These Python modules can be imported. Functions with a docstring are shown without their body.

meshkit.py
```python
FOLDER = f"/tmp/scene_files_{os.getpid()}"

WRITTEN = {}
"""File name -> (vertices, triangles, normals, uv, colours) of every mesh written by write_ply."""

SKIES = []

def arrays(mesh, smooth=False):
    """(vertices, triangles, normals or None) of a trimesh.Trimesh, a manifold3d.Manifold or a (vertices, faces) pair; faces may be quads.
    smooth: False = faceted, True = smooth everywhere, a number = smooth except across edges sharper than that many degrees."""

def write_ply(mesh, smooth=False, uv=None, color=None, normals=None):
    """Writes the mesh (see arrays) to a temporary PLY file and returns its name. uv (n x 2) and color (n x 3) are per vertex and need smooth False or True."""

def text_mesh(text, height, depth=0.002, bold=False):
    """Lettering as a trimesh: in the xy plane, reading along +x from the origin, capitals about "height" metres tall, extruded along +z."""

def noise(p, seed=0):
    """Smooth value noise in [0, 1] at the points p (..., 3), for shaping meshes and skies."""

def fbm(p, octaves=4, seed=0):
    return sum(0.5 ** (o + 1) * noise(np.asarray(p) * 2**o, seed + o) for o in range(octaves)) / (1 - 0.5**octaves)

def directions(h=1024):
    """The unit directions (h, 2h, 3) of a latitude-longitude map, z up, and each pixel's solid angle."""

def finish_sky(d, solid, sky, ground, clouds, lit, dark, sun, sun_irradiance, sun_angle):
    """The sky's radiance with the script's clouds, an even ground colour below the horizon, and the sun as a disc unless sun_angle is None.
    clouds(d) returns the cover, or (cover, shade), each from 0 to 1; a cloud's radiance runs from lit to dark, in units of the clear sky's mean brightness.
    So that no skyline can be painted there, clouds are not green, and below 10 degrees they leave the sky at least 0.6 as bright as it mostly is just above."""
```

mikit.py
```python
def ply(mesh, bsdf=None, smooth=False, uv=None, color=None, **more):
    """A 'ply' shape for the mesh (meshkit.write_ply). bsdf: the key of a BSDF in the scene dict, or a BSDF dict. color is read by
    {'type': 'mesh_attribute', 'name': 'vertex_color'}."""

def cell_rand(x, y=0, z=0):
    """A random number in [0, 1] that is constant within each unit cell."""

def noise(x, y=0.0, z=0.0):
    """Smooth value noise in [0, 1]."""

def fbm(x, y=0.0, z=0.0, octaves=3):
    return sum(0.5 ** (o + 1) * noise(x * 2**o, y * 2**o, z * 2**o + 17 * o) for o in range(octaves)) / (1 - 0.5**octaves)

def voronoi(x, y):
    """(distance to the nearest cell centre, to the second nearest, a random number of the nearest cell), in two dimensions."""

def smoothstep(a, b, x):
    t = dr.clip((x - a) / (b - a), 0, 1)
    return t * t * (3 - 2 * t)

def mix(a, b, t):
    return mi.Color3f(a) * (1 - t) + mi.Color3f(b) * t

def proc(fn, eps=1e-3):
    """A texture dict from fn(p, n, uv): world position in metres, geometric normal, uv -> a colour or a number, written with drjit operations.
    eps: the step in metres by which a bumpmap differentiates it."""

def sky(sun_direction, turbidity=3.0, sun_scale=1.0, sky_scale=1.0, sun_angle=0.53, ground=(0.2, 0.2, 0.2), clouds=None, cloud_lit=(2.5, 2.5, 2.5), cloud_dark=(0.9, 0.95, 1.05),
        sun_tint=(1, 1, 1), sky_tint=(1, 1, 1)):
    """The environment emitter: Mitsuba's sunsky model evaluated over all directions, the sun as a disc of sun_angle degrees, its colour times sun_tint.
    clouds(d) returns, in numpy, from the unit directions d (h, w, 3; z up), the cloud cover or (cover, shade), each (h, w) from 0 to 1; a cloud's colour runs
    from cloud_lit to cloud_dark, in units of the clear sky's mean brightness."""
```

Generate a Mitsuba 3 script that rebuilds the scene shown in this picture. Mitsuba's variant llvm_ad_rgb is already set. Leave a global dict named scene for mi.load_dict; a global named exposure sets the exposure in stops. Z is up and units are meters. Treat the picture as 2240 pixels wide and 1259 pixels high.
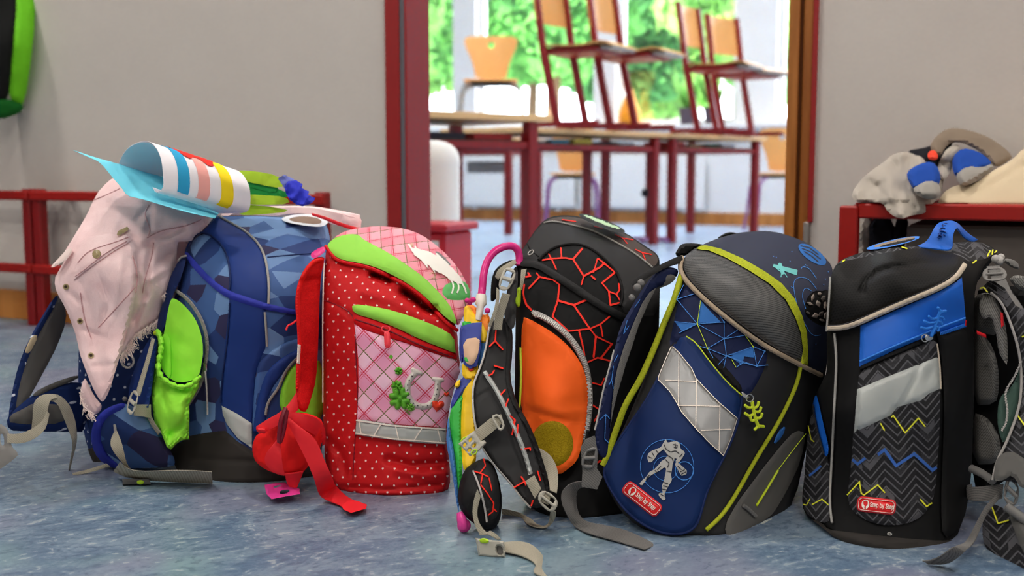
import math, random, numpy as np, trimesh, mitsuba as mi, drjit as dr, mikit, meshkit
import shapely
from shapely.geometry import Polygon, LineString, Point, MultiPolygon
from shapely.ops import unary_union
from scipy.spatial import Delaunay
from scipy.interpolate import RBFInterpolator, PchipInterpolator, CubicSpline
random.seed(7); rng = np.random.default_rng(7)
T = mi.ScalarTransform4f
scene, labels = {}, {}

# ---------------------------------------------------------------- camera, sky, lamps, exposure
F, CX, CY, H = 2400.0, 1120.0, 629.5, 0.49          # focal length in pixels of the 2240 x 1259 frame, camera height
PITCH = math.radians(6.2)
CAM = np.array([0, 0, H])
scene['camera'] = {'type': 'thinlens', 'fov': math.degrees(2 * math.atan(1120 / F)), 'fov_axis': 'x', 'aperture_radius': 0.0045,
    'focus_distance': 1.56, 'near_clip': 0.05, 'far_clip': 400.0,
    'to_world': T().look_at(origin=[0, 0, H], target=[0, math.cos(PITCH), H - math.sin(PITCH)], up=[0, 0, 1])}
exposure = 0.0
scene['sky'] = mikit.sky(sun_direction=(-0.45, -0.6, 0.9), turbidity=3.5, sun_scale=18.0, sky_scale=56.0, sun_tint=(1, .97, .9),
    clouds=lambda d: (0.55 + 0 * d[..., 0], 0.0), cloud_lit=(2.2, 2.2, 2.2))
TAN = 0.48
TH = math.atan(TAN)
WT = np.array([math.cos(TH), -math.sin(TH), 0])       # along the corridor wall, to the right
WN = np.array([math.sin(TH), math.cos(TH), 0])        # through the wall, into the classroom
W0 = np.array([0, 2.80, 0])                           # a point of the corridor wall
def wp(s, n, z): return W0 + WT * s + WN * n + np.array([0, 0, z])
CORRIDOR_LAMPS = [(-2.3, -.85), (.25, -.5), (2.4, -.4), (-.75, -2.35), (1.75, -2.35)]   # (along, in front of the wall), on the ceiling, out of view
LAMP_RGB, FILL_RGB, ROOM_RGB = (54, 51, 47.5), (31, 29.5, 27.2), (34, 35, 36.5)
LAMP_SHARE = (1.2, 1.1, .95, .85, .85)

# ---------------------------------------------------------------- helpers
def lin(c): return [float(v) for v in ((np.array(c) / 255) ** 2.2)]
def rgb(c): return {'type': 'rgb', 'value': lin(c)}
def mat(name, c, rough=0.75, **k):
    scene[name] = {'type': 'twosided', 'bsdf': {'type': 'principled', 'base_color': rgb(c) if isinstance(c, (tuple, list)) else c, 'roughness': rough, 'specular': k.pop('spec', 0.2 if rough >= .6 else 0.35), **k}}
    return name
def col(c): return mi.Color3f(*lin(c))
def ray(q):
    q = np.atleast_2d(np.asarray(q, float)); x, y = (q[:, 0] - CX) / F, (CY - q[:, 1]) / F
    d = np.stack([x, math.cos(PITCH) + y * math.sin(PITCH), -math.sin(PITCH) + y * math.cos(PITCH)], 1)
    return d / d[:, 1:2]
def at(px, py, Y): return CAM + ray((px, py))[0] * Y
def ats(q): q = np.asarray(q, float); return CAM + ray(q[:, :2]) * q[:, 2:3]
def fy(py, h=0.0): return float((H - h) / -ray((CX, py))[0, 2])                # depth of the floor (or of height h) in the row py
def fl(px, py, h=0.002): return (px, py, fy(py, h))
class Surf:
    """A surface seen from the camera: depth over the frame, through points (px, py, depth in m), with cloth noise and creases."""
    def __init__(s, pts, noise=0.0, nsize=60.0, creases=(), seed=0):
        p = np.asarray(pts, float).reshape(-1, 3); s.noise, s.ns, s.cr, s.seed = noise, nsize, creases, seed
        if len(p) < 3: s.f = lambda q: np.full(len(q), p[:, 2].mean())
        elif len(p) < 5:
            A = np.c_[p[:, :2], np.ones(len(p))]; c = np.linalg.lstsq(A, p[:, 2], rcond=None)[0]; s.f = lambda q: q @ c[:2] + c[2]
        else: s.f = RBFInterpolator(p[:, :2] / 100, p[:, 2], kernel='thin_plate_spline', smoothing=0.0); s.f = (lambda g: lambda q: g(q / 100))(s.f)
        s.creases = [(LineString(l), w, d) for l, w, d in creases]
    def Y(s, q):
        q = np.atleast_2d(np.asarray(q, float)); y = s.f(q)
        if s.noise: y = y + s.noise * 2 * (meshkit.fbm(np.c_[q / s.ns, np.full(len(q), s.seed * 9.7)], 2, s.seed) - 0.5)
        for l, w, d in s.creases: y = y + d * np.exp(-(shapely.distance(l, shapely.points(q)) / w) ** 2)
        return y
    def lift(s, q, off=0.0):
        q = np.atleast_2d(np.asarray(q, float)); return CAM + ray(q) * (s.Y(q) - off)[:, None]
class Over(Surf):
    """The face of a padded piece that lies on S: prints and badges sit on it."""
    def __init__(s, S, p, off, rnd=4, bulge=0.0, smooth=1):
        s.S, s.g, s.o, s.r, s.b = S, poly(p, smooth), off, rnd, bulge
        q = tri_px(polys(s.g)[0], 12); s.m = q[2].max()
    def Y(s, q):
        q = np.atleast_2d(np.asarray(q, float)); P = shapely.points(q); d = shapely.distance(s.g.boundary, P) * shapely.contains_xy(s.g, q[:, 0], q[:, 1])
        e = min(s.o, .0035); return s.S.Y(q) - (s.o - e) - e * np.sqrt(1 - (1 - np.clip(d / s.r, 0, 1)) ** 2) - s.b * np.sin(np.clip(d / s.m, 0, 1) * math.pi / 2)
def ch(p, n=2, closed=True):
    """Corner cutting."""
    p = np.asarray(p, float)
    for _ in range(n):
        a, b = p, np.roll(p, -1, 0)
        if closed: p = np.stack([a * .75 + b * .25, a * .25 + b * .75], 1).reshape(-1, p.shape[1])
        else: p = np.vstack([p[:1], np.stack([a * .75 + b * .25, a * .25 + b * .75], 1)[:-1].reshape(-1, p.shape[1]), p[-1:]])
    return p
def cr(p, n=24):
    """A smooth curve through the points."""
    p = np.asarray(p, float)
    if len(p) == 2: return p[0] + (p[1] - p[0]) * np.linspace(0, 1, n)[:, None]
    t = np.r_[0, np.cumsum(np.linalg.norm(np.diff(p, axis=0), axis=1) ** .75 + 1e-6)]
    return PchipInterpolator(t, p)(np.linspace(0, t[-1], n)) if len(p) < 3 else CubicSpline(t, p, bc_type='natural')(np.linspace(0, t[-1], n))
def poly(p, smooth=1):
    g = p if hasattr(p, 'geom_type') else Polygon(ch(p, smooth) if smooth else p)
    return g if g.is_valid else g.buffer(0)
def line(p, w, cap='flat', n=0): return LineString(cr(p, n) if n else p).buffer(w / 2, cap_style=cap, join_style='round')
def polys(g): return [x for x in getattr(g, 'geoms', [g]) if x.geom_type == 'Polygon' and x.area > 0.5]
def tri_px(g, h):
    """Triangles of a polygon of the frame: (points, triangles facing the camera, distance to the outline, outline loops)."""
    loops, pts = [], []
    for r in [g.exterior, *g.interiors]:
        n = max(8, int(r.length / h)); c = np.asarray(r.coords)[:-1]
        q = np.array([r.interpolate(t * r.length / n).coords[0] for t in range(n)])
        if len(c) < n * .6 and len(c) < 60:
            d = [r.project(Point(x)) for x in c]; k = np.round(np.array(d) / r.length * n).astype(int) % n
            for i, x in zip(k, c): q[i] = x
        loops.append((sum(map(len, pts)), len(q))); pts.append(q)
    x0, y0, x1, y1 = g.bounds; inner = g.buffer(-h * .55)
    X, Yg = np.meshgrid(np.arange(x0, x1, h), np.arange(y0, y1, h * .87)); X = X + (np.arange(len(X)) % 2)[:, None] * h / 2
    q = np.c_[X.ravel(), Yg.ravel()]
    if len(q) and not inner.is_empty: pts.append(q[shapely.contains_xy(inner, q[:, 0], q[:, 1])])
    p = np.vstack(pts); t = Delaunay(p).simplices; c = p[t].mean(1)
    t = t[shapely.contains_xy(g.buffer(.05), c[:, 0], c[:, 1])]
    a = np.cross(p[t[:, 1]] - p[t[:, 0]], p[t[:, 2]] - p[t[:, 0]]); t = t[np.abs(a) > 1e-9]; a = a[np.abs(a) > 1e-9]
    t[a > 0] = t[a > 0][:, ::-1]
    return p, t, shapely.distance(g.boundary, shapely.points(p)), loops
def fine(g, h): return min(h, max(2.2, 2 * g.area / g.length * .42))            # smaller triangles in narrow pieces
def cat(ms):
    ms = [m for m in ms if m is not None]; v, f, n = [], [], 0
    for m in ms:
        a, b = (m.vertices, m.faces) if hasattr(m, 'vertices') else m
        v.append(np.asarray(a)); f.append(np.asarray(b) + n); n += len(a)
    return np.vstack(v), np.vstack(f)
def walls(loops, n1, n2):
    out = []
    for s, k in loops:
        i = np.arange(k); j = (i + 1) % k
        out += [np.stack([n1 + s + i, n2 + s + i, n2 + s + j], 1), np.stack([n1 + s + i, n2 + s + j, n1 + s + j], 1)]
    return np.vstack(out)
def patch(S, p, off=.004, th=.01, rnd=4, bulge=0, h=7, smooth=1, fn=None):
    """A piece of cloth or plastic lying on S: off = how far its face stands out, th = how deep its rim reaches in."""
    out = []
    for g in polys(poly(p, smooth)):
        q, t, d, loops = tri_px(g, fine(g, h)); m = max(d.max(), 1e-6)
        e = min(off, .0035) if off > 0 else 0; o = off - e + e * np.sqrt(1 - (1 - np.clip(d / max(rnd, .1), 0, 1)) ** 2) if rnd else np.full(len(q), off)
        if bulge: o = o + bulge * np.sin(np.clip(d / m, 0, 1) * math.pi / 2)
        if fn is not None: o = o + fn(q, d)
        k = sum(x[1] for x in loops); top, rim = S.lift(q, o), S.lift(q[:k], off - max(th, off + .003))
        out.append((np.vstack([top, rim]), np.vstack([t, walls(loops, 0, len(q))])))
    return cat(out)
def body(S, p, thick, rnd=25, rad=.02, shrink=.1, h=7.5, off=0, smooth=1, fn=None):
    """A closed, rounded body: its near side is S inside the outline p, its far side lies "thick" behind."""
    out = []
    for g in polys(poly(p, smooth)):
        q, t, d, loops = tri_px(g, fine(g, h)); n = len(q)
        o = off - rad * (1 - np.sqrt(1 - (1 - np.clip(d / rnd, 0, 1)) ** 2))
        if fn is not None: o = o + fn(q, d)
        c = np.array(g.centroid.coords[0]); qs = c + (q - c) * (1 - shrink)
        qm = c + (q - c) * (1 - shrink * .25)
        mid = CAM + ray(qm) * (S.Y(q) - off + rad + thick * .35)[:, None]
        back = CAM + ray(qs) * (S.Y(q) - off + rad + thick)[:, None]
        f = [t, t[:, ::-1] + 2 * n, walls(loops, 0, n), walls(loops, n, 2 * n)]
        out.append((np.vstack([S.lift(q, o), mid, back]), np.vstack(f)))
    v, f = cat(out); used = np.unique(f); m = np.full(len(v), -1); m[used] = np.arange(len(used))
    return v[used], m[f]
def tube(P, r, sides=8, caps=True):
    P = np.asarray(P, float); r = np.broadcast_to(r, len(P)); t = np.gradient(P, axis=0); t /= np.linalg.norm(t, axis=1, keepdims=True) + 1e-12
    a = np.cross(t[0], [0, 0, 1.0] if abs(t[0, 2]) < .9 else [1.0, 0, 0]); a /= np.linalg.norm(a); A = []
    for k in t:
        a = a - k * (a @ k); a /= np.linalg.norm(a) + 1e-12; A.append(a)
    A = np.array(A); B = np.cross(t, A); g = np.arange(sides) * 2 * math.pi / sides
    v = (P[:, None] + r[:, None, None] * (np.cos(g)[None, :, None] * A[:, None] + np.sin(g)[None, :, None] * B[:, None])).reshape(-1, 3)
    i, j = np.meshgrid(np.arange(len(P) - 1), np.arange(sides), indexing='ij'); j2 = (j + 1) % sides
    f = np.vstack([np.stack([i * sides + j, i * sides + j2, (i + 1) * sides + j2], -1).reshape(-1, 3), np.stack([i * sides + j, (i + 1) * sides + j2, (i + 1) * sides + j], -1).reshape(-1, 3)])
    if caps:
        n = len(v); v = np.vstack([v, P[:1], P[-1:]]); k = np.arange(sides); e = (len(P) - 1) * sides
        f = np.vstack([f, np.stack([np.full(sides, n), (k + 1) % sides, k], 1), np.stack([np.full(sides, n + 1), e + k, e + (k + 1) % sides], 1)])
    return v, f
def cord(S, p, r_px, off=0.0, n=40, sides=7, smooth=True):
    q = cr(p, n) if smooth else np.asarray(p, float); P = S.lift(q, off); return tube(P, r_px * float(S.Y(q).mean()) / F, sides)
def wire(p, r, n=40, sides=7): return tube(cr(ats(p), n), r, sides)             # p: (px, py, depth)
def band(L, R, th=.0022, n=28, m=4, bulge=0.0, wav=0.0):
    """A strap between two edges given as (px, py, depth)."""
    a, b = cr(ats(L), n), cr(ats(R), n); u = np.linspace(0, 1, m + 1)
    P = a[:, None] * (1 - u)[None, :, None] + b[:, None] * u[None, :, None]
    return slab(P, th, bulge * np.sin(u * math.pi)[None, :] + 0 * P[..., 0], wav)
def slab(P, th, push=None, wav=0.0):
    n, m = P.shape[:2]; du, dv = np.gradient(P, axis=0), np.gradient(P, axis=1)
    N = np.cross(du, dv); N /= np.linalg.norm(N, axis=-1, keepdims=True) + 1e-12
    s = np.sign((N * (CAM - P)).sum(-1).sum()) or 1; N = N * s
    if push is not None: P = P + N * push[..., None]
    if wav: P = P + N * (wav * np.sin(np.arange(n) * 1.3)[:, None, None])
    tap = np.ones((n, m)); tap[0] = tap[-1] = .45; tap[:, 0] = tap[:, -1] = .45
    A, B = P + N * (th / 2 * tap)[..., None], P - N * (th / 2 * tap)[..., None]
    idx = np.arange(n * m).reshape(n, m); q = np.stack([idx[:-1, :-1], idx[1:, :-1], idx[1:, 1:], idx[:-1, 1:]], -1).reshape(-1, 4)
    edge = np.r_[idx[0, :-1], idx[:-1, -1], idx[-1, :0:-1], idx[:0:-1, 0]]; nx = np.roll(edge, -1); K = n * m
    quads = np.vstack([q, q[:, ::-1] + K, np.stack([edge, edge + K, nx + K, nx], 1)])
    return np.vstack([A.reshape(-1, 3), B.reshape(-1, 3)]), np.vstack([quads[:, [0, 1, 2]], quads[:, [0, 2, 3]]])
def text_on(S, text, o, ang, height_px, off, th=.0006, bold=True, slant=0.0, sx=.74):
    m = meshkit.text_mesh(text, 1.0, 1.0, bold=bold); v = np.asarray(m.vertices); a = math.radians(ang)
    x, y, z = (v[:, 0] * sx + slant * v[:, 1]) * height_px, v[:, 1] * height_px, v[:, 2]
    q = np.c_[o[0] + x * math.cos(a) + y * math.sin(a), o[1] + x * math.sin(a) - y * math.cos(a)]
    return S.lift(q, off + (z - 1) * th + th), np.asarray(m.faces)
def ell(cx, cy, rx, ry, rot=0, n=28, a0=0, a1=360):
    t = np.radians(np.linspace(a0, a1, n, endpoint=(a1 - a0) < 360)); r = math.radians(rot)
    x, y = rx * np.cos(t), ry * np.sin(t); return np.c_[cx + x * math.cos(r) - y * math.sin(r), cy + x * math.sin(r) + y * math.cos(r)]
def heart(cx, cy, s, rot=0):
    t = np.linspace(0, 2 * math.pi, 26, endpoint=False); x, y = 16 * np.sin(t) ** 3, -(13 * np.cos(t) - 5 * np.cos(2 * t) - 2 * np.cos(3 * t) - np.cos(4 * t))
    r = math.radians(rot); return np.c_[cx + s / 32 * (x * math.cos(r) - y * math.sin(r)), cy + s / 32 * (x * math.sin(r) + y * math.cos(r))]
def box(p, s, R=None, bev=0.0):
    """A chamfered box, centre p, sizes s, axes the rows of R."""
    s = np.asarray(s, float) / 2; b = min(bev, s.min() * .6)
    if b:
        v = []
        for sx in (-1, 1):
            for sy in (-1, 1):
                for sz in (-1, 1):
                    for k in range(3):
                        q = s - b; q = q.copy(); q[k] = s[k]; v.append(q * [sx, sy, sz])
        m = trimesh.convex.convex_hull(np.array(v))
    else: m = trimesh.creation.box(s * 2)
    v = np.asarray(m.vertices); v = v @ (np.asarray(R) if R is not None else np.eye(3)) + np.asarray(p); return v, np.asarray(m.faces)
RW = np.array([WT, WN, [0, 0, 1.0]])
def wbox(s0, s1, n0, n1, z0, z1, bev=0.0): return box(wp((s0 + s1) / 2, (n0 + n1) / 2, (z0 + z1) / 2), (s1 - s0, n1 - n0, z1 - z0), RW, bev)
def bar(a, b, w, d=None, up=(0, 0, 1), bev=.003):
    a, b = np.asarray(a, float), np.asarray(b, float); t = b - a; L = np.linalg.norm(t); t = t / L
    x = np.cross(t, up); x = np.cross(t, [1, 0, 0]) if np.linalg.norm(x) < 1e-3 else x; x /= np.linalg.norm(x); y = np.cross(x, t)
    return box((a + b) / 2, (w, d or w, L), np.array([x, y, t]), bev)
def lathe(prof, c, n=28):
    p = np.asarray(prof, float); a = np.arange(n) * 2 * math.pi / n
    v = np.stack([p[:, None, 0] * np.cos(a), p[:, None, 0] * np.sin(a), np.repeat(p[:, 1:2], n, 1)], -1).reshape(-1, 3) + np.asarray(c)
    i, j = np.meshgrid(np.arange(len(p) - 1), np.arange(n), indexing='ij'); k = (j + 1) % n
    return v, np.vstack([np.stack([i * n + j, i * n + k, (i + 1) * n + k], -1).reshape(-1, 3), np.stack([i * n + j, (i + 1) * n + k, (i + 1) * n + j], -1).reshape(-1, 3)])
def ball(c, r, n=2, s=(1, 1, 1)): m = trimesh.creation.icosphere(n, r); return np.asarray(m.vertices) * s + np.asarray(c), np.asarray(m.faces)
used = {}
def fresh(name):
    k = used.get(name, 0); used[name] = k + 1; return name if k == 0 else f'{name}_{k:03d}'
def thing(name, label, category, group=None):
    key = fresh(name); labels[key] = {'label': label, 'category': category}
    if group: labels[key]['group'] = group
    return key
def part(parent, name, mesh, m, smooth=38, label=None, kind=None):
    key = fresh(parent + '__' + name); scene[key] = mikit.ply(mesh, m, smooth=smooth)
    if label or kind: labels[key] = {k: v for k, v in (('label', label), ('kind', kind)) if v}
    return key
def prints(t, name, S, g, off, th, m, label=None, h=5):
    """Flat print or rubber lines: each large piece a part of its own, the specks joined."""
    big = [x for x in polys(g) if max(x.bounds[2] - x.bounds[0], x.bounds[3] - x.bounds[1]) > 13]; small = [x for x in polys(g) if x not in big]; k = None
    for x in big: k = part(t, name, patch(S, x, off, th, 0, h=h, smooth=0), m, False, label)
    if small: part(t, name + '_specks', cat([patch(S, x, off, th, 0, h=h, smooth=0) for x in small]), m, False, kind='stuff')
    return k
def single(name, label, category, mesh, m, smooth=38, group=None, kind=None):
    key = thing(name, label, category, group); scene[key] = mikit.ply(mesh, m, smooth=smooth)
    if kind: labels[key]['kind'] = kind
    return key
def struct(name, mesh, m, label, category, smooth=False):
    key = fresh(name)
    if mesh is not None: scene[key] = mikit.ply(mesh, m, smooth=smooth)
    labels[key] = {'label': label, 'category': category, 'kind': 'structure'}; return key
# ---------------------------------------------------------------- materials
def floor_fn(p, n, uv):
    x, y = p.x * .9 + p.y * .44, p.y * .9 - p.x * .44
    a = mikit.fbm(x * 17, y * 24, 1.0, octaves=3); b = mikit.fbm(x * 80 + 7 + 5 * a, y * 125, 3.0, octaves=3); f = mikit.fbm(x * 300, y * 420, 6.0, octaves=2)
    c = mikit.fbm(x * 6.1, y * 6.7, 5.0, octaves=2); g = mikit.fbm(x * 7 + 31, y * 8, 9.0, octaves=2)
    k = mikit.mix(col((78, 98, 121)), col((111, 128, 144)), mikit.smoothstep(.3, .7, a * .45 + b * .35 + f * .2))
    k = mikit.mix(k, col((122, 121, 141)), mikit.smoothstep(.5, .75, c) * .5); k = mikit.mix(k, col((112, 138, 142)), mikit.smoothstep(.52, .75, g) * .45)
    k = mikit.mix(k, col((176, 180, 180)), mikit.smoothstep(.68, .8, b) * .35)
    return mikit.mix(k, col((66, 80, 102)), mikit.smoothstep(.34, .24, b) * .35)
mat('mat_floor', mikit.proc(floor_fn), 0.4, spec=0.5)
mat('mat_class_floor_glare', mikit.proc(lambda p, n, uv: mikit.mix(col((146, 170, 200)), col((174, 194, 216)), mikit.fbm(p.x * 9, p.y * 9, 2.0, octaves=3))), 0.28, spec=.5)  # window glare on the classroom floor is painted in as a paler blue
def plaster_fn(p, n, uv):
    a = mikit.fbm(p.x * 5, p.y * 5, p.z * 5, octaves=3); b = mikit.noise(p.x * 160, p.y * 160, p.z * 160)
    return mikit.mix(col((189, 182, 176)), col((199, 192, 185)), dr.clip(a * .8 + b * .3, 0, 1))
mat('mat_wall', mikit.proc(plaster_fn), 0.9, spec=.2)
mat('mat_white_wall', (236, 236, 234), 0.9, spec=.2)
mat('mat_ceiling', (235, 234, 230), 0.9, spec=.2)
mat('mat_red_frame', (138, 30, 32), 0.45); mat('mat_red_tube', (128, 24, 26), 0.4)
mat('mat_bench_red', (150, 26, 22), 0.42)
mat('mat_seal', (92, 92, 98), 0.6)
def wood_fn(dark, light, s):
    def fn(p, n, uv):
        g = mikit.fbm(p.x * 60 * s + p.y * 40 * s, p.z * 3 * s, p.y * 9, octaves=3)
        return mikit.mix(col(dark), col(light), mikit.smoothstep(.25, .8, g))
    return fn
mat('mat_door_wood', mikit.proc(wood_fn((140, 82, 32), (176, 112, 52), 1.0)), 0.45)
mat('mat_groove', (92, 48, 18), 0.6)
mat('mat_base_wood', mikit.proc(wood_fn((168, 104, 48), (196, 132, 70), .6)), 0.5)
mat('mat_plywood', (226, 178, 120), 0.45); mat('mat_chair_wood', (222, 160, 92), 0.4)
mat('mat_white_paint', (240, 240, 238), 0.5); mat('mat_grey_metal', (150, 146, 142), 0.4, metallic=.6)
mat('mat_bin_white', (236, 230, 218), 0.5); mat('mat_bin_red', (176, 34, 44), 0.4); mat('mat_label', (215, 212, 208), 0.6)
mat('mat_purple', (150, 92, 150), 0.4); mat('mat_black_plastic', (26, 26, 28), 0.5)
mat('mat_dark_panel', (84, 78, 74), 0.8)
def leaf(name, c, t):
    scene[name] = {'type': 'principledthin', 'base_color': rgb(c), 'roughness': .5, 'diff_trans': t, 'spec_trans': 0.0}
leaf('mat_leaf', (110, 178, 98), 1.0); leaf('mat_leaf_light', (146, 200, 112), 1.0); leaf('mat_leaf_dark', (84, 150, 90), 1.0)
mat('mat_bark', (96, 76, 60), .9); mat('mat_outside_ground', (210, 206, 196), .9)
scene['mat_glass'] = {'type': 'thindielectric'}
def axes_uv(p, o, e1, e2):
    d = p - mi.Point3f(*map(float, o)); return dr.dot(d, mi.Vector3f(*map(float, e1))), dr.dot(d, mi.Vector3f(*map(float, e2)))
def ax(deg): a = math.radians(deg); return (math.cos(a), math.sin(a), 0)
# navy cloth with white dots
def dots(bg, fg, step, r, o, e1, e2):
    def fn(p, n, uv):
        u, v = axes_uv(p, o, e1, e2); row = dr.floor(v / step); u = u / step + .5 * (row - 2 * dr.floor(row / 2)); v = v / step
        jx, jy = mikit.cell_rand(dr.floor(u), row, 1) * .3 - .15, mikit.cell_rand(dr.floor(u), row, 2) * .3 - .15
        d = dr.sqrt(dr.square(u - dr.floor(u) - .5 + jx) + dr.square(v - row - .5 + jy)) * step
        return mikit.mix(col(fg), col(bg), mikit.smoothstep(r * .85, r * 1.15, d))
    return fn
mat('mat_dotted', mikit.proc(dots((24, 42, 86), (205, 212, 225), .0195, .0021, (0, 0, 0), (.85, -.53, 0), (0, 0, 1))), .8)
# red cloth with white hearts
def hearts_fn(p, n, uv):
    u, v = axes_uv(p, (0, 0, 0), (1, 0, 0), (0, .25, .97)); sx, sy = .0178, .0118
    row = dr.floor(v / sy); u = u / sx + .5 * (row - 2 * dr.floor(row / 2)); cu = dr.floor(u)
    x = (u - cu - .5 + (mikit.cell_rand(cu, row, 3) - .5) * .18) * sx / .00165; y = (v / sy - row - .5) * sy / .00165
    flip = dr.select(mikit.cell_rand(cu, row, 5) > .7, -1.0, 1.0); y = y * flip
    f = dr.square(x) + dr.square(y - .75 * dr.sqrt(dr.abs(x)))
    return mikit.mix(col((240, 204, 200)), col((188, 30, 34)), mikit.smoothstep(.75, 1.1, f))
mat('mat_red_hearts', mikit.proc(hearts_fn), .6)
# pink plaid
def plaid_fn(ang, step, bg=((228, 152, 184), (242, 196, 216))):
    a = math.radians(ang)
    def fn(p, n, uv):
        x, y = axes_uv(p, (-.1, 0, .2), (1, 0, 0), (0, .2, .98))
        s, t = (x * math.cos(a) + y * math.sin(a)) / step, (-x * math.sin(a) + y * math.cos(a)) / step
        def strip(q, lo, hi): q = q - dr.floor(q); return dr.select((q > lo) & (q < hi), 1.0, 0.0)
        k = mikit.mix(col(bg[0]), col(bg[1]), .5 * strip(s, .1, .5) + .5 * strip(t, .1, .5))
        for q in (s, t): k = mikit.mix(k, col((190, 52, 74)), strip(q, .0, .032)); k = mikit.mix(k, col((110, 98, 62)), strip(q, .5, .53)); k = mikit.mix(k, col((206, 96, 118)), strip(q, .93, .95))
        return k
    return fn
mat('mat_plaid', mikit.proc(plaid_fn(45, .044)), .6); mat('mat_plaid_lid', mikit.proc(plaid_fn(14, .036, ((226, 136, 150), (238, 164, 176)))), .6)
# blue stone print
def stones_fn(p, n, uv):
    u, v = axes_uv(p, (0, 0, 0), (.93, -.36, 0), (0, .35, .93))
    d1, d2, r = mikit.voronoi(u / .034, v / .031)
    k = mikit.mix(col((40, 58, 106)), col((64, 92, 142)), dr.select(r > .34, 1.0, 0.0)); k = mikit.mix(k, col((102, 132, 176)), dr.select(r > .62, 1.0, 0.0))
    return mikit.mix(k, col((50, 48, 80)), dr.select(r > .88, 1.0, 0.0))
mat('mat_stones', mikit.proc(stones_fn), .65)
# black cloth with grey zigzags
def zig_fn(p, n, uv):
    u, v = axes_uv(p, (.45, 0, 0), (.94, -.3, .1), (-.06, .25, .97)); q = u / .0375
    tri = dr.abs(q - dr.floor(q) - .5) * 2; w = (v - tri * .021) / .0108; band_ = dr.floor(w); f = w - band_
    k = mikit.mix(col((30, 30, 32)), col((42, 42, 45)), mikit.noise(u * 900, v * 900))
    g = mikit.cell_rand(band_, dr.floor(q * 2 + .5), 3)
    k = mikit.mix(k, col((84, 84, 88)), dr.select(f < .24, 1.0, 0.0)); k = mikit.mix(k, col((78, 78, 82)), dr.select((g > .88) & (f < .9), 1.0, 0.0))
    h = (u * 700 + v * 300); return mikit.mix(k, col((66, 66, 70)), dr.select((g < .14) & (h - dr.floor(h) < .35), 1.0, 0.0))
mat('mat_zigzag', mikit.proc(zig_fn), .75)
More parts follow.
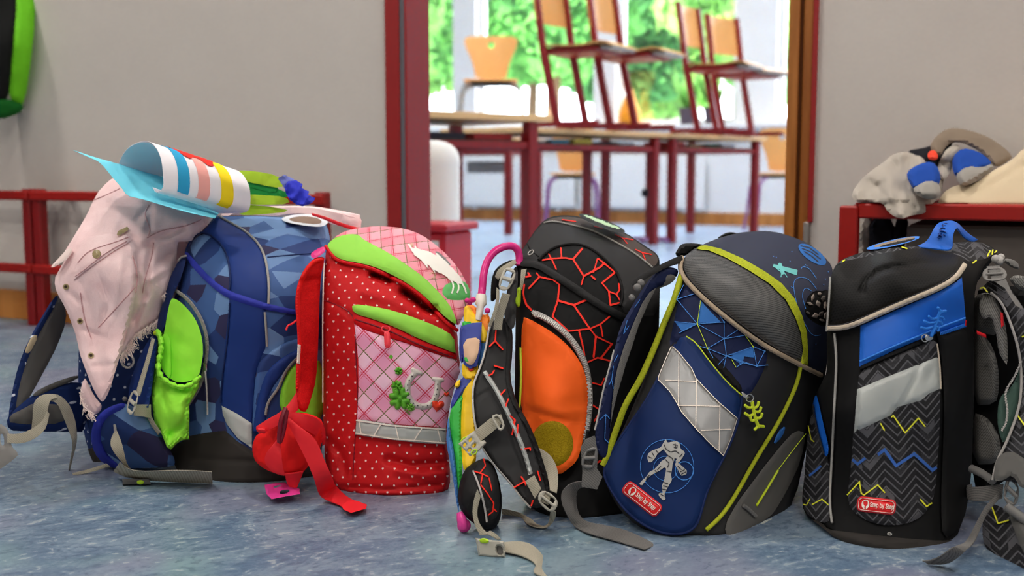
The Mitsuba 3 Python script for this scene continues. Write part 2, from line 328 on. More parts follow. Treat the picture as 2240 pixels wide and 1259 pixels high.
# ribbed and perforated cloths
def rib_fn(c1, c2, step, e):
    def fn(p, n, uv):
        u, _ = axes_uv(p, (0, 0, 0), e, e); q = u / step; f = q - dr.floor(q)
        return mikit.mix(col(c1), col(c2), mikit.smoothstep(.15, .5, dr.abs(f - .5) * 2) * (.75 + .25 * mikit.noise(p.x * 400, p.z * 400)))
    return fn
mat('mat_carbon', mikit.proc(rib_fn((42, 43, 44), (80, 80, 80), .0031, (.12, .35, .93))), .5)
def perf_fn(p, n, uv):
    u, v = axes_uv(p, (0, 0, 0), (1, -.2, 0), (0, .4, .92)); s = .0042; row = dr.floor(v / s * 1.15)
    x = u / s + .5 * (row - 2 * dr.floor(row / 2)); x = x - dr.floor(x) - .5; y = v / s * 1.15 - row - .5
    return mikit.mix(col((8, 8, 9)), col((22, 22, 22)), mikit.smoothstep(.2, .42, dr.sqrt(x * x + y * y)))
mat('mat_perforated', mikit.proc(perf_fn), .6)
def mesh_fn(p, n, uv):
    u, v = axes_uv(p, (0, 0, 0), (.8, -.6, 0), (0, 0, 1)); s = .0028; q = (u + v * .7) / s; f = q - dr.floor(q)
    return mikit.mix(col((88, 87, 85)), col((128, 126, 122)), mikit.smoothstep(.2, .6, f))
mat('mat_grey_mesh', mikit.proc(mesh_fn), .85)
def denim_fn(p, n, uv):
    a = mikit.fbm(p.x * 26, p.y * 26, p.z * 26, octaves=4); b = mikit.noise(p.x * 700 + p.z * 700, p.z * 1300, p.y * 300)
    return mikit.mix(col((220, 184, 185)), col((242, 215, 214)), dr.clip(a * 1.1 - .1 + (b - .5) * .3, 0, 1))
mat('mat_denim', mikit.proc(denim_fn), .85); mat('mat_denim_seam', (186, 140, 142), .9); mat('mat_denim_fray', (232, 212, 206), .9)
def web_fn(c1, c2):
    def fn(p, n, uv):
        q = (p.x * .6 + p.y * .5 + p.z * .62) / .0024; f = q - dr.floor(q); return mikit.mix(col(c1), col(c2), mikit.smoothstep(.1, .6, f))
    return fn
mat('mat_web_beige', mikit.proc(web_fn((134, 129, 115), (158, 152, 136))), .8); mat('mat_web_grey', mikit.proc(web_fn((84, 83, 82), (104, 102, 100))), .8)
def velour_fn(c1, c2):
    return lambda p, n, uv: mikit.mix(col(c1), col(c2), mikit.noise(p.x * 900, p.y * 900, p.z * 900))
mat('mat_lime_velour', mikit.proc(velour_fn((136, 146, 28), (178, 184, 50))), .8)
mat('mat_mustard', mikit.proc(velour_fn((120, 100, 8), (168, 142, 30))), .85)
mat('mat_red_mesh', mikit.proc(velour_fn((168, 8, 14), (206, 24, 26))), .85)
for k, c, r in [('navy', (24, 40, 82), .65), ('navy_panel', (30, 52, 112), .6), ('violet_trim', (46, 54, 150), .6), ('lime', (150, 232, 66), .6),
    ('lime_yellow', (190, 206, 46), .5), ('lid_green', (140, 206, 76), .65), ('red_cloth', (196, 18, 26), .6), ('red_web', (214, 32, 42), .55), ('red_pad', (214, 28, 28), .7), ('magenta', (208, 40, 120), .45),
    ('pink_plastic', (216, 66, 146), .28), ('pink_gloss', (214, 46, 128), .22), ('maroon', (110, 24, 40), .3), ('coral', (232, 60, 72), .35), ('silver', (176, 172, 168), .45), ('silver_dark', (150, 146, 142), .45),
    ('charcoal', (42, 42, 43), .65), ('black_cloth', (20, 20, 21), .75), ('soft_black', (24, 24, 25), .6), ('base_black', (46, 43, 41), .7), ('lava', (230, 50, 38), .6), ('orange', (255, 102, 36), .6),
    ('lid_top', (74, 64, 60), .6), ('piping_grey', (150, 148, 144), .6), ('navy_cloth', (19, 42, 86), .6), ('navy_lid', (40, 46, 66), .55), ('navy_print', (26, 34, 66), .6), ('blue_print', (52, 106, 176), .6), ('teal_print', (110, 190, 190), .6),
    ('line_blue', (74, 130, 200), .6), ('grey_cloth', (88, 87, 85), .75), ('blue_bright', (28, 96, 196), .5), ('blue_trim', (44, 120, 214), .5), ('beige_trim', (186, 172, 154), .7), ('beige_dark', (160, 142, 122), .75),
    ('beige_plastic', (168, 164, 152), .42), ('grey_plastic', (112, 110, 108), .42), ('badge_red', (214, 36, 40), .35), ('badge_rim', (232, 60, 66), .35), ('print_white', (238, 226, 214), .5), ('robot_light', (176, 174, 170), .5), ('robot_dark', (60, 60, 64), .6),
    ('yellow_print', (224, 222, 60), .55), ('blue_zig', (60, 98, 170), .6), ('paper_blue', (108, 196, 216), .8), ('paper_inside', (212, 206, 214), .8), ('paper_white', (240, 236, 240), .85), ('stripe_blue', (52, 156, 202), .8),
    ('stripe_pink', (240, 168, 160), .8), ('stripe_yellow', (244, 216, 40), .8), ('paper_red', (214, 52, 44), .8), ('paper_green', (44, 150, 74), .8), ('paper_lime', (176, 214, 60), .8), ('petal', (48, 56, 190), .6), ('petal_light', (120, 130, 206), .7),
    ('brass', (150, 132, 96), .35), ('hole', (58, 46, 36), .8), ('white_plastic', (232, 224, 212), .3), ('umb_orange', (244, 134, 34), .5), ('umb_yellow', (240, 196, 34), .5), ('umb_green', (52, 168, 66), .5), ('umb_blue', (60, 112, 172), .5),
    ('umb_violet', (48, 62, 140), .5), ('umb_red', (206, 58, 48), .5), ('horse_white', (240, 236, 226), .6), ('horse_green', (84, 170, 88), .55), ('horse_tan', (206, 170, 142), .6), ('horse_grey', (120, 116, 116), .6), ('clover', (92, 168, 48), .5), ('clover_light', (124, 190, 76), .5),
    ('shoe_white', (206, 200, 192), .5), ('heart_red', (232, 66, 40), .5), ('jacket_black', (22, 24, 24), .8), ('jacket_lime', (104, 190, 36), .7), ('jacket_green', (22, 92, 34), .8), ('bag_grey', (164, 156, 146), .85), ('bag_dark', (30, 30, 36), .85),
    ('bag_brown', (126, 112, 98), .85), ('slipper_blue', (30, 68, 150), .8), ('slipper_grey', (140, 136, 130), .85), ('sack', (204, 186, 156), .9), ('badge_green', (168, 200, 156), .4), ('badge_white', (214, 218, 226), .3), ('badge_brown', (128, 104, 90), .4), ('orange_fruit', (244, 150, 30), .5), ('pot', (96, 84, 92), .6), ('green_lining', (62, 84, 76), .7), ('worn_beige', (176, 160, 132), .8),
    ('robot_patch', (136, 124, 116), .5), ('robot_patch_dark', (84, 78, 74), .5), ('lime_clip', (172, 210, 40), .4), ('olive_stem', (120, 140, 80), .6), ('skin_orange', (226, 150, 96), .6)]:
    mat(k, c, r)
mat('chrome', (200, 200, 200), .2, metallic=.9); mat('zip_metal', (214, 210, 204), .4, metallic=.3); mat('reflective_foil', (150, 150, 150), .35, metallic=.1); mat('reflective', (172, 176, 173), .45, metallic=.08)
# ---------------------------------------------------------------- the two rooms
def ws(px, n=0.0, py=400):
    d = ray((px, py))[0]; t = (W0 @ WN + n) / (d @ WN); return float((d * t - W0) @ WT)
DL, DR, NF = ws(886), ws(1776), 6.96
S0, S1, NB, ZC = -7.4, 5.2, -3.7, 2.75
struct('floor', wbox(S0 - .5, S1 + .5, NB - .2, .13, -.1, 0), 'mat_floor', 'mottled blue linoleum floor of the corridor', 'floor')
struct('floor', wbox(S0 - .5, S1 + .5, .13, NF + .3, -.1, 0), 'mat_class_floor_glare', 'blue linoleum floor of the classroom, window glare painted in as a paler colour', 'floor')
struct('wall_back', cat([wbox(S0, DL - .05, 0, .13, 0, ZC + .3), wbox(DR, S1, 0, .13, 0, ZC + .3), wbox(DL - .05, DR, 0, .13, 2.08, ZC + .3)]), 'mat_wall', 'pale grey plaster corridor wall around the open classroom doorway', 'wall')
struct('wall_front', wbox(S0, S1, NB - .12, NB, 0, ZC + .3), 'mat_wall', 'plaster corridor wall opposite the classroom', 'wall')
struct('wall_left', wbox(S0 - .12, S0, NB, NF, 0, 3.1), 'mat_white_wall', 'left end wall of corridor and classroom', 'wall')
struct('wall_right', wbox(S1, S1 + .12, NB, NF, 0, 3.1), 'mat_white_wall', 'right end wall of corridor and classroom', 'wall')
struct('ceiling', wbox(S0, S1, NB, 0.0, ZC, ZC + .12), 'mat_ceiling', 'white corridor ceiling', 'ceiling')
struct('ceiling', wbox(S0, S1, 0.13, NF + .3, 3.0, 3.12), 'mat_ceiling', 'white classroom ceiling', 'ceiling')
# far classroom wall: parapet, piers and head, windows between them
def fs(px): return ws(px, NF)
piers = [(S0, fs(560)), (fs(993), fs(1041)), (fs(1300), fs(1345)), (fs(1606), fs(1692)), (fs(2000), S1)]
struct('wall_far', wbox(S0, S1, NF, NF + .25, 0, .86), 'mat_white_wall', 'white parapet below the classroom windows', 'wall'); struct('wall_far', wbox(S0, S1, NF, NF + .25, 2.85, 3.1), 'mat_white_wall', 'white wall above the classroom windows', 'wall')
for i, (a, b) in enumerate(piers): struct('wall_far', wbox(a, b, NF, NF + .25, .86, 2.85), 'mat_white_wall', f'white pier of the window wall, number {i + 1} from the left', 'wall')
struct('trim', wbox(S0, S1, NF - .16, NF, .84, .875, .004), 'mat_white_paint', 'white window sill board along the classroom windows', 'window sill')
for (a, b), (c, d) in zip(piers[:-1], piers[1:]):
    k = struct('window', None, None, 'tall classroom window looking onto green trees', 'window')
    fr = [wbox(b, c, NF + .08, NF + .14, .875, .93, .005), wbox(b, c, NF + .08, NF + .14, 2.79, 2.85, .005), wbox(b, b + .05, NF + .08, NF + .14, .93, 2.79, .005), wbox(c - .05, c, NF + .08, NF + .14, .93, 2.79, .005)]
    part(k, 'frame', cat(fr), 'mat_white_paint', False)
    part(k, 'pane', wbox(b + .05, c - .05, NF + .105, NF + .107, .93, 2.79), 'mat_glass', False)
struct('baseboard_left', wbox(S0, DL - .06, -.016, 0, 0, .095, .003), 'mat_base_wood', 'orange wooden baseboard along the corridor wall', 'baseboard')
struct('baseboard_far', wbox(S0, S1, NF - .016, NF, 0, .105, .003), 'mat_base_wood', 'orange wooden baseboard below the classroom radiators', 'baseboard')
# door frame of red steel at the left, the wooden leaf standing open at the right
k = struct('door_1', None, None, 'open classroom door with red steel frame and brown wooden leaf', 'door')
part(k, 'frame', cat([wbox(ws(851), ws(881), -.014, .01, 0, 2.1, .002), wbox(ws(851), ws(881) + .012, -.004, .004, 0, 2.1)]), 'mat_red_frame', False, 'red frame face')
part(k, 'seal', wbox(ws(881), ws(889), -.010, .03, 0, 2.08, .002), 'mat_seal', False, 'grey rubber seal')
part(k, 'reveal', cat([wbox(ws(889) - .03, ws(891), .0, .125, 0, 2.08, .002)]), 'mat_red_frame', False, 'red frame reveal')
part(k, 'lintel', wbox(ws(851), DR + .03, -.014, .12, 2.05, 2.11, .002), 'mat_red_frame', False)
part(k, 'jamb', wbox(ws(1771), ws(1781), -.012, .12, .37, 2.1, .001), 'mat_red_frame', False, 'thin red strip')
part(k, 'strike_plate', wbox(ws(1762), ws(1775), -.012, .1, 0, .37, .002), 'mat_grey_metal', False, 'grey metal plate')
dv = np.array([.27, 1, 0]); dv /= np.linalg.norm(dv); du = np.array([dv[1], -dv[0], 0]); R = np.array([du, dv, [0, 0, 1]])
def leafbox(p0, p1, d0, d1): 
    a, b = at(p0, 400, 2.5), at(p1, 400, 2.5); w = (b - a) @ du; c = (a + b) / 2 * [1, 1, 0] + [0, 0, 1.03] + dv * (d0 + d1) / 2
    return box(c, (abs(w), d1 - d0, 2.04), R, .002)
part(k, 'leaf', leafbox(1717, 1741, 0.0, .86), 'mat_door_wood', False, 'brown wooden door leaf seen edge on')
part(k, 'leaf_rebate', leafbox(1749, 1770, .0, .86), 'mat_door_wood', False)
part(k, 'groove', leafbox(1740, 1750, .012, .86), 'mat_groove', False, 'dark groove in the leaf edge')
# lamps on the ceilings, all of them out of view
def lamp(s, n, z, r, c, name='unseen_ceiling_lamp', label='round white ceiling lamp above the corridor, outside the frame', group='unseen corridor ceiling lamps'):
    t = thing(name, label, 'lamp', group); P = wp(s, n, z)
    part(t, 'housing', lathe([(0, .0), (r * 1.08, 0), (r * 1.08, -.05), (r * 1.0, -.05), (r, -.03), (0, -.03)], P), 'mat_white_paint', 30)
    key = fresh(t + '__diffuser')
    scene[key] = {'type': 'disk', 'to_world': T().translate([float(v) for v in P - [0, 0, .042]]).rotate([1, 0, 0], 180).scale(r * .97), 'emitter': {'type': 'area', 'radiance': {'type': 'rgb', 'value': list(c)}}, 'bsdf': {'type': 'ref', 'id': 'mat_white_paint'}}
for (s, n), g, w in zip(CORRIDOR_LAMPS, LAMP_SHARE, ('near the hanging jacket', 'between the doorway and the row of backpacks', 'over the right bench', 'in front of the denim jacket', 'in front of the zigzag backpack')): lamp(s, n, ZC, .13, [v * 2.2 * g for v in LAMP_RGB], label='unseen small round white ceiling lamp ' + w)  # unseen lamps, placed for the shadows of jacket, paper and bags
for s, w in ((-2.0, 'left'), (.9, 'middle'), (3.4, 'right')): lamp(s, -3.3, ZC, .3, FILL_RGB, label=f'unseen wide round white lamp behind the camera lighting the bag fronts, {w} one')  # unseen lamps, placed to light the fronts of the bags
for s, w in ((-2.2, 'left'), (.6, 'middle'), (3.2, 'right')):
    for n, v in ((2.0, 'door'), (4.8, 'window')): lamp(s, n, 3.0, .32, ROOM_RGB, label=f'unseen round white ceiling lamp lighting the classroom, {w} one on the {v} side', group='unseen classroom ceiling lamps')  # unseen lamps, placed to brighten the classroom

# ---------------------------------------------------------------- trees outside
def tree(x, y, h, r, m, n, label, kind='tree', z0=.1, seed=0):
    g = np.random.default_rng(seed); t = thing('tree', label, kind, 'trees outside the classroom windows')
    part(t, 'trunk', tube([(x, y, 0), (x + .05, y, h * .4), (x + .1, y + .05, h * .75)], [.14, .1, .04], 7), 'mat_bark', 40)
    u = g.normal(size=(n, 3)); u /= np.linalg.norm(u, axis=1, keepdims=True); rad = g.uniform(.45, 1, (n, 1)) ** .6
    lump = .75 + .5 * meshkit.noise(u * 2.6 + seed * 3.3, seed)[:, None]
    c = u * rad * lump * [r, r * .7, (h - z0) / 2] + [x, y, (h + z0) / 2]
    a = g.normal(size=(n, 3)); a /= np.linalg.norm(a, axis=1, keepdims=True); b = np.cross(a, g.normal(size=(n, 3))); b /= np.linalg.norm(b, axis=1, keepdims=True)
    s = g.uniform(.09, .2, (n, 1)); v = np.stack([c - a * s, c + b * s * .55, c + a * s, c - b * s * .55], 1).reshape(-1, 3); i = np.arange(n)[:, None] * 4
    part(t, 'foliage', (v, np.vstack([i + [0, 1, 2], i + [0, 2, 3]])), m, False, kind='stuff')
struct('ground', wbox(-30, 40, NF + .3, 45, -.25, -.15), 'mat_outside_ground', 'pale paved ground outside the classroom', 'ground')
TREES = [(-2.3, 16.4, 'mat_leaf_light', 'light green tree at the left end of the window view'), (.6, 17.2, 'mat_leaf', 'green tree behind the leftmost raised chair'), (3.4, 16.6, 'mat_leaf_light', 'light green tree beyond the gap between the raised chairs'), (6.2, 17.0, 'mat_leaf', 'green tree at the right edge of the window view'),
    (-3.9, 20.2, 'mat_leaf_dark', 'deep green tree left of the window view'), (-1.0, 20.6, 'mat_leaf', 'green tree behind the shield backed chair'), (1.9, 20.0, 'mat_leaf_dark', 'deep green tree behind the second raised chair'), (4.8, 20.4, 'mat_leaf', 'green tree behind the two overlapping chairs'), (7.8, 20.2, 'mat_leaf_dark', 'deep green tree right of the window view'),
    (-5.2, 23.6, 'mat_leaf', 'farthest green tree left of the window view'), (-2.4, 23.9, 'mat_leaf_light', 'farthest light tree behind the left window'), (.4, 23.5, 'mat_leaf', 'farthest green tree behind the leftmost raised chair'), (3.3, 23.8, 'mat_leaf_light', 'farthest light tree behind the middle window'), (6.2, 23.6, 'mat_leaf', 'farthest green tree behind the overlapping chairs'), (9.1, 23.7, 'mat_leaf_light', 'farthest light tree right of the window view')]
for k, (x, y, m, lab) in enumerate(TREES): tree(x, y, 4.5 + .5 * (k % 3), 1.32 if k < 4 else 1.36, m, 6500, lab, z0=1.55 + .3 * (k % 3), seed=20 + k)

# ---------------------------------------------------------------- classroom furniture
TD, TP = np.array([.667, .745, 0]), np.array([-.745, .667, 0])
def table(o, L, W, label, z=.72, dirs=(TD, TP), za=.6):
    t = thing('classroom_table', label, 'table', 'red framed classroom tables'); d, p = dirs; R = np.array([d, p, [0, 0, 1.0]])
    def b(a0, a1, b0, b1, z0, z1, bev=.003): return box(np.array([o[0], o[1], 0]) + d * (a0 + a1) / 2 + p * (b0 + b1) / 2 + [0, 0, (z0 + z1) / 2], (a1 - a0, b1 - b0, z1 - z0), R, bev)
    part(t, 'tabletop', b(0, L, 0, W, z - .028, z), 'mat_plywood', False, 'birch plywood top')
    for i in (.07, L - .12):
        for j in (.02, W - .07): part(t, 'leg', b(i, i + .05, j, j + .05, 0, z - .028), 'mat_red_tube', False)
    part(t, 'apron', cat([b(.1, L - .1, .03, .06, .0 + za, za + .03), b(.1, L - .1, W - .06, W - .03, .0 + za, za + .03), b(.08, .11, .05, W - .05, .0 + za, za + .03), b(L - .11, L - .08, .05, W - .05, .0 + za, za + .03)]), 'mat_red_tube', False)
    part(t, 'shelf', b(.12, L - .12, .06, W - .06, za + .025, za + .037), 'mat_dark_panel', False, 'dark book shelf')
    return b
B0 = np.array([.05, 6.11])
bA = table((-.336 - .76 * .75, 4.4 - .65 * .75), 1.43, .62, 'nearest red framed table at the left of the doorway, chair-free', za=.575, dirs=(np.array([.76, .65, 0]), np.array([-.65, .76, 0])))
bB = table(B0, 1.45, .64, 'red framed table that carries the two left raised chairs')
bC = table(B0 + TD[:2] * 1.47, 1.28, .64, 'red framed table at the right that carries the pair of overlapping chairs')
bD = table(at(700, 300, 8.9)[:2], 1.75, .64, 'far red framed table under the shield-backed chair', dirs=(np.array([.905, -.425, 0]), np.array([.425, .905, 0])))
bcol = [(226, 226, 232), (90, 160, 190), (220, 200, 90), (60, 60, 70), (200, 210, 220), (180, 60, 60), (230, 190, 150), (90, 110, 90)]
for i, c in enumerate(bcol): mat(f'book_{i}', c, .6)
for i in range(9):
    f = bB if i < 5 else bC; a = .16 + (i if i < 5 else i - 5) * .22
    single('book', ['white book lying on the left end of the middle table shelf', 'blue book lying on the middle table shelf', 'yellow book lying on the middle table shelf', 'dark book lying on the middle table shelf', 'pale book at the right end of the middle table shelf',
        'red book lying on the left end of the right table shelf', 'sand coloured book lying on the right table shelf', 'green book lying on the right table shelf', 'white book at the right end of the right table shelf'][i], 'book',
        f(a, a + .17, .1, .32, .637, .65 + .009 * (i % 3), .002), f'book_{i % 8}', False, 'books on the table shelves')
for i in range(3): single('book', ['white book at the left end of the near table shelf', 'grey book in the middle of the near table shelf', 'red book at the right end of the near table shelf'][i], 'book', bA(.55 + .26 * i, .76 + .26 * i, .1, .36, .613, .64, .002), ['book_0', 'book_3', 'book_5'][i], False, 'books on the table shelves')
def chair(o, face, z0, label):
    t = thing('school_chair', label, 'chair', 'chairs put up on the tables'); f = np.array([*face, 0.0]); f /= np.linalg.norm(f); l = np.array([-f[1], f[0], 0]); W = .36
    def P(x, y, z): return np.array([o[0], o[1], z0]) + f * x + l * y + [0, 0, z]
    for y in (0, W):
        part(t, 'leg', cat([bar(P(.09, y, .02), P(0, y, .43), .026, .04), bar(P(0, y, .43), P(-.065, y, .84), .026, .036)]), 'mat_red_tube', False)
        part(t, 'runner', bar(P(-.1, y, .014), P(.34, y, .014), .028, .028), 'mat_red_tube', False)
    R = np.array([f, l, [0, 0, 1]])
    part(t, 'seat_frame', box(P(.15, W / 2, .412), (.34, W - .02, .03), R, .008), 'mat_red_tube', False)
    pr = np.array([(-.02, .446), (.1, .437), (.28, .437), (.36, .445), (.41, .425)])
    G = np.array([[P(x, y, z) for y in np.linspace(-.01, W + .01, 6)] for x, z in cr(pr, 12)]); part(t, 'seat', slab(G, .012), 'mat_chair_wood', 40, 'plywood seat')
    part(t, 'seat_tip', box(P(.37, W / 2, .418), (.08, W - .06, .02), R, .008), 'mat_grey_metal', False, 'grey plastic stacking tip')
    G = np.array([[P(-.028 - (z - .58) * .16 - .035 * math.sin(math.pi * (y + .02) / (W + .04)), y, z) for y in np.linspace(-.02, W + .02, 9)] for z in np.linspace(.575, .84, 7)])
    part(t, 'backrest', slab(G, .012), 'mat_chair_wood', 40, 'curved plywood backrest')
CF = (.87, -.5)
chair(at(1187, 369, 6.12)[:2], CF, .72, 'leftmost of the raised red framed chairs, backrest cut by the top edge')
chair(at(1303, 369, 6.42)[:2], CF, .72, 'second raised red framed chair, standing right of the leftmost one')
chair(at(1497, 369, 7.2)[:2], CF, .72, 'left one of the two overlapping raised chairs at the right')
chair(at(1556, 369, 7.75)[:2], (.7, -.71), .72, 'right one of the two overlapping raised chairs at the right')
def shell_chair(cx, Y, z0, w, label, legm, group, seat_z=.45):
    t = thing('shell_chair', label, 'chair', group); S = Surf([(cx, 100, Y)]); k = F / Y
    def X(x, z, dy=0): return at(cx, 369, Y) * [1, 1, 0] + [x, dy, z0 + z]
    q = np.array([(-.19, .79), (-.1, .805), (.1, .805), (.19, .79), (.185, .72), (.14, .62), (.115, .52), (.11, .47), (-.11, .47), (-.115, .52), (-.14, .62), (-.185, .72)]) * [w, 1]
    g = poly(q * 1000, 1).difference(Point(0, 735).buffer(26)); p, tr, d, lo = tri_px(g, 22); p = p / 1000; n = len(p); bow = .05 * (p[:, 0] / .19) ** 2
    A = X(0, 0) + np.c_[p[:, 0], -bow - (p[:, 1] - .5) * .12 * -1, p[:, 1]]; part(t, 'backrest', (np.vstack([A, A + [0, .012, 0]]), np.vstack([tr, tr[:, ::-1] + n, walls(lo, 0, n)])), 'mat_chair_wood', 40, 'shield shaped plywood back with a round hole')
    part(t, 'seat', box(X(0, seat_z, -.0), (.38 * w, .36, .016), None, .006), 'mat_chair_wood', False); part(t, 'seat_pan', box(X(0, seat_z - .02, 0), (.28 * w, .28, .024), None, .006), 'mat_black_plastic', False)
    for sx in (-1, 1):
        for sy in (-1, 1): part(t, 'leg', tube(cr([X(sx * .13 * w, seat_z - .02, sy * .12), X(sx * .19 * w, seat_z - .05, sy * .15), X(sx * .22 * w, .25, sy * .18), X(sx * .25 * w, .005, sy * .2)], 14), .011, 7), legm, 40)
shell_chair(1075, 8.75, .72, 1.1, 'wooden chair with shield shaped back raised on the far table', 'mat_grey_metal', None)
shell_chair(1252, 8.3, 0, .85, 'wooden chair with purple legs on the floor behind the middle table', 'mat_purple', None)
shell_chair(1712, 8.6, 0, 1.0, 'wooden chair half hidden by the door leaf, on the classroom floor', 'mat_purple', None)
t = thing('adjustable_stand', 'thin red pole with black knob and pale foot between the middle table legs', 'stand'); c = at(1421, 369, 7.35) * [1, 1, 0]
part(t, 'pole', tube([c + [0, 0, .02], c + [0, 0, .6]], .026, 10), 'mat_red_tube', 40); part(t, 'knob', ball(c + [-.03, -.03, .33], .028, 2), 'mat_black_plastic', 40); part(t, 'foot', cat([bar(c + [0, 0, .03], c + [.16 * math.cos(a), .16 * math.sin(a), .02], .035, .02) for a in (.5, 1.75, 3.0, 4.3, 5.5)]), 'mat_purple', False)
single('paper_tray', 'grey tray hanging below the far table at the left', 'tray', box(at(1066, 352, 8.9) - [0, 0, .05], (.32, .24, .09), None, .01), 'mat_grey_metal', False)
# radiators below the windows
def radiator(p0, p1, label):
    t = thing('radiator', label, 'radiator', None); a, b = fs(p0), fs(p1); n = int((b - a) / .05)
    part(t, 'panel', wbox(a, b, NF - .11, NF - .06, .14, .6, .006), 'mat_white_paint', False)
    part(t, 'grille', cat([wbox(a + i * (b - a) / n, a + (i + .5) * (b - a) / n, NF - .118, NF - .108, .17, .57, .002) for i in range(n)]), 'mat_white_paint', False, kind='stuff')
    for s in (a + .2, b - .2): part(t, 'bracket', wbox(s, s + .04, NF - .06, NF, .1, .5), 'mat_white_paint', False)
radiator(1000, 1265, 'left white panel radiator under the classroom windows'); radiator(1280, 1546, 'right white panel radiator under the classroom windows')
# window sill things
def pot(px, c, label, green=True):
    P = wp(fs(px), NF - .1, .876); t = thing('flower_pot', label, 'potted plant', None)
    part(t, 'pot', lathe([(.0, 0), (.055, 0), (.075, .12), (.08, .12), (.08, .14), (.0, .13)], P), c, 30)
    g = np.random.default_rng(int(px)); v, f = [], []
    for i in range(22):
        a, e = g.uniform(0, 6.28), g.uniform(.1, .38); d = np.array([math.cos(a) * e * .5, math.sin(a) * e * .3 - .02, .13 + e]); s = np.array([-math.sin(a), math.cos(a), 0]) * .035
        v += [P + [0, 0, .12], P + d * .6 + s, P + d, P + d * .6 - s]; f += [[4 * i, 4 * i + 1, 4 * i + 2], [4 * i, 4 * i + 2, 4 * i + 3]]
    part(t, 'leaves', (np.array(v), np.array(f)), 'mat_leaf_light', False, kind='stuff')
pot(1508, 'pot', 'left dark flower pot on the sill behind the overlapping chairs'); pot(1562, 'pot', 'right dark flower pot on the sill behind the overlapping chairs')
single('pear_lamp', 'orange and yellow pear shaped ornament on the window sill', 'ornament', lathe(cr([(0.001, 0), (.085, .02), (.1, .09), (.075, .17), (.045, .25), (.02, .32), (.001, .34)], 24), wp(fs(1383), NF - .09, .876)), 'orange_fruit', 40)
# bins just inside the door
t = thing('waste_box', 'red plastic bin with wide rim and white sticker inside the doorway', 'bin'); c = at(962, 487, 3.62) * [1, 1, 0]; R = RW
part(t, 'body', box(c + [0, 0, .145], (.14, .2, .29), R, .012), 'mat_bin_red', False); part(t, 'rim', box(c + [0.0, 0, .302], (.172, .23, .026), R, .006), 'mat_bin_red', False)
part(t, 'sticker', box(c - WN * .101 + WT * .03 + [0, 0, .235], (.045, .003, .05), R), 'mat_label', False, 'white sticker')
t = thing('white_bin', 'tall white bin with rounded lid behind the red bin', 'bin'); c = at(938, 487, 3.95) * [1, 1, 0]
part(t, 'body', lathe([(.0, 0), (.1, 0), (.112, .3), (.112, .5), (.0, .5)], c), 'mat_bin_white', 30); part(t, 'lid', lathe(cr([(.113, .5), (.112, .53), (.095, .565), (.06, .585), (.001, .592)], 20), c), 'mat_bin_white', 40)

# ---------------------------------------------------------------- corridor furniture
def frame_bench(p0, p1, label, group):
    t = thing('coat_bench', label, 'bench', group); n = -.10; a = p0 if p0 < 0 and abs(p0) < 10 else ws(p0, n, 560); b = ws(p1, n, 560)
    part(t, 'top_rail', wbox(a, b, n - .014, n + .014, .393, .422, .004), 'mat_bench_red', False); part(t, 'lower_rail', wbox(a, b, n - .014, n + .014, .166, .194, .004), 'mat_bench_red', False)
    for s in (a, b - .034): part(t, 'post', wbox(s, s + .034, n - .004, n + .03, 0, .428, .004), 'mat_red_tube', False)
    for s in (a + .05, b - .09): part(t, 'wall_bracket', wbox(s, s + .03, n + .01, 0, .397, .417, .003), 'mat_red_tube', False)
frame_bench(-3.4, 71, 'left red steel bench frame along the corridor wall, cut by the left edge', None)
frame_bench(76, 713, 'red steel bench frame behind the denim jacket and the blue backpack', None)
t = thing('bench', 'red steel bench with clothes and a sack on it at the right', 'bench'); n0 = -.36; a = ws(1839, n0, 455)
for s in (a, 2.9):
    for n in (n0, -.04): part(t, 'leg', wbox(s, s + .034, n - .017, n + .017, 0, .42, .003), 'mat_bench_red', False)
part(t, 'front_rail', wbox(a + .034, 2.9, n0 - .014, n0 + .014, .397, .425, .003), 'mat_bench_red', False); part(t, 'rear_rail', wbox(a + .034, 2.9, -.054, -.026, .397, .425, .003), 'mat_bench_red', False)
for i in range(4): part(t, 'slat', wbox(a + .02, 2.92, n0 + .025 + i * .077, n0 + .09 + i * .077, .405, .425, .004), 'mat_bench_red', False)
single('storage_box', 'dark grey storage box under the right bench', 'box', wbox(ws(1998, -.2, 520), 2.7, -.33, -.06, 0, .385, .006), 'mat_dark_panel', False)
Z = Surf([(60, 200, 3.5), (0, 0, 3.46), (0, 250, 3.46), (70, 0, 3.52), (40, 100, 3.44)], .006, 40, seed=4)
t = thing('hanging_jacket', 'black jacket with lime green side hanging at the top left corner', 'jacket')
part(t, 'body', body(Z, [(-220, -160), (40, -160), (44, 0), (34, 90), (24, 218), (-20, 226), (-240, 225)], .04, 14, .015), 'jacket_black', 40)
part(t, 'side_panel', body(Z, [(38, -160), (90, -150), (79, 0), (71, 110), (54, 229), (38, 226), (20, 215), (21, 180), (32, 60)], .05, 10, .012, off=.004), 'jacket_lime', 40, 'lime green side panel')
part(t, 'cuff', body(Z, [(-240, 220), (0, 217), (24, 217), (55, 230), (44, 248), (0, 262), (-240, 262)], .05, 8, .012, off=.006), 'jacket_green', 40, 'dark green hem')
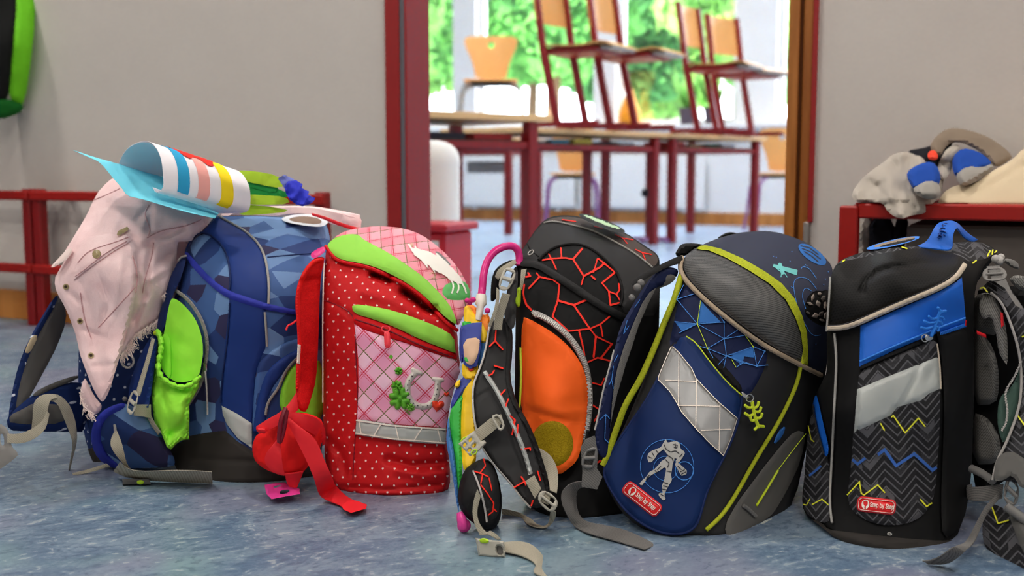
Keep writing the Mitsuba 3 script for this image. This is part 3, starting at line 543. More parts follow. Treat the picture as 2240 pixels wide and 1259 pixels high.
# clothes on the right bench
G = Surf([(1870, 430, 2.08), (1950, 340, 2.2), (2040, 320, 2.24), (2100, 285, 2.27), (2210, 340, 2.2), (2000, 460, 1.985), (1930, 470, 1.99), (1985, 440, 2.0), (2060, 420, 2.12), (2150, 340, 2.2), (1920, 380, 2.13)], .03, 24, [([(1905, 395), (1940, 430), (1960, 470)], 7, .012), ([(1950, 350), (1985, 400), (1990, 440)], 8, .012), ([(1880, 430), (1930, 400)], 6, .008)], 3)
t = thing('gym_bag', 'crumpled grey gym bag slung over the left end of the right bench', 'bag')
part(t, 'body', body(G, [(1861, 424), (1888, 386), (1931, 356), (1956, 335), (1985, 331), (2020, 340), (2035, 362), (2066, 380), (2058, 432), (2040, 443), (2034, 452), (2023, 467), (1995, 470), (1969, 480), (1942, 464), (1931, 442), (1904, 441), (1869, 442)], .08, 12, .02), 'bag_grey', 40)
part(t, 'lining', body(G, [(1975, 331), (2037, 320), (2075, 300), (2085, 320), (2060, 400), (2030, 380), (2004, 366)], .03, 8, .01, off=-.012), 'bag_dark', 40, 'dark blue lining')
part(t, 'flap', body(Surf([(2040, 320, 2.22), (2200, 340, 2.2), (2100, 290, 2.25)], .006, 30), [(2033, 322), (2041, 306), (2061, 286), (2085, 279), (2118, 284), (2158, 297), (2191, 318), (2216, 341), (2207, 351), (2180, 367), (2165, 352), (2140, 328), (2105, 312), (2080, 310), (2064, 326), (2058, 345), (2046, 338)], .03, 9, .012), 'bag_brown', 40, 'brown grey edge of the bag')
part(t, 'inner_cloth', body(G, [(2056, 350), (2072, 322), (2100, 314), (2090, 340), (2078, 380), (2062, 398), (2050, 372)], .03, 7, .012, off=.012), 'bag_grey', 40); part(t, 'tag', body(G, [(2030, 332), (2044, 326), (2054, 343), (2046, 352), (2028, 346)], .01, 4, .004, off=.02), 'heart_red', 40, 'red tag')
Q = Surf([(2020, 400, 2.04), (2045, 360, 2.1), (1990, 380, 2.1), (2030, 435, 2.05)])
for i, (lab, up_, toe) in enumerate([('blue and grey slipper in the gym bag, left one', [(1983, 375), (2010, 358), (2039, 352), (2055, 370), (2058, 400), (2040, 412), (2000, 416), (1986, 395)], [(1996, 414), (2008, 402), (2023, 393), (2045, 393), (2058, 410), (2058, 430), (2037, 438), (2010, 431)]),
        ('blue and grey slipper in the gym bag, right one', [(2083, 343), (2104, 323), (2137, 329), (2170, 351), (2165, 368), (2140, 376), (2100, 392), (2084, 378)], [(2091, 391), (2096, 372), (2118, 360), (2150, 364), (2169, 358), (2175, 367), (2131, 400), (2104, 408)])]):
    t = thing('slipper', lab, 'slipper', None); Q = Surf([(2020, 400, 2.02 + .03 * i), (2120, 380, 2.08 + .03 * i), (2020, 350, 2.1 + .03 * i)])
    part(t, 'upper', body(Q, up_, .06, 14, .03), 'slipper_blue', 40, 'blue knitted upper'); part(t, 'toe', body(Q, toe, .05, 16, .03, off=.02), 'slipper_grey', 40, 'grey toe')
K = Surf([(2050, 440, 2.06), (2240, 330, 2.14), (2240, 440, 2.03), (2140, 400, 2.08)], .01, 50, [([(2066, 420), (2150, 415), (2240, 360)], 8, .01)], 6)
single('cloth_sack', 'beige cloth sack lying on the right bench, cut by the right edge', 'bag', body(K, [(2056, 450), (2052, 440), (2064, 420), (2091, 404), (2131, 402), (2169, 374), (2212, 352), (2240, 322), (2330, 300), (2420, 360), (2420, 452), (2240, 454), (2080, 453)], .07, 18, .03), 'sack', 40)
D = Surf([(1940, 500, 2.2)], .01, 20)
for i, (p, c, lab) in enumerate([([(1882, 468), (1906, 466), (1912, 500), (1900, 560), (1876, 560)], 'bag_grey', 'grey sleeve hanging below the left end of the right bench'), ([(1900, 466), (1960, 470), (1958, 600), (1904, 600)], 'bag_dark', 'dark trousers hanging below the right bench'), ([(1956, 470), (1990, 468), (1980, 540), (1962, 600), (1950, 600)], 'black_cloth', 'black garment hanging right of the dark trousers')]):
    single('hanging_garment', lab, 'garment', body(D, p, .03, 8, .01, off=.012 * i), c, 40)
# ---------------------------------------------------------------- helpers for bags
def piece(depths, p, th=.003, rnd=3, rad=.0012, smooth=1, h=7, shrink=.0, off=0, **k): return body(depths if isinstance(depths, Surf) else Surf(depths), p, th, rnd, rad, shrink, h, off, smooth, **k)
def holed(outer, holes, smooth=1): return poly(outer, smooth).difference(unary_union([poly(h, 1) for h in holes]))
def ladder(t, depths, quad, name='ladder_buckle', m='beige_plastic', label=None, th=.006):
    """A ladder buckle: a plate with two slots and a bar, its corners given clockwise from the upper left."""
    a, b, c, d = [np.array(x, float) for x in quad]; sm = ch([a, b, c, d], 1)
    def uv(u, v): return (a * (1 - u) + b * u) * (1 - v) + (d * (1 - u) + c * u) * v
    out = [uv(*q) for q in [(0, 0), (1, 0), (1, 1), (0, 1)]]; hol = [[uv(*q) for q in [(.22, v0), (.78, v0), (.78, v1), (.22, v1)]] for v0, v1 in ((.16, .4), (.58, .82))]
    k = part(t, name, piece(depths, Polygon(ch(out, 2)).difference(unary_union([Polygon(h) for h in hol])), th, 3, .0015, 0, 2.4), m, 40, label)
    part(k, 'bar', cord(depths if isinstance(depths, Surf) else Surf(depths), [uv(.14, .49), uv(.86, .49)], np.linalg.norm(a - d) * .09, .002, 6), m, 40); return k
def teeth(t, S, p, w, off, step=3.4, m='zip_metal', tape=None, tw=9, name='zipper'):
    """A zipper: a tape with a row of teeth joined as one part."""
    q = cr(p, 60); L = LineString(q); k = t
    if tape: k = part(t, name, patch(S, LineString(q).buffer(tw / 2, cap_style='flat'), off, .008, 2, h=5, smooth=0), tape, 40)
    v = []
    for i in range(int(L.length / step)):
        a, b = np.array(L.interpolate(i * step).coords[0]), np.array(L.interpolate(i * step + .5).coords[0]); d = (b - a) / .5; nrm = np.array([-d[1], d[0]])
        s = 1 if i % 2 else -1; c = a + nrm * s * w * .12
        v.append(patch(S, Polygon([c - nrm * w / 2 - d * step * .33, c + nrm * w / 2 - d * step * .33, c + nrm * w / 2 + d * step * .33, c - nrm * w / 2 + d * step * .33]), off + .0022, .003, 0, h=30, smooth=0))
    part(k, 'teeth', cat(v), m, False, kind='stuff'); return k
def ring(S, cx, cy, r_px, w_px, off=.003, ry=None, rot=0): return tube(S.lift(np.vstack([ell(cx, cy, r_px, ry or r_px, rot), ell(cx, cy, r_px, ry or r_px, rot)[:2]]), off), w_px / 2 * float(S.Y([(cx, cy)])[0]) / F, 7, False)

# ---------------------------------------------------------------- first backpack: navy with dots, under the jacket
S1_ = Surf([(170, 1000, 1.81), (420, 1015, 1.80), (200, 700, 1.85), (450, 700, 1.86), (250, 410, 1.95), (480, 470, 1.95), (300, 850, 1.805)], .006, 60, seed=1)
t1 = thing('school_backpack', 'navy backpack with white dots under the pink denim jacket', 'backpack', None)
part(t1, 'body', body(S1_, [(262, 430), (300, 415), (380, 450), (400, 520), (395, 700), (385, 960), (360, 1010), (215, 1025), (192, 985), (174, 900), (170, 800), (178, 690), (225, 530)], .12, 24, .03), 'mat_dotted', 40)
part(t1, 'base', patch(S1_, [(190, 975), (240, 990), (330, 990), (332, 1018), (215, 1028), (198, 1000)], .004, .012), 'base_black', 40, 'dark base')
Q = Surf([(125, 650, 1.84), (60, 780, 1.72), (25, 915, 1.64), (143, 700, 1.85), (40, 900, 1.66)])
k = part(t1, 'shoulder_strap', piece(Q, [(122, 640), (142, 660), (146, 700), (126, 755), (100, 805), (72, 856), (50, 892), (34, 918), (30, 908), (42, 838), (62, 775), (88, 722)], .01, 6, .004, off=.0), 'grey_cloth', 40, 'grey inner side')
part(k, 'edge', piece(Q, [(122, 642), (128, 655), (88, 724), (63, 776), (42, 840), (31, 912), (24, 924), (19, 912), (20, 895), (32, 828), (50, 770), (72, 725)], .012, 6, .004, off=.006), 'mat_dotted', 40, 'navy dotted edge')
part(k, 'patch', patch(Q, [(71, 730), (85, 734), (63, 776), (52, 770)], .0085, .006), 'worn_beige', 40, 'worn beige patch')
Q = Surf([(60, 900, 1.66), (175, 850, 1.80), (175, 940, 1.78), (20, 940, 1.63), (110, 850, 1.74)])
k = part(t1, 'hip_fin', piece(Q, [(70, 864), (112, 846), (170, 832), (186, 850), (190, 944), (150, 944), (60, 943), (18, 941), (14, 912), (40, 888)], .012, 8, .006), 'mat_dotted', 40)
part(k, 'edging', piece(Q, [(70, 860), (112, 838), (170, 818), (173, 828), (116, 849), (78, 868)], .012, 4, .003, off=.003), 'grey_cloth', 40, 'grey edging')
part(k, 'lining', patch(Q, [(50, 894), (74, 880), (152, 886), (152, 926), (22, 928), (20, 908)], .004, .008), 'grey_cloth', 40, 'grey lining')
Q2 = Surf([(80, 870, 1.66), (165, 1000, 1.74), (20, 950, 1.60), (100, 930, 1.64)])
part(t1, 'webbing', band([(68, 945, 1.655), (72, 905, 1.655), (76, 878, 1.655), (92, 864, 1.66), (120, 862, 1.665)], [(100, 938, 1.65), (102, 912, 1.65), (106, 888, 1.65), (112, 874, 1.655), (126, 870, 1.66)]), 'mat_web_beige', 40)
part(t1, 'webbing', band([(100, 864, 1.663), (124, 862, 1.665), (146, 878, 1.675), (160, 905, 1.69), (168, 945, 1.70), (162, 990, 1.73), (153, 1026, fy(1026))], [(104, 878, 1.66), (118, 878, 1.66), (134, 900, 1.67), (146, 930, 1.68), (157, 960, 1.69), (156, 995, 1.72), (150, 1028, fy(1028))]), 'mat_web_beige', 40)
part(t1, 'webbing', band([(16, 948, 1.61), (40, 948, 1.62), (68, 938, 1.635), (92, 920, 1.645), (102, 895, 1.65)], [(16, 968, 1.605), (44, 969, 1.615), (76, 958, 1.63), (98, 938, 1.64), (108, 905, 1.65)]), 'mat_web_beige', 40)
k = part(t1, 'buckle', piece([(0, 960, 1.62), (30, 1000, 1.60), (20, 920, 1.63)], holed([(-16, 925), (10, 928), (26, 958), (24, 975), (42, 992), (30, 1004), (8, 1020), (-6, 1030), (-16, 1026)], [[(0, 945), (8, 950), (10, 975), (2, 975)]], 1), .008, 4, .002), 'grey_plastic', 40, 'grey plastic buckle'); 
part(t1, 'key_ring', ring(Surf([(280, 788, 1.765)]), 279, 789, 13, 5, 0, 15, -10), 'white_plastic', 40, 'white ring')
part(t1, 'button', piece([(273, 872, 1.775)], ell(273, 872, 5.5, 5.5), .006, 5, .003), 'silver', 40, 'grey snap button')
part(t1, 'floor_strap', band([fl(158, 1034, .006), fl(185, 1028, .006), fl(232, 1013, .02)], [fl(160, 1039, .002), fl(190, 1034, .002), fl(240, 1019, .016)]), 'mat_web_beige', 40)

# ---------------------------------------------------------------- pink denim jacket
fold = [([(300, 560), (310, 640), (285, 740), (262, 800)], 9, .008), ([(215, 600), (240, 660), (215, 740), (225, 830)], 11, .006), ([(180, 620), (200, 690), (205, 780)], 9, .005), ([(290, 520), (310, 545), (345, 520), (400, 500)], 9, .010), ([(330, 540), (322, 600), (318, 650)], 7, .010),
    ([(300, 480), (330, 450), (326, 500)], 8, .008), ([(245, 430), (260, 470), (240, 520)], 12, -.006), ([(350, 575), (375, 555)], 9, .009), ([(330, 610), (358, 590)], 8, -.008), ([(265, 560), (255, 640), (240, 700)], 10, -.005), ([(150, 640), (172, 660)], 6, .005), ([(180, 720), (230, 740)], 6, .004), ([(205, 800), (245, 800)], 7, .005), ([(300, 610), (312, 670), (290, 700)], 8, .008)]
SJ = Surf([(160, 598, 1.735), (116, 617, 1.76), (205, 440, 1.86), (250, 400, 1.89), (330, 450, 1.82), (290, 500, 1.765), (215, 560, 1.725), (390, 560, 1.80), (420, 520, 1.80), (470, 475, 1.86), (300, 620, 1.715), (365, 620, 1.775), (175, 760, 1.725), (240, 800, 1.69), (210, 900, 1.68), (280, 740, 1.735), (340, 700, 1.775), (440, 470, 1.83)], .011, 70, fold, 5)
tj = thing('denim_jacket', 'pink denim jacket with frayed hem draped over the leftmost backpack', 'jacket', None)
part(tj, 'body', piece(SJ, [(205, 436), (220, 412), (250, 385), (300, 392), (360, 430), (430, 455), (462, 470), (446, 503), (425, 515), (421, 527), (400, 528), (388, 528), (387, 566), (372, 612), (360, 650), (350, 697), (335, 709), (314, 721), (296, 733), (279, 765), (265, 778), (258, 770), (240, 700), (200, 640), (160, 600), (135, 560), (163, 515), (190, 470)], .012, 7, .006, 1, 6), 'mat_denim', 42)
SP = Surf([(160, 598, 1.73), (116, 617, 1.755), (215, 560, 1.715), (300, 620, 1.70), (175, 760, 1.715), (240, 800, 1.675), (210, 900, 1.672), (280, 740, 1.70), (290, 520, 1.75), (180, 500, 1.79)], .009, 60, fold, 5)
part(tj, 'back_panel', piece([(386, 527, 1.86), (420, 530, 1.87), (395, 640, 1.83)], [(376, 515), (430, 512), (426, 540), (410, 570), (396, 600), (380, 660), (352, 700), (346, 640), (366, 560)], .006, 4, .002), 'mat_denim', 42)
part(tj, 'front_panel', piece(SP, [(118, 612), (128, 592), (150, 555), (180, 520), (240, 510), (285, 505), (300, 560), (298, 620), (290, 680), (273, 740), (262, 780), (252, 812), (240, 853), (226, 880), (216, 872), (200, 842), (184, 800), (174, 772), (168, 740), (160, 715), (143, 672), (124, 640)], .008, 7, .006, 1, 6, off=.006), 'mat_denim', 42)
part(tj, 'cuff', piece([(180, 850, 1.70), (215, 905, 1.69), (225, 870, 1.69)], [(184, 824), (192, 836), (204, 862), (216, 878), (223, 884), (221, 897), (208, 908), (196, 900), (184, 886), (177, 866), (176, 852)], .012, 6, .006, off=.0), 'mat_denim', 42, 'turned hem corner with frayed edge')
part(tj, 'collar_tip', piece([(120, 580, 1.735), (160, 560, 1.735), (150, 540, 1.75)], [(110, 583), (128, 565), (150, 540), (160, 548), (148, 566), (131, 577), (116, 585)], .006, 4, .003, off=.006), 'mat_denim_fray', 42, 'pale collar tip')
part(tj, 'pocket_flap', patch(SP, [(160, 599), (175, 562), (213, 534), (250, 522), (283, 510), (289, 524), (279, 532), (250, 548), (213, 573), (186, 593), (161, 612)], .0125, .01, 3, smooth=0), 'mat_denim', 42, 'pocket flap')
for q in ([(170, 575), (190, 553), (215, 541), (252, 529), (282, 518)], [(165, 604), (187, 588), (213, 567), (250, 542), (278, 527)]): part(tj, 'seam', cord(SP, q, 1.0, .0132, 24, 5), 'mat_denim_seam', 40)
for q in ([(215, 716), (235, 695), (262, 665), (285, 640), (295, 628)], [(176, 640), (186, 700), (200, 740)], [(290, 560), (300, 600), (297, 640)]): part(tj, 'seam', cord(SP, q, 1.2, .0065, 24, 5), 'mat_denim_seam', 40)
for q in ([(326, 448), (318, 470), (328, 500), (325, 515)], [(205, 437), (235, 425), (262, 412)], [(312, 640), (320, 600), (332, 560), (336, 530)], [(322, 520), (352, 505), (400, 495), (440, 480)]): part(tj, 'seam', cord(SJ, q, 1.1, .001, 24, 5), 'mat_denim_seam', 40)
k = part(tj, 'button', piece(SP, ell(211, 555, 9.5, 10, 20), .003, 7, .0022, off=.0165, shrink=0), 'brass', 40, 'brass button'); part(k, 'boss', piece(SP, ell(211, 555, 4, 4.5), .002, 3, .001, off=.0185), 'brass', 40)
part(tj, 'metal_tag', piece(SP, [(255, 514), (258, 505), (278, 495), (282, 500), (279, 504), (260, 515)], .002, 2, .001, 0, off=.0135), 'brass', 40, 'narrow metal tag')
for x, y in ((144, 627), (175, 702), (199, 777)):
    k = part(tj, 'eyelet', piece(SP, Point(x, y).buffer(6.5).difference(Point(x, y).buffer(3.6)), .002, 2.5, .001, 0, 3, off=.0085), 'brass', 40, 'brass snap eyelet'); part(k, 'hole', patch(SP, ell(x, y, 4, 4), .0066, .002, 0), 'hole', 40)
g = np.random.default_rng(3); fr = []
for (line_, S_, n) in ([[(350, 697), (335, 709), (314, 721), (296, 733), (279, 765), (265, 778)], SJ, 150], [[(177, 852), (178, 872), (188, 892), (206, 908)], SP, 45], [[(355, 650), (362, 640), (358, 668), (352, 690)], SJ, 30]):
    L = LineString(line_)
    for i in range(n):
        a = np.array(L.interpolate(g.uniform(0, L.length)).coords[0]); d = g.normal(size=2) * 4 + [2.5, 7]; e = d + g.normal(size=2) * 4
        q = np.array([a - d * .3, a + d * .5, a + d + g.normal(size=2) * 2, a + d * .8 + e * .5]); P = S_.lift(q, .006) - np.array([[0, g.uniform(0, .006), 0]]) * np.array([[0], [1], [1], [.5]]); fr.append(tube(P, .0005, 4, False))
part(tj, 'frayed_hem', cat(fr), 'mat_denim_fray', 40, 'frayed white threads of the hem', 'stuff')
part(tj, 'sleeve', slab(np.stack([cr(ats(l), 40) for l in ([(405, 500, 1.86), (440, 484, 1.88), (500, 462, 1.93), (575, 455, 1.97), (675, 454, 1.99), (725, 460, 1.98), (787, 472, 1.96)], [(405, 512, 1.83), (440, 500, 1.85), (500, 474, 1.90), (575, 462, 1.95), (675, 460, 1.97), (725, 468, 1.955), (788, 482, 1.94)], [(405, 530, 1.85), (440, 525, 1.87), (500, 492, 1.91), (575, 476, 1.95), (675, 470, 1.965), (722, 488, 1.95), (789, 500, 1.945)])], 1).repeat(2, 1)[:, [0, 2, 4]], .012), 'mat_denim', 45, 'sleeve lying across')
part(tj, 'sleeve_cuff', piece([(770, 470, 1.94), (790, 500, 1.93), (750, 480, 1.94)], [(742, 465), (785, 471), (791, 482), (789, 499), (772, 496), (750, 488)], .02, 5, .004, 0), 'mat_denim', 42)

# ---------------------------------------------------------------- paper crafts on the jacket
front = [(160, 328, 1.79), (200, 346, 1.75), (221, 358, 1.72), (250, 392, 1.69), (270, 416, 1.675), (279, 427, 1.672), (296, 432, 1.674), (350, 447, 1.69), (410, 464, 1.71), (470, 477, 1.74)]
rear = [(165, 330, 1.80), (205, 343, 1.79), (225, 349, 1.79), (240, 353, 1.79), (258, 358, 1.82), (300, 362, 1.87), (380, 384, 1.90), (430, 410, 1.92), (490, 452, 1.92)]
G = np.stack([cr(ats(front), 30), cr(ats(rear), 30)], 0); G = G[0][:, None] * (1 - np.linspace(0, 1, 7))[None, :, None] + G[1][:, None] * np.linspace(0, 1, 7)[None, :, None]
single('paper_sheet', 'light blue paper sheet under the striped paper arch, one corner curling up', 'paper', slab(G, .0009), 'paper_blue', 40)
SecL = [(334, 409, 1.716), (346, 421, 1.70), (354, 416, 1.70), (357, 385, 1.70), (353, 350, 1.705), (341, 322, 1.72), (322, 309, 1.745), (300, 312, 1.775), (280, 324, 1.80), (265, 345, 1.82), (257, 366, 1.83)]
SecR = [(480, 466, 1.80), (520, 466, 1.79), (543, 460, 1.785), (548, 436, 1.78), (546, 412, 1.775), (537, 390, 1.785), (523, 375, 1.80), (505, 372, 1.83), (490, 378, 1.86), (480, 392, 1.88), (475, 410, 1.89)]
A, B = cr(ats(SecL), 40), cr(ats(SecR), 40); s = np.linspace(0, 1, 26)[:, None, None]; ARCH = A[None] * (1 - s) + B[None] * s
tp = thing('paper_arch', 'white paper bent to an arch with coloured stripes on the blue sheet', 'paper craft', None)
part(tp, 'outer_paper', slab(ARCH, .0008), 'paper_white', 40)
mid = ARCH.mean(axis=(0, 1)); axis_ = (B - A).mean(0); axis_ /= np.linalg.norm(axis_)
def arch_at(s, t): 
    i, j = s * 25, t * 39; i0, j0 = np.clip(np.floor(i).astype(int), 0, 24), np.clip(np.floor(j).astype(int), 0, 38); a, b = (i - i0)[..., None], (j - j0)[..., None]
    return (ARCH[i0, j0] * (1 - a) + ARCH[i0 + 1, j0] * a) * (1 - b) + (ARCH[i0, j0 + 1] * (1 - a) + ARCH[i0 + 1, j0 + 1] * a) * b
def arch_patch(s0, s1, t0, t1, out, th=.0006, n=8, m=30, edge=None):
    S_, T_ = np.meshgrid(np.linspace(s0, s1, n), np.linspace(t0, t1, m), indexing='ij')
    if edge is not None: T_ = t0 + (T_ - t0) / (t1 - t0) * (edge(S_) - t0)
    P = arch_at(S_, T_); c = A.mean(0)[None, None] * (1 - S_[..., None]) + B.mean(0)[None, None] * S_[..., None]; N = P - c; N -= (N @ axis_)[..., None] * axis_; N /= np.linalg.norm(N, axis=-1, keepdims=True)
    return slab(P + N * out, th)
part(tp, 'inner_paper', arch_patch(.0, 1, .02, 1, -.0016, .0008, 26, 40), 'paper_inside', 40, 'light blue inner paper')
for (s0, s1, m, lab) in ((.17, .30, 'stripe_blue', 'blue stripe'), (.40, .53, 'stripe_pink', 'pink stripe'), (.66, .80, 'stripe_yellow', 'yellow stripe')):
    part(tp, 'stripe', arch_patch(s0, s1, .155, .66, .0014), m, 40, lab)
part(tp, 'scalloped_cutout', arch_patch(.24, .70, .70, .42, .0026, edge=lambda S: .545 - .115 * np.abs(np.sin((S - .24) / .46 * math.pi * 2)) ** .7), 'paper_red', 40, 'red scalloped cutout')
Fz = Surf([(530, 400, 1.83), (690, 430, 1.86), (600, 450, 1.84)], .004, 30)
tf = thing('paper_flower', 'paper tulip with green leaves and blue crumpled petals beside the striped arch', 'paper craft', None)
for p, m, o in ([(515, 372), (560, 374), (605, 383), (621, 397), (616, 412), (570, 404), (520, 392)], 'paper_lime', .006), ([(515, 384), (560, 392), (612, 408), (600, 424), (560, 412), (515, 402)], 'paper_green', .002), ([(520, 396), (560, 404), (628, 417), (630, 434), (570, 430), (520, 420)], 'paper_green', .0), ([(520, 424), (570, 426), (626, 430), (636, 446), (570, 448), (520, 446)], 'paper_lime', .005), ([(520, 446), (600, 452), (640, 462), (560, 470), (520, 470)], 'paper_lime', -.004):
    part(tf, 'leaf', piece(Fz, p, .0012, 2, .0005, 1, off=o), m, 40)
FP = Surf([(610, 400, 1.82), (690, 430, 1.84), (645, 450, 1.81), (650, 410, 1.80)], .016, 16, seed=9)
part(tf, 'petal', piece(FP, [(608, 390), (622, 382), (640, 390), (652, 398), (640, 412), (624, 414)], .002, 3, .001, 0, 4, off=.006), 'petal_light', 30, 'pale violet petal tip')
part(tf, 'petal', piece(FP, [(622, 410), (630, 396), (648, 394), (662, 403), (660, 410), (666, 414), (676, 418), (674, 426), (690, 433), (686, 440), (678, 446), (662, 451), (648, 447), (634, 437), (626, 424)], .004, 5, .003, 0, 4, off=.012), 'petal', 30, 'crumpled blue petals')
# ---------------------------------------------------------------- second backpack: blue stones print
S2 = Surf([(395, 1045, 1.745), (480, 1052, 1.692), (600, 1052, 1.692), (740, 1045, 1.74), (360, 760, 1.78), (420, 750, 1.735), (500, 750, 1.705), (585, 750, 1.705), (740, 750, 1.77), (405, 560, 1.80), (500, 580, 1.735), (585, 600, 1.735), (720, 600, 1.80), (470, 475, 1.86), (560, 473, 1.92), (720, 488, 1.95), (600, 520, 1.83)], .005, 90, [([(420, 1000), (520, 1008), (640, 1010)], 5, .003)], 8)
t2 = thing('school_backpack', 'blue backpack with angular stone print and open lime side pocket', 'backpack', None)
part(t2, 'body', body(S2, [(470, 472), (447, 502), (426, 515), (410, 542), (402, 575), (390, 640), (372, 720), (358, 830), (362, 940), (375, 1000), (395, 1040), (470, 1053), (600, 1053), (695, 1042), (716, 900), (722, 600), (722, 520), (715, 489), (640, 475), (560, 471)], .13, 18, .016, .16, smooth=0), 'mat_stones', 42)
part(t2, 'front_band', patch(S2, [(471, 476), (480, 474), (507, 489), (540, 509), (567, 537), (577, 559), (584, 592), (588, 640), (587, 662), (580, 682), (584, 755), (571, 780), (561, 812), (556, 855), (553, 905), (551, 930), (552, 984), (520, 962), (496, 930), (486, 906), (482, 880), (486, 817), (492, 755), (498, 700), (502, 650), (503, 620), (500, 575), (490, 545), (470, 521), (440, 508), (452, 498)], .004, .012, 4, smooth=1), 'navy_panel', 42, 'plain dark blue band')
part(t2, 'reflector', patch(S2, [(485, 887), (520, 905), (551, 926), (551, 979), (520, 958), (496, 927), (487, 905)], .0085, .008, 2, smooth=0), 'reflective', 40, 'grey reflective corner')
part(t2, 'inset_seam', cord(S2, [(406, 552), (413, 532), (426, 515), (440, 508), (470, 521), (490, 545), (500, 575), (503, 620), (500, 640)], 2, .004, 50), 'navy', 40)
for q in ([(480, 473), (507, 488), (540, 508), (567, 536), (578, 559), (585, 592), (588, 630), (587, 664)], [(579, 682), (582, 720), (584, 757)]): part(t2, 'piping', cord(S2, q, 2.6, .005, 40), 'piping_grey', 40, 'grey piping')
part(t2, 'panel_seam', cord(S2, [(502, 662), (496, 752), (487, 817), (482, 880)], 1.8, .004, 30), 'navy', 40)
part(t2, 'panel_seam', cord(S2, [(585, 562), (630, 558), (680, 554), (700, 552)], 1.3, .001, 20), 'navy', 40)
part(t2, 'lid_trim', patch(S2, [(406, 546), (430, 574), (462, 609), (500, 636), (550, 652), (585, 664), (640, 676), (706, 688), (706, 697), (643, 687), (585, 678), (540, 666), (495, 651), (458, 623), (422, 586), (403, 556)], .008, .012, 6), 'violet_trim', 42, 'violet blue lid trim')
part(t2, 'base', patch(S2, [(372, 984), (413, 953), (450, 946), (492, 941), (520, 965), (552, 986), (600, 991), (700, 985), (698, 1043), (600, 1056), (470, 1056), (397, 1044), (380, 1012)], .004, .014, 5, smooth=0), 'base_black', 42, 'black base')
# lime side pocket
SL = Surf([(343, 725, 1.742), (375, 652, 1.748), (440, 727, 1.704), (440, 820, 1.698), (375, 832, 1.712), (338, 920, 1.70), (372, 980, 1.68), (410, 960, 1.69)], .003, 30)
k = part(t2, 'side_pocket', patch(SL, [(374, 652), (384, 653), (400, 664), (425, 692), (440, 727), (445, 765), (441, 797), (435, 823), (410, 836), (376, 834), (348, 800), (352, 755), (360, 722), (367, 680)], -.004, .012, 3), 'lime', 42, 'lime green pocket')
part(k, 'inner_fold', patch(SL, [(360, 724), (372, 735), (374, 780), (374, 832), (356, 812), (350, 790), (352, 755)], .002, .008, 4), 'lime', 42)
gp = lambda q, d: .0035 * np.sin(q[:, 0] * .9 + q[:, 1] * .25) * np.exp(-d / 10)
part(k, 'pouch', piece(Surf([(343, 725, 1.755), (350, 800, 1.735), (375, 845, 1.708), (435, 830, 1.708), (338, 920, 1.705), (372, 980, 1.685), (410, 960, 1.695), (385, 900, 1.67)], .006, 26, [([(352, 850), (368, 900), (372, 960)], 7, .006), ([(412, 880), (400, 930), (372, 950)], 6, .008), ([(420, 850), (395, 880)], 6, -.005)], 4), [(341, 728), (352, 722), (362, 736), (354, 752), (356, 770), (349, 785), (352, 800), (350, 815), (360, 828), (374, 838), (386, 842), (398, 846), (410, 840), (422, 836), (436, 822), (434, 848), (424, 866), (414, 884), (414, 915), (413, 960), (398, 962), (386, 970), (374, 983), (365, 977), (353, 947), (338, 922), (332, 880), (332, 850), (334, 820), (338, 797), (344, 765), (346, 745)], .02, 7, .008, 0, 4, fn=gp), "lime", 45, "gathered lime pouch")
part(k, 'gather', piece(SL, unary_union([Point(*q).buffer(r) for q, r in zip(cr([(344, 724), (352, 745), (350, 775), (346, 800), (352, 822), (372, 838), (395, 846), (418, 840), (437, 824)], 32), 5.5 + 1.6 * np.sin(np.arange(32) * 2.2))]), .012, 5, .006, 0, 3, off=.026), 'lime', 45, 'elastic gathered rim')
part(k, 'cord_stop', piece([(342, 726, 1.72)], ell(343, 727, 9, 6, -15), .01, 5, .005), 'lime_yellow', 40, 'yellow cord stop')
teeth(t2, S2, [(382, 634), (405, 650), (433, 685), (448, 720), (453, 752), (449, 795), (438, 840), (423, 867), (409, 888)], 5, .007, 3.6, 'silver_dark', 'silver', 8, 'pocket_zipper')
k = part(t2, 'zip_slider', piece(S2, [(444, 793), (452, 795), (453, 812), (446, 812)], .006, 3, .002, 0, off=.014), 'chrome', 40)
part(k, 'pull_chain', cat([ball(q, .0016, 1) for q in S2.lift(cr([(449, 812), (452, 850), (454, 905)], 34), .012)]), 'silver', 40, 'beaded pull chain', 'stuff')
part(t2, 'pocket_webbing', band([(318, 853, 1.71), (316, 885, 1.705), (326, 920, 1.70), (346, 950, 1.70)], [(326, 856, 1.705), (325, 885, 1.70), (334, 916, 1.695), (352, 944, 1.695)]), 'mat_web_beige', 40)
# right mesh pocket
part(t2, 'mesh_pocket', patch(S2, [(716, 742), (670, 738), (640, 742), (605, 758), (585, 775), (568, 790), (560, 812), (556, 855), (553, 905), (552, 940), (562, 950), (640, 970), (716, 970)], .010, .016, 7), 'mat_stones', 42, 'rounded pocket')
part(t2, 'pocket_binding', patch(S2, [(668, 755), (640, 768), (614, 784), (590, 804), (575, 832), (562, 880), (554, 930), (553, 950), (584, 935), (582, 895), (590, 856), (617, 818), (647, 784), (668, 772)], .014, .016, 6), 'navy_panel', 42, 'dark blue binding')
part(t2, 'pocket_lining', patch(S2, [(660, 785), (632, 806), (621, 832), (612, 860), (612, 895), (640, 930), (712, 925), (712, 790)], .0145, .01, 3), 'lime', 42, 'lime lining')
teeth(t2, S2, [(650, 782), (625, 812), (607, 850), (587, 880), (581, 908)], 4, .016, 3.4, 'silver_dark', 'silver_dark', 6, 'mesh_zipper')
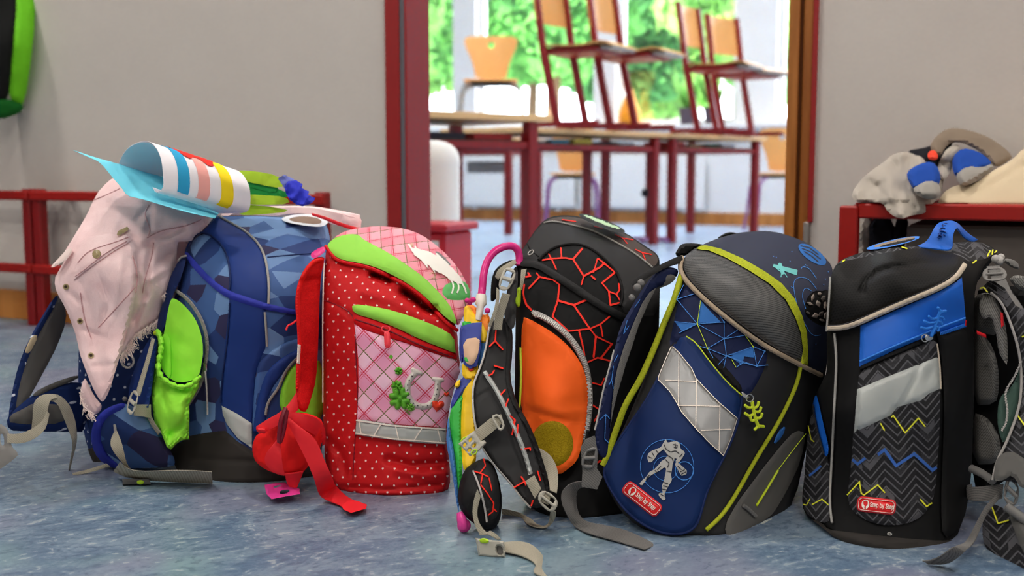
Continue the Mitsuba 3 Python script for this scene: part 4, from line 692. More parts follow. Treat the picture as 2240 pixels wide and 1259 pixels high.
# straps at the left
Q = Surf([(395, 565, 1.78), (345, 720, 1.75), (300, 900, 1.70), (335, 760, 1.735)])
k = part(t2, 'shoulder_strap', piece(Q, [(391, 568), (408, 560), (402, 590), (390, 622), (378, 645), (366, 690), (357, 722), (346, 732), (342, 712), (356, 660), (369, 612)], .02, 6, .006), 'navy', 42, 'dark navy padded strap')
part(k, 'edging', cord(Q, [(390, 570), (396, 563), (407, 559)], 2.2, .003, 14), 'silver_dark', 40)
part(k, 'lower_pad', piece(Q, [(330, 735), (345, 742), (340, 790), (332, 850), (322, 905), (296, 915), (280, 880), (284, 838), (296, 800), (312, 765)], .02, 9, .01), 'navy_panel', 42, 'blue padded lower end')
part(t2, 'webbing', band([(332, 738, 1.715), (318, 790, 1.70), (302, 842, 1.685), (297, 862, 1.68)], [(339, 741, 1.712), (326, 794, 1.695), (311, 848, 1.68), (306, 866, 1.676)]), 'mat_web_beige', 40)
ladder(t2, [(290, 880, 1.672), (300, 850, 1.68), (275, 900, 1.67)], [(290, 848), (306, 862), (290, 912), (273, 896)], label='beige plastic ladder buckle')
part(t2, 'webbing', band([(296, 884, 1.675), (312, 884, 1.685), (330, 884, 1.70)], [(292, 908, 1.67), (310, 910, 1.68), (330, 914, 1.695)]), 'mat_web_beige', 40)
Q = Surf([(205, 940, 1.70), (340, 920, 1.71), (250, 1020, fy(1024) - .015), (370, 1000, 1.72), (290, 950, 1.69)])
k = part(t2, 'hip_fin', piece(Q, [(275, 880), (305, 898), (335, 918), (350, 945), (372, 982), (384, 1008), (380, 1020), (330, 1023), (250, 1024), (225, 1010), (207, 987), (199, 960), (203, 928), (220, 903), (245, 888)], .022, 9, .008), 'mat_stones', 42, 'blue printed hip fin')
part(k, 'edging', piece(Q, [(275, 879), (245, 886), (220, 901), (203, 926), (198, 960), (206, 990), (225, 1013), (252, 1025), (262, 1018), (240, 1000), (226, 980), (219, 955), (223, 930), (236, 910), (256, 900), (272, 892)], .014, 7, .006, off=.007), 'violet_trim', 42, 'violet blue padded edge')
part(k, 'seam', band([(246, 905, 1.69), (250, 950, 1.685)], [(251, 904, 1.69), (256, 948, 1.685)], .002), 'silver_dark', 40)
part(t2, 'waist_strap', band([(249, 946, 1.68), (242, 972, 1.665), (258, 1000, 1.668), (280, 1026, 1.70)], [(256, 942, 1.68), (268, 974, 1.67), (276, 1008, 1.675), (287, 1026, 1.70)]), 'mat_web_beige', 40)
part(t2, 'waist_strap', band([(262, 1010, fy(1046, .027)), (290, 1027, fy(1048, .017)), (375, 1028, fy(1054, .016)), (463, 1031, fy(1058, .016))], [(248, 1030, fy(1040, .004)), (280, 1043, fy(1048, .004)), (375, 1053, fy(1054, .001)), (465, 1057, fy(1058, .001))]), 'mat_web_beige', 40)
k = part(t2, 'waist_buckle', piece([(297, 1053, fy(1058, .004))], [(268, 1047), (326, 1046), (330, 1058), (268, 1059)], .02, 3, .002, 0), 'grey_cloth', 40, 'grey buckle under the strap'); part(k, 'release', piece([(307, 1053, fy(1058, .004) - .002)], ell(307, 1054, 8, 5), .004, 4, .002), 'lime_clip', 40, 'lime release button')
SB = Surf([(620, 478, 1.93), (720, 490, 1.90), (665, 500, 1.85), (665, 468, 1.95)])
k = part(t2, 'lid_badge', piece(SB, ch([(611, 477), (650, 467), (695, 469), (722, 484), (705, 497), (665, 493), (625, 486)], 2), .006, 5, .002, 0, 4, off=.006), 'badge_white', 42, 'oval badge with pale blue rim'); part(k, 'picture', patch(SB, ch([(628, 478), (655, 472), (690, 474), (708, 484), (696, 491), (665, 488), (638, 484)], 2), .0095, .004, 1), 'badge_brown', 40)
# ---------------------------------------------------------------- third backpack: red with hearts and pink plaid
S3 = Surf([(720, 1060, 1.64), (850, 1086, 1.608), (985, 1060, 1.635), (706, 800, 1.68), (780, 800, 1.648), (880, 800, 1.632), (1005, 800, 1.67), (710, 620, 1.70), (850, 640, 1.672), (1000, 720, 1.69), (715, 537, 1.745), (820, 496, 1.83), (920, 512, 1.82), (1030, 640, 1.76), (850, 560, 1.725)], .005, 80,
    [([(816, 600), (834, 606), (852, 612)], 6, .045), ([(884, 638), (905, 652), (930, 672), (948, 680)], 7, .05), ([(800, 640), (860, 655), (920, 690), (980, 720)], 14, -.006), ([(850, 1005), (900, 1018), (970, 1012)], 9, .010), ([(870, 1030), (930, 1040), (980, 1035)], 8, -.005), ([(720, 1062), (850, 1070), (985, 1056)], 4, .006), ([(775, 965), (773, 1000), (772, 1045)], 3, .003), ([(708, 655), (740, 668), (768, 690)], 4, .003), ([(712, 960), (745, 990), (755, 1030)], 9, .006)], 2)
t3 = thing('school_backpack', 'red backpack with white hearts, pink plaid pocket and green flap strips', 'backpack', None)
part(t3, 'body', body(S3, [(714, 545), (712, 560), (708, 600), (706, 700), (706, 880), (709, 960), (711, 1010), (724, 1062), (760, 1080), (800, 1085), (865, 1088), (930, 1088), (966, 1085), (985, 1064), (984, 1020), (977, 955), (981, 900), (995, 842), (1007, 800), (1003, 770), (1000, 722), (988, 688), (962, 660), (930, 624), (893, 592), (855, 566), (800, 548), (750, 534)], .12, 12, .012, .18, 6), 'mat_red_hearts', 42)
part(t3, 'lid', body(S3, [(716, 538), (732, 518), (752, 506), (785, 498), (825, 494), (860, 496), (890, 501), (920, 512), (950, 532), (978, 557), (1006, 590), (1021, 620), (1030, 645), (1020, 668), (1012, 694), (1001, 716), (985, 690), (940, 640), (880, 590), (800, 545), (760, 530), (730, 535)], .14, 9, .008, .1, 7, off=.006), 'mat_plaid_lid', 42, 'pink plaid lid')
part(t3, 'lid_strip', patch(S3, [(715, 536), (726, 524), (742, 516), (765, 511), (785, 513), (793, 522), (815, 534), (853, 554), (890, 579), (928, 606), (960, 639), (983, 665), (995, 690), (1001, 711), (985, 702), (960, 680), (928, 646), (890, 618), (853, 598), (815, 581), (778, 573), (748, 568), (730, 558), (718, 544)], .0125, .016, 6, .004), 'lid_green', 42, 'bright green strip along the lid')
part(t3, 'lid_piping', cord(S3, [(712, 538), (722, 553), (738, 568), (775, 578), (815, 588), (853, 605), (890, 625), (928, 654), (960, 688), (985, 712), (1001, 722)], 4, .009, 60), 'red_cloth', 42, 'red piping')
part(t3, 'pocket_strip', patch(S3, [(769, 664), (815, 669), (865, 680), (915, 697), (960, 715), (993, 735), (996, 765), (998, 773), (965, 760), (915, 740), (865, 715), (815, 697), (773, 685)], .008, .012, 5, .003), 'lid_green', 42, 'green strip over the pocket')
part(t3, 'pocket_zip_band', patch(S3, [(771, 686), (815, 699), (865, 717), (915, 742), (965, 762), (999, 775), (998, 787), (940, 768), (895, 751), (855, 739), (795, 719), (775, 708)], .0065, .012, 4), 'red_cloth', 42, 'red zipper band')
part(t3, 'zip_line', cord(S3, [(776, 698), (815, 710), (865, 729), (915, 752), (990, 780)], 1.4, .0075, 40), 'maroon', 42)
part(t3, 'plaid_pocket', patch(S3, [(775, 708), (795, 720), (855, 740), (895, 752), (940, 769), (999, 787), (1007, 812), (995, 842), (981, 897), (975, 936), (940, 932), (860, 927), (781, 916), (784, 855), (784, 790)], .005, .012, 4, smooth=0), 'mat_plaid', 42, 'pink plaid pocket')
k = part(t3, 'reflector', patch(S3, [(780, 916), (860, 928), (920, 933), (976, 936), (975, 971), (930, 969), (890, 965), (815, 956), (777, 950)], .0085, .012, 2, smooth=0), 'reflective', 40, 'silver reflective strip')
part(k, 'stitching', patch(S3, unary_union([LineString(a).buffer(1.2) for a in ([(785, 918), (790, 948)], [(833, 927), (817, 954)], [(865, 930), (872, 961)], [(923, 936), (905, 964)], [(957, 938), (966, 968)], [(779, 919), (860, 931), (974, 939)], [(778, 947), (860, 959), (974, 968)])]), .0102, .003, 0, h=5, smooth=0), 'print_white', False, kind='stuff')
part(t3, 'side_piping', cord(S3, [(709, 575), (706, 680), (706, 790), (706, 880)], 1.4, .004, 30), 'print_white', 40, 'thin white piping')
part(t3, 'panel_seam', cord(S3, [(708, 656), (740, 668), (769, 688), (778, 760), (782, 860), (779, 930), (774, 1000), (772, 1048)], 1.0, .001, 50), 'maroon', 40)
k = part(t3, 'zip_pull', piece(S3, [(840, 724), (846, 722), (853, 726), (855, 757), (850, 762), (842, 761), (840, 740)], .006, 4, .002, 1, off=.02), 'coral', 40, 'coral zipper pull'); part(k, 'pull_ring', ring(S3, 844, 719, 9, 3.5, .014, 6), 'coral', 40)
# clover, horseshoe, hearts
def clover(cx, cy, r, rot, m, stem=None):
    g = unary_union([Polygon(heart(cx + r * .52 * math.cos(math.radians(rot + 90 * i)), cy + r * .52 * math.sin(math.radians(rot + 90 * i)), r * 1.04, rot + 90 * i + 90)) for i in range(4)] + [Point(cx, cy).buffer(r * .25)])
    k = part(t3, 'clover', patch(S3, g, .009, .006, 4, .002, 3, 0), m, 42, 'green rubber clover leaf')
    if stem: part(k, 'stem', patch(S3, line(stem, 4, 'round', 8), .0085, .004, 2, h=3, smooth=0), 'olive_stem', 40)
clover(875, 871, 27, 38, 'clover', [(880, 886), (888, 898), (896, 905)]); clover(868, 844, 14, 20, 'clover'); clover(872, 811, 10, 30, 'clover'); clover(898, 890, 11, 10, 'clover_light'); clover(855, 780, 5, 15, 'clover')
hs = cr([(912, 813), (896, 830), (891, 850), (896, 872), (912, 886), (932, 888), (948, 877), (956, 856), (958, 830)], 40)
k = part(t3, 'horseshoe', patch(S3, LineString(hs).buffer(7, cap_style='flat').union(LineString([(903, 808), (920, 816)]).buffer(5)).union(LineString([(949, 828), (967, 831)]).buffer(5)), .009, .006, 3, h=4, smooth=0), 'shoe_white', 42, 'white horseshoe patch')
L = LineString(hs); part(k, 'nail_hole', patch(S3, unary_union([Point(L.interpolate(d)).buffer(1.5) for d in np.linspace(14, L.length - 10, 15)]), .0108, .003, 0, h=2, smooth=0), 'robot_dark', False, kind='stuff')
part(t3, 'heart_patch', patch(S3, heart(957, 886, 30, 8), .009, .006, 4, .002, 3, 0), 'heart_red', 42, 'red heart patch'); part(t3, 'heart_patch', patch(S3, heart(977, 862, 13, -5), .008, .006, 3, .001, 3, 0), 'heart_red', 42, 'red heart patch')
# horse print on the lid
part(t3, 'horse_print', patch(S3, [(964, 640), (970, 622), (985, 615), (1003, 612), (1020, 616), (1030, 640), (1026, 655), (1010, 659), (985, 659), (972, 650)], .0085, .003, 2), 'horse_green', 42, 'green meadow of the print')
hg = np.random.default_rng(5); st = [Polygon([(904, 556), (916, 544), (940, 550), (966, 566), (990, 586), (1008, 606), (1014, 622), (998, 618), (976, 604), (950, 588), (924, 570)])]
for i in range(26):
    u = i / 25; a0 = np.array([900 + 50 * u, 546 + 12 * u]) + hg.normal(size=2) * 3; L_ = 48 + 34 * hg.random() - 18 * abs(u - .5); an = math.radians(38 + 14 * hg.random() + 8 * u); p1 = a0 + L_ * .5 * np.array([math.cos(an - .12), math.sin(an - .12)]); p2 = a0 + L_ * np.array([math.cos(an), math.sin(an)])
    nn = np.array([-math.sin(an), math.cos(an)]); w_ = 2.2 + 1.6 * hg.random(); st.append(Polygon([a0 + nn * w_ * .6, p1 + nn * w_, p2, p1 - nn * w_, a0 - nn * w_ * .6]))
for q in ([(984, 606), (992, 626), (988, 641)], [(996, 610), (1004, 628), (1000, 640)], [(1006, 612), (1016, 628), (1020, 641)]): st.append(line(q, 3.4, 'round', 10))
for q in ([(906, 552), (898, 540), (894, 534)], [(912, 548), (908, 538)]): st.append(line(q, 4, 'round', 8))
prints(t3, 'horse_print', S3, unary_union(st).intersection(Polygon([(880, 520), (960, 530), (1015, 590), (1030, 650), (980, 650), (890, 570)])).simplify(.4), .0105, .004, 'horse_white', 'white horse with long mane')
part(t3, 'horse_print', patch(S3, [(950, 548), (962, 552), (978, 568), (988, 580), (978, 578), (960, 562)], .0095, .003, 1), 'horse_grey', 42); part(t3, 'horse_print', patch(S3, unary_union([Point(901, 536).buffer(4), line([(940, 600), (948, 596), (952, 604), (944, 608)], 3, 'round', 12)]), .0095, .003, 1, smooth=0, h=3), 'horse_tan', 42)
# shoulder strap, belt and webbing at the left
Q = Surf([(700, 570, 1.70), (655, 600, 1.66), (646, 700, 1.635), (650, 850, 1.62), (690, 750, 1.66), (670, 900, 1.61), (690, 850, 1.655)], .004, 30, [([(662, 616), (682, 612), (700, 608)], 7, .008)], 3)
k = part(t3, 'shoulder_strap', body(Q, [(710, 562), (698, 561), (684, 566), (665, 588), (652, 616), (646, 645), (646, 680), (650, 705), (652, 752), (648, 797), (646, 850), (650, 890), (660, 900), (671, 900), (683, 862), (692, 830), (696, 755), (698, 690), (699, 652), (702, 602), (709, 572)], .018, 9, .009, 0, 6), 'mat_red_mesh', 42, 'padded red mesh strap')
part(k, 'edge', piece(Q, [(706, 563), (684, 567), (666, 588), (653, 616), (647, 645), (647, 680), (652, 752), (648, 797), (646, 850), (654, 852), (659, 800), (660, 752), (656, 690), (656, 646), (662, 620), (674, 596), (690, 576), (708, 570)], .012, 4, .004, 1, off=.006), 'red_pad', 42)
part(k, 'reflector', patch(Q, [(651, 752), (658, 754), (656, 796), (649, 794)], .0115, .008, 1, smooth=0), 'print_white', 40, 'white reflective tab')
part(k, 'loose_thread', cord(Q, [(648, 700), (638, 708), (630, 712), (626, 722)], 2.2, .004, 14), 'red_web', 40)
part(t3, 'loop', piece([(677, 557, 1.70), (712, 540, 1.72), (690, 570, 1.69)], [(678, 556), (690, 546), (710, 537), (713, 548), (700, 560), (684, 566)], .006, 3, .002), 'magenta', 40, 'magenta webbing loop')
part(t3, 'handle', band([(682, 466, 1.90), (712, 474, 1.87), (750, 488, 1.84), (792, 500, 1.83)], [(684, 471, 1.90), (712, 481, 1.87), (750, 496, 1.84), (790, 507, 1.83)], .004), 'red_web', 40, 'red carrying handle')
Q = Surf([(560, 960, 1.63), (700, 930, 1.60), (620, 1040, 1.58), (640, 960, 1.575), (690, 1010, 1.60)], .004, 40, [([(575, 940), (600, 960), (605, 1010)], 6, .005), ([(572, 970), (570, 1000), (590, 1025)], 3, .003)], 5)
part(t3, 'hip_fin', body(Q, [(575, 944), (562, 950), (555, 962), (551, 982), (556, 1004), (566, 1016), (580, 1026), (600, 1034), (620, 1041), (660, 1036), (686, 1006), (704, 972), (710, 932), (700, 912), (660, 900), (620, 905), (595, 925)], .03, 14, .014, 0, 6), 'red_pad', 42, 'padded red hip belt')
part(t3, 'webbing', band([(561, 932, 1.60), (590, 914, 1.595), (622, 893, 1.59), (648, 858, 1.60)], [(567, 948, 1.595), (592, 938, 1.59), (628, 917, 1.585), (652, 896, 1.595)], .003), 'red_web', 40)
part(t3, 'webbing_end', piece([(570, 940, 1.585)], [(559, 934), (580, 937), (584, 944), (578, 948), (562, 943)], .006, 3, .002, 0), 'red_web', 40)
part(t3, 'webbing', band([(626, 903, 1.575), (650, 903, 1.57), (675, 908, 1.575), (699, 920, 1.60), (711, 945, 1.62), (708, 972, 1.63)], [(632, 922, 1.572), (652, 932, 1.568), (675, 943, 1.575), (692, 954, 1.595), (703, 962, 1.61), (706, 974, 1.625)], .003), 'red_web', 40)
part(t3, 'webbing', band([(624, 914, 1.565), (640, 945, 1.555), (655, 975, 1.55), (672, 1010, 1.545), (690, 1056, 1.545), (706, 1088, fy(1088, .01)), (735, 1101, fy(1101, .004)), (768, 1121, fy(1121, .004))], [(634, 914, 1.563), (662, 937, 1.553), (687, 958, 1.548), (708, 1002, 1.543), (724, 1038, 1.545), (738, 1066, fy(1066, .012)), (766, 1090, fy(1090, .006)), (802, 1103, fy(1103, .004))], .003), 'red_web', 40, 'long loose red strap')
part(t3, 'webbing_end', piece([fl(750, 1108, .010), fl(800, 1104, .010), fl(770, 1118, .010)], [(745, 1104), (768, 1092), (786, 1096), (803, 1104), (800, 1112), (768, 1121), (752, 1114)], .008, 3, .002, 0), 'red_web', 40)
part(t3, 'webbing', band([(609, 958, 1.56), (592, 978, 1.553), (579, 1004, 1.552), (596, 1030, 1.555), (622, 1040, 1.56)], [(612, 968, 1.562), (615, 986, 1.556), (617, 1006, 1.554), (620, 1024, 1.556), (623, 1036, 1.56)], .003), 'red_web', 40)
k = part(t3, 'slider', tube(cr(ats([(625, 892, 1.555), (617, 912, 1.548), (612, 940, 1.546), (612, 966, 1.548), (618, 950, 1.552), (624, 920, 1.553), (627, 896, 1.556)]), 30), .0034, 7), 'maroon', 40, 'dark red plastic slider')
part(t3, 'webbing', band([(624, 1036, 1.575), (628, 1056, 1.585), (634, 1064, 1.59)], [(664, 1030, 1.585), (656, 1050, 1.59), (650, 1066, 1.592)], .003), 'red_web', 40)
Q = Surf([fl(580, 1065, .016), fl(655, 1072, .016), fl(600, 1088, .012)])
k = part(t3, 'buckle', piece(Q, holed([(578, 1060), (600, 1056), (622, 1054), (640, 1064), (655, 1068), (656, 1080), (630, 1084), (594, 1091), (583, 1080)], [[(598, 1063), (616, 1059), (612, 1064), (598, 1067)], [(612, 1072), (634, 1069), (632, 1077), (612, 1081)]], 0), .012, 3, .003, 0, 3), 'pink_plastic', 40, 'pink plastic buckle on the floor')

# ---------------------------------------------------------------- umbrella between the bags
SU = Surf([(1012, 1170, 1.432), (985, 950, 1.525), (1040, 940, 1.51), (1000, 720, 1.60), (1060, 720, 1.595), (1060, 560, 1.65)], .003, 26, seed=6)
tu = thing('umbrella', 'rainbow coloured child umbrella with pink curved handle standing between two backpacks', 'umbrella', None)
part(tu, 'handle', wire([(1052, 655, 1.615), (1055, 630, 1.625), (1057, 608, 1.63), (1062, 582, 1.64), (1072, 561, 1.648), (1088, 546, 1.655), (1108, 538, 1.66), (1124, 539, 1.663), (1133, 549, 1.665), (1136, 566, 1.665), (1134, 580, 1.662)], .0058, 50, 12), 'pink_gloss', 50, 'glossy pink curved handle')
P = ats([(1053, 645, 1.62), (1052, 655, 1.617), (1052, 664, 1.613), (1051, 668, 1.61), (1049, 682, 1.605), (1046, 700, 1.60)]); part(tu, 'collar', tube(P, [.0075, .0085, .0085, .0055, .0055, .004], 14), 'white_plastic', 50, 'white collar')
for x, y, r, Y in ((1022, 657, 6, 1.60), (1035, 655, 6.5, 1.60), (1066, 679, 6.5, 1.60), (1028, 662, 5.5, 1.605)): part(tu, 'rib_tip', ball(at(x, y, Y), r * Y / F, 2), 'pink_gloss', 50, 'pink rib tip ball')
for p, m, o, lab in ([(1020, 668), (1032, 664), (1046, 676), (1058, 690), (1070, 684), (1073, 720), (1066, 745), (1040, 740), (1018, 700)], 'umb_orange', .0, 'orange panel'), ([(1014, 672), (1024, 666), (1040, 690), (1062, 716), (1070, 746), (1050, 752), (1015, 710)], 'umb_yellow', .006, 'yellow panel'), ([(1012, 698), (1050, 706), (1052, 720), (1010, 722)], 'umb_green', .008, 'green panel'), \
    ([(1052, 715), (1071, 722), (1068, 770), (1052, 815), (1040, 800)], 'umb_blue', .002, 'blue panel'), ([(1006, 708), (1016, 716), (1018, 760), (1012, 800), (1004, 780)], 'umb_violet', .008, 'violet panel'), ([(1010, 790), (1036, 780), (1048, 800), (1040, 830), (1012, 830)], 'umb_yellow', .009, 'yellow closing strap'), \
    ([(1010, 824), (1042, 806), (1040, 830), (1012, 860), (990, 896), (984, 888), (996, 852)], 'umb_violet', .005, None), ([(1034, 824), (1042, 832), (1040, 930), (1044, 960), (1040, 1020), (1020, 1030), (1012, 1024), (1008, 960), (1008, 880), (1016, 846)], 'umb_yellow', .007, 'yellow panel'), ([(1012, 860), (1018, 846), (1010, 900), (1008, 960), (1012, 1024), (1006, 1124), (1000, 1050), (994, 990), (984, 940), (983, 905), (992, 884)], 'umb_green', .006, 'green panel'), \
    ([(981, 905), (984, 940), (994, 990), (1000, 1050), (1006, 1126), (999, 1104), (993, 1060), (986, 1015), (977, 975), (976, 950)], 'umb_blue', .009, 'blue panel'), ([(1040, 830), (1050, 820), (1052, 900), (1040, 960)], 'umb_red', .0, 'red panel'), ([(996, 836), (1008, 828), (1006, 846), (994, 848)], 'umb_yellow', .011, 'yellow snap tab'):
    part(tu, 'canopy', piece(SU, p, .012, 5, .005, 1, 5, off=o), m, 42, lab)
k = part(tu, 'label', patch(SU, [(1012, 712), (1032, 706), (1054, 704), (1052, 760), (1044, 800), (1028, 806), (1014, 796), (1010, 750)], .0195, .006, 2, smooth=0), 'umb_violet', 40, 'blue printed flap')
for p, m in ([(1012, 742), (1050, 736), (1048, 766), (1040, 790), (1030, 800), (1016, 790)], 'horse_tan'), ([(1018, 752), (1034, 744), (1046, 748), (1042, 764), (1026, 768)], 'print_white'), ([(1026, 768), (1040, 762), (1042, 774), (1032, 786), (1024, 780)], 'skin_orange'), ([(1014, 780), (1024, 776), (1030, 796), (1018, 792)], 'umb_green'):
    part(k, 'print', patch(SU, p, .021 + .0006 * len(p), .002, 1), m, 40)
part(tu, 'closing_button', piece(SU, ell(1030, 803, 7, 8), .004, 5, .002, 0, 4, off=.014), 'umb_red', 40)
P = ats([(1005, 1120, 1.44), (1009, 1132, 1.437), (1012, 1145, 1.434), (1014, 1155, 1.434)]); part(tu, 'ferrule', cat([tube(P, [.004, .0065, .0068, .005], 14), ball(np.array(at(1015, 1163, fy(1163, .0)) * [1, 1, 0] + [0, 0, .0092]), .0092, 3)]), 'pink_plastic', 50, 'pink ball tip')
# ---------------------------------------------------------------- fourth backpack: black with red cracks
def z4(pts): return [(960 + x / 2.998, 440 + y / 2.998) for x, y in pts]
S4 = Surf([(1100, 1130, 1.535), (1250, 1140, 1.502), (1430, 1110, 1.545), (1090, 850, 1.61), (1210, 850, 1.558), (1300, 850, 1.558), (1440, 850, 1.62), (1130, 620, 1.64), (1250, 640, 1.60), (1380, 640, 1.61), (1445, 620, 1.68), (1130, 567, 1.675), (1200, 476, 1.79), (1300, 486, 1.83), (1440, 555, 1.77), (1300, 540, 1.685)], .004, 90, [([(1180, 710), (1240, 750), (1280, 820), (1290, 880)], 9, .004)], 4)
t4 = thing('school_backpack', 'black backpack with red crack print and open orange side pocket', 'backpack', None)
part(t4, 'body', body(S4, [(1128, 567), (1140, 550), (1153, 530), (1173, 500), (1190, 481), (1207, 473), (1237, 470), (1267, 473), (1310, 487), (1367, 507), (1410, 537), (1439, 555), (1444, 575), (1442, 700), (1435, 1000), (1418, 1110), (1340, 1136), (1250, 1142), (1180, 1130), (1130, 1060), (1125, 900), (1128, 700)], .12, 14, .014, .18, 6), 'black_cloth', 42)
part(t4, 'lid_top', patch(S4, [(1193, 486), (1203, 477), (1237, 473), (1267, 476), (1310, 489), (1366, 509), (1408, 539), (1437, 557), (1440, 574), (1428, 584), (1393, 556), (1343, 526), (1293, 502), (1243, 489), (1206, 484)], .004, .012, 3), 'lid_top', 42, 'brownish printed lid top')
part(t4, 'lid_side', patch(S4, [(1128, 568), (1141, 550), (1155, 530), (1174, 502), (1191, 486), (1206, 485), (1243, 491), (1293, 504), (1343, 528), (1393, 558), (1428, 586), (1442, 600), (1441, 690), (1400, 690), (1370, 688), (1356, 668), (1361, 653), (1360, 627), (1350, 597), (1330, 573), (1303, 550), (1270, 535), (1237, 535), (1207, 543), (1178, 567), (1173, 572)], .004, .012, 4, .002, smooth=1), 'charcoal', 42, 'smooth grey lid panel')
part(t4, 'lid_piping', cord(S4, [(1190, 487), (1206, 484), (1243, 490), (1293, 503), (1343, 527), (1393, 557), (1428, 585)], 2.0, .0055, 50), 'piping_grey', 42, 'grey reflective piping')
part(t4, 'inset_seam', cord(S4, [(1178, 568), (1207, 544), (1237, 535), (1270, 535), (1303, 550), (1330, 573), (1350, 597), (1360, 627), (1361, 653), (1356, 668)], 3.0, .004, 60), 'black_cloth', 42)
part(t4, 'lid_tip_seam', cord(S4, [(1153, 533), (1160, 545), (1178, 560)], 1.2, .0055, 16), 'black_cloth', 42); part(t4, 'eyelet', ring(S4, 1161, 552, 7, 2.4, .007, 3.5, -40), 'silver', 42)
part(t4, 'lid_trim', patch(S4, [(1130, 568), (1150, 566), (1175, 569), (1213, 591), (1260, 621), (1310, 655), (1353, 679), (1372, 688), (1392, 690), (1392, 704), (1368, 704), (1345, 693), (1303, 670), (1255, 638), (1208, 607), (1172, 584), (1134, 582)], .010, .014, 7), 'soft_black', 42, 'black lid trim')
cracks = [[(680, 385), (740, 375), (830, 370), (880, 380)], [(800, 305), (805, 370)], [(940, 310), (880, 380)], [(720, 345), (745, 390), (770, 445)], [(880, 380), (950, 490)], [(950, 490), (1060, 430), (1085, 405)], [(950, 490), (935, 545)], [(1040, 375), (1015, 465)], [(1045, 375), (1095, 415), (1155, 465)], [(1155, 465), (1070, 535)], [(1000, 490), (1025, 510)],
    [(1070, 535), (1115, 590), (1165, 610), (1185, 645)], [(1180, 540), (1185, 580), (1165, 610)], [(1115, 590), (1125, 680), (1185, 665)], [(590, 570), (660, 495), (750, 515), (790, 545)], [(790, 545), (780, 650), (745, 755)], [(780, 650), (885, 680), (970, 645)], [(885, 680), (990, 835)], [(745, 755), (850, 850), (990, 835), (1060, 805), (1120, 755)],
    [(990, 835), (1030, 885), (1135, 935)], [(1060, 805), (1075, 885)], [(920, 850), (945, 950), (955, 1010)], [(1030, 885), (1015, 1020)], [(1135, 935), (1065, 1025)], [(975, 1055), (1040, 1025), (1120, 1045)], [(560, 640), (575, 680), (605, 710)], [(560, 545), (553, 600), (560, 640)], [(585, 470), (600, 490), (570, 495)], [(640, 470), (660, 495)], [(990, 1185), (1065, 1205), (1085, 1160)], [(1000, 1330), (1060, 1370), (1020, 1440)], [(1060, 1370), (1100, 1350)], [(1000, 1600), (1080, 1640)], [(990, 1740), (1060, 1700)]]
w = np.random.default_rng(2).uniform(3.0, 4.8, len(cracks))
prints(t4, 'crack_print', S4, unary_union([LineString(z4(c)).buffer(v / 2) for c, v in zip(cracks, w)]), .0024, .006, 'lava', 'red crack lines')
prints(t4, 'crack_print', S4, unary_union([LineString(l).buffer(1.2) for l in ([(1230, 480), (1260, 484)], [(1345, 512), (1362, 520), (1372, 532)], [(1362, 520), (1385, 524)], [(1390, 545), (1405, 552), (1412, 568)], [(1405, 552), (1425, 556)], [(1300, 494), (1318, 500)])]), .0065, .004, 'lava', 'red crack lines')
SO = Surf([(1143, 693, 1.60), (1280, 800, 1.548), (1140, 890, 1.575), (1225, 1038, 1.515), (1287, 900, 1.545), (1200, 880, 1.535), (1210, 960, 1.53)], .003, 60, [([(1150, 880), (1210, 905), (1275, 900)], 14, -.003), ([(1170, 900), (1240, 920)], 7, .004)], 3)
k = part(t4, 'side_pocket', piece(SO, [(1142, 692), (1158, 697), (1180, 709), (1210, 727), (1240, 752), (1262, 779), (1275, 802), (1284, 832), (1288, 870), (1288, 905), (1282, 935), (1275, 962), (1270, 985), (1262, 1008), (1242, 1026), (1224, 1038), (1210, 1030), (1190, 1000), (1160, 960), (1140, 910), (1139, 800)], .03, 6, .004, 1, 7), 'orange', 42, 'open orange pocket')
part(k, 'reflector_disk', patch(SO, ell(1208, 970, 46, 50, 0, 44), .004, .006, 3, smooth=0), 'mat_mustard', 42, 'mustard yellow round patch')
teeth(t4, S4, [(1166, 684), (1184, 691), (1212, 708), (1240, 732), (1265, 765), (1280, 798), (1287, 830), (1290, 870), (1288, 907), (1282, 945), (1277, 966)], 8, .0095, 4.4, 'zip_metal', 'silver_dark', 14, 'pocket_zipper')
part(t4, 'zip_end', patch(S4, [(1161, 683), (1166, 677), (1178, 686), (1172, 696)], .012, .01, 2, smooth=0), 'silver', 40)
k = part(t4, 'zip_slider', piece(S4, [(1283, 940), (1290, 942), (1287, 966), (1279, 964)], .005, 2, .001, 0, off=.016), 'soft_black', 40)
part(t4, 'lime_binding', band([(1136, 760, 1.59), (1137, 830, 1.57), (1134, 900, 1.56)], [(1141, 760, 1.59), (1142, 830, 1.57), (1138, 900, 1.56)], .004), 'lime_yellow', 40, 'lime binding beside the pocket')
SBd = Surf([(1267, 468, 1.80), (1367, 507, 1.77), (1317, 480, 1.81)])
k = part(t4, 'lid_badge', piece(SBd, ell(1317, 488, 54, 9, 21, 36), .012, 5, .003, 0, 3, off=.02), 'soft_black', 42, 'round badge on the lid'); part(k, 'face', patch(SBd, ell(1318, 486, 47, 5, 21, 36), .0215, .003, 1, smooth=0, h=4), 'badge_green', 40, 'pale green badge face')
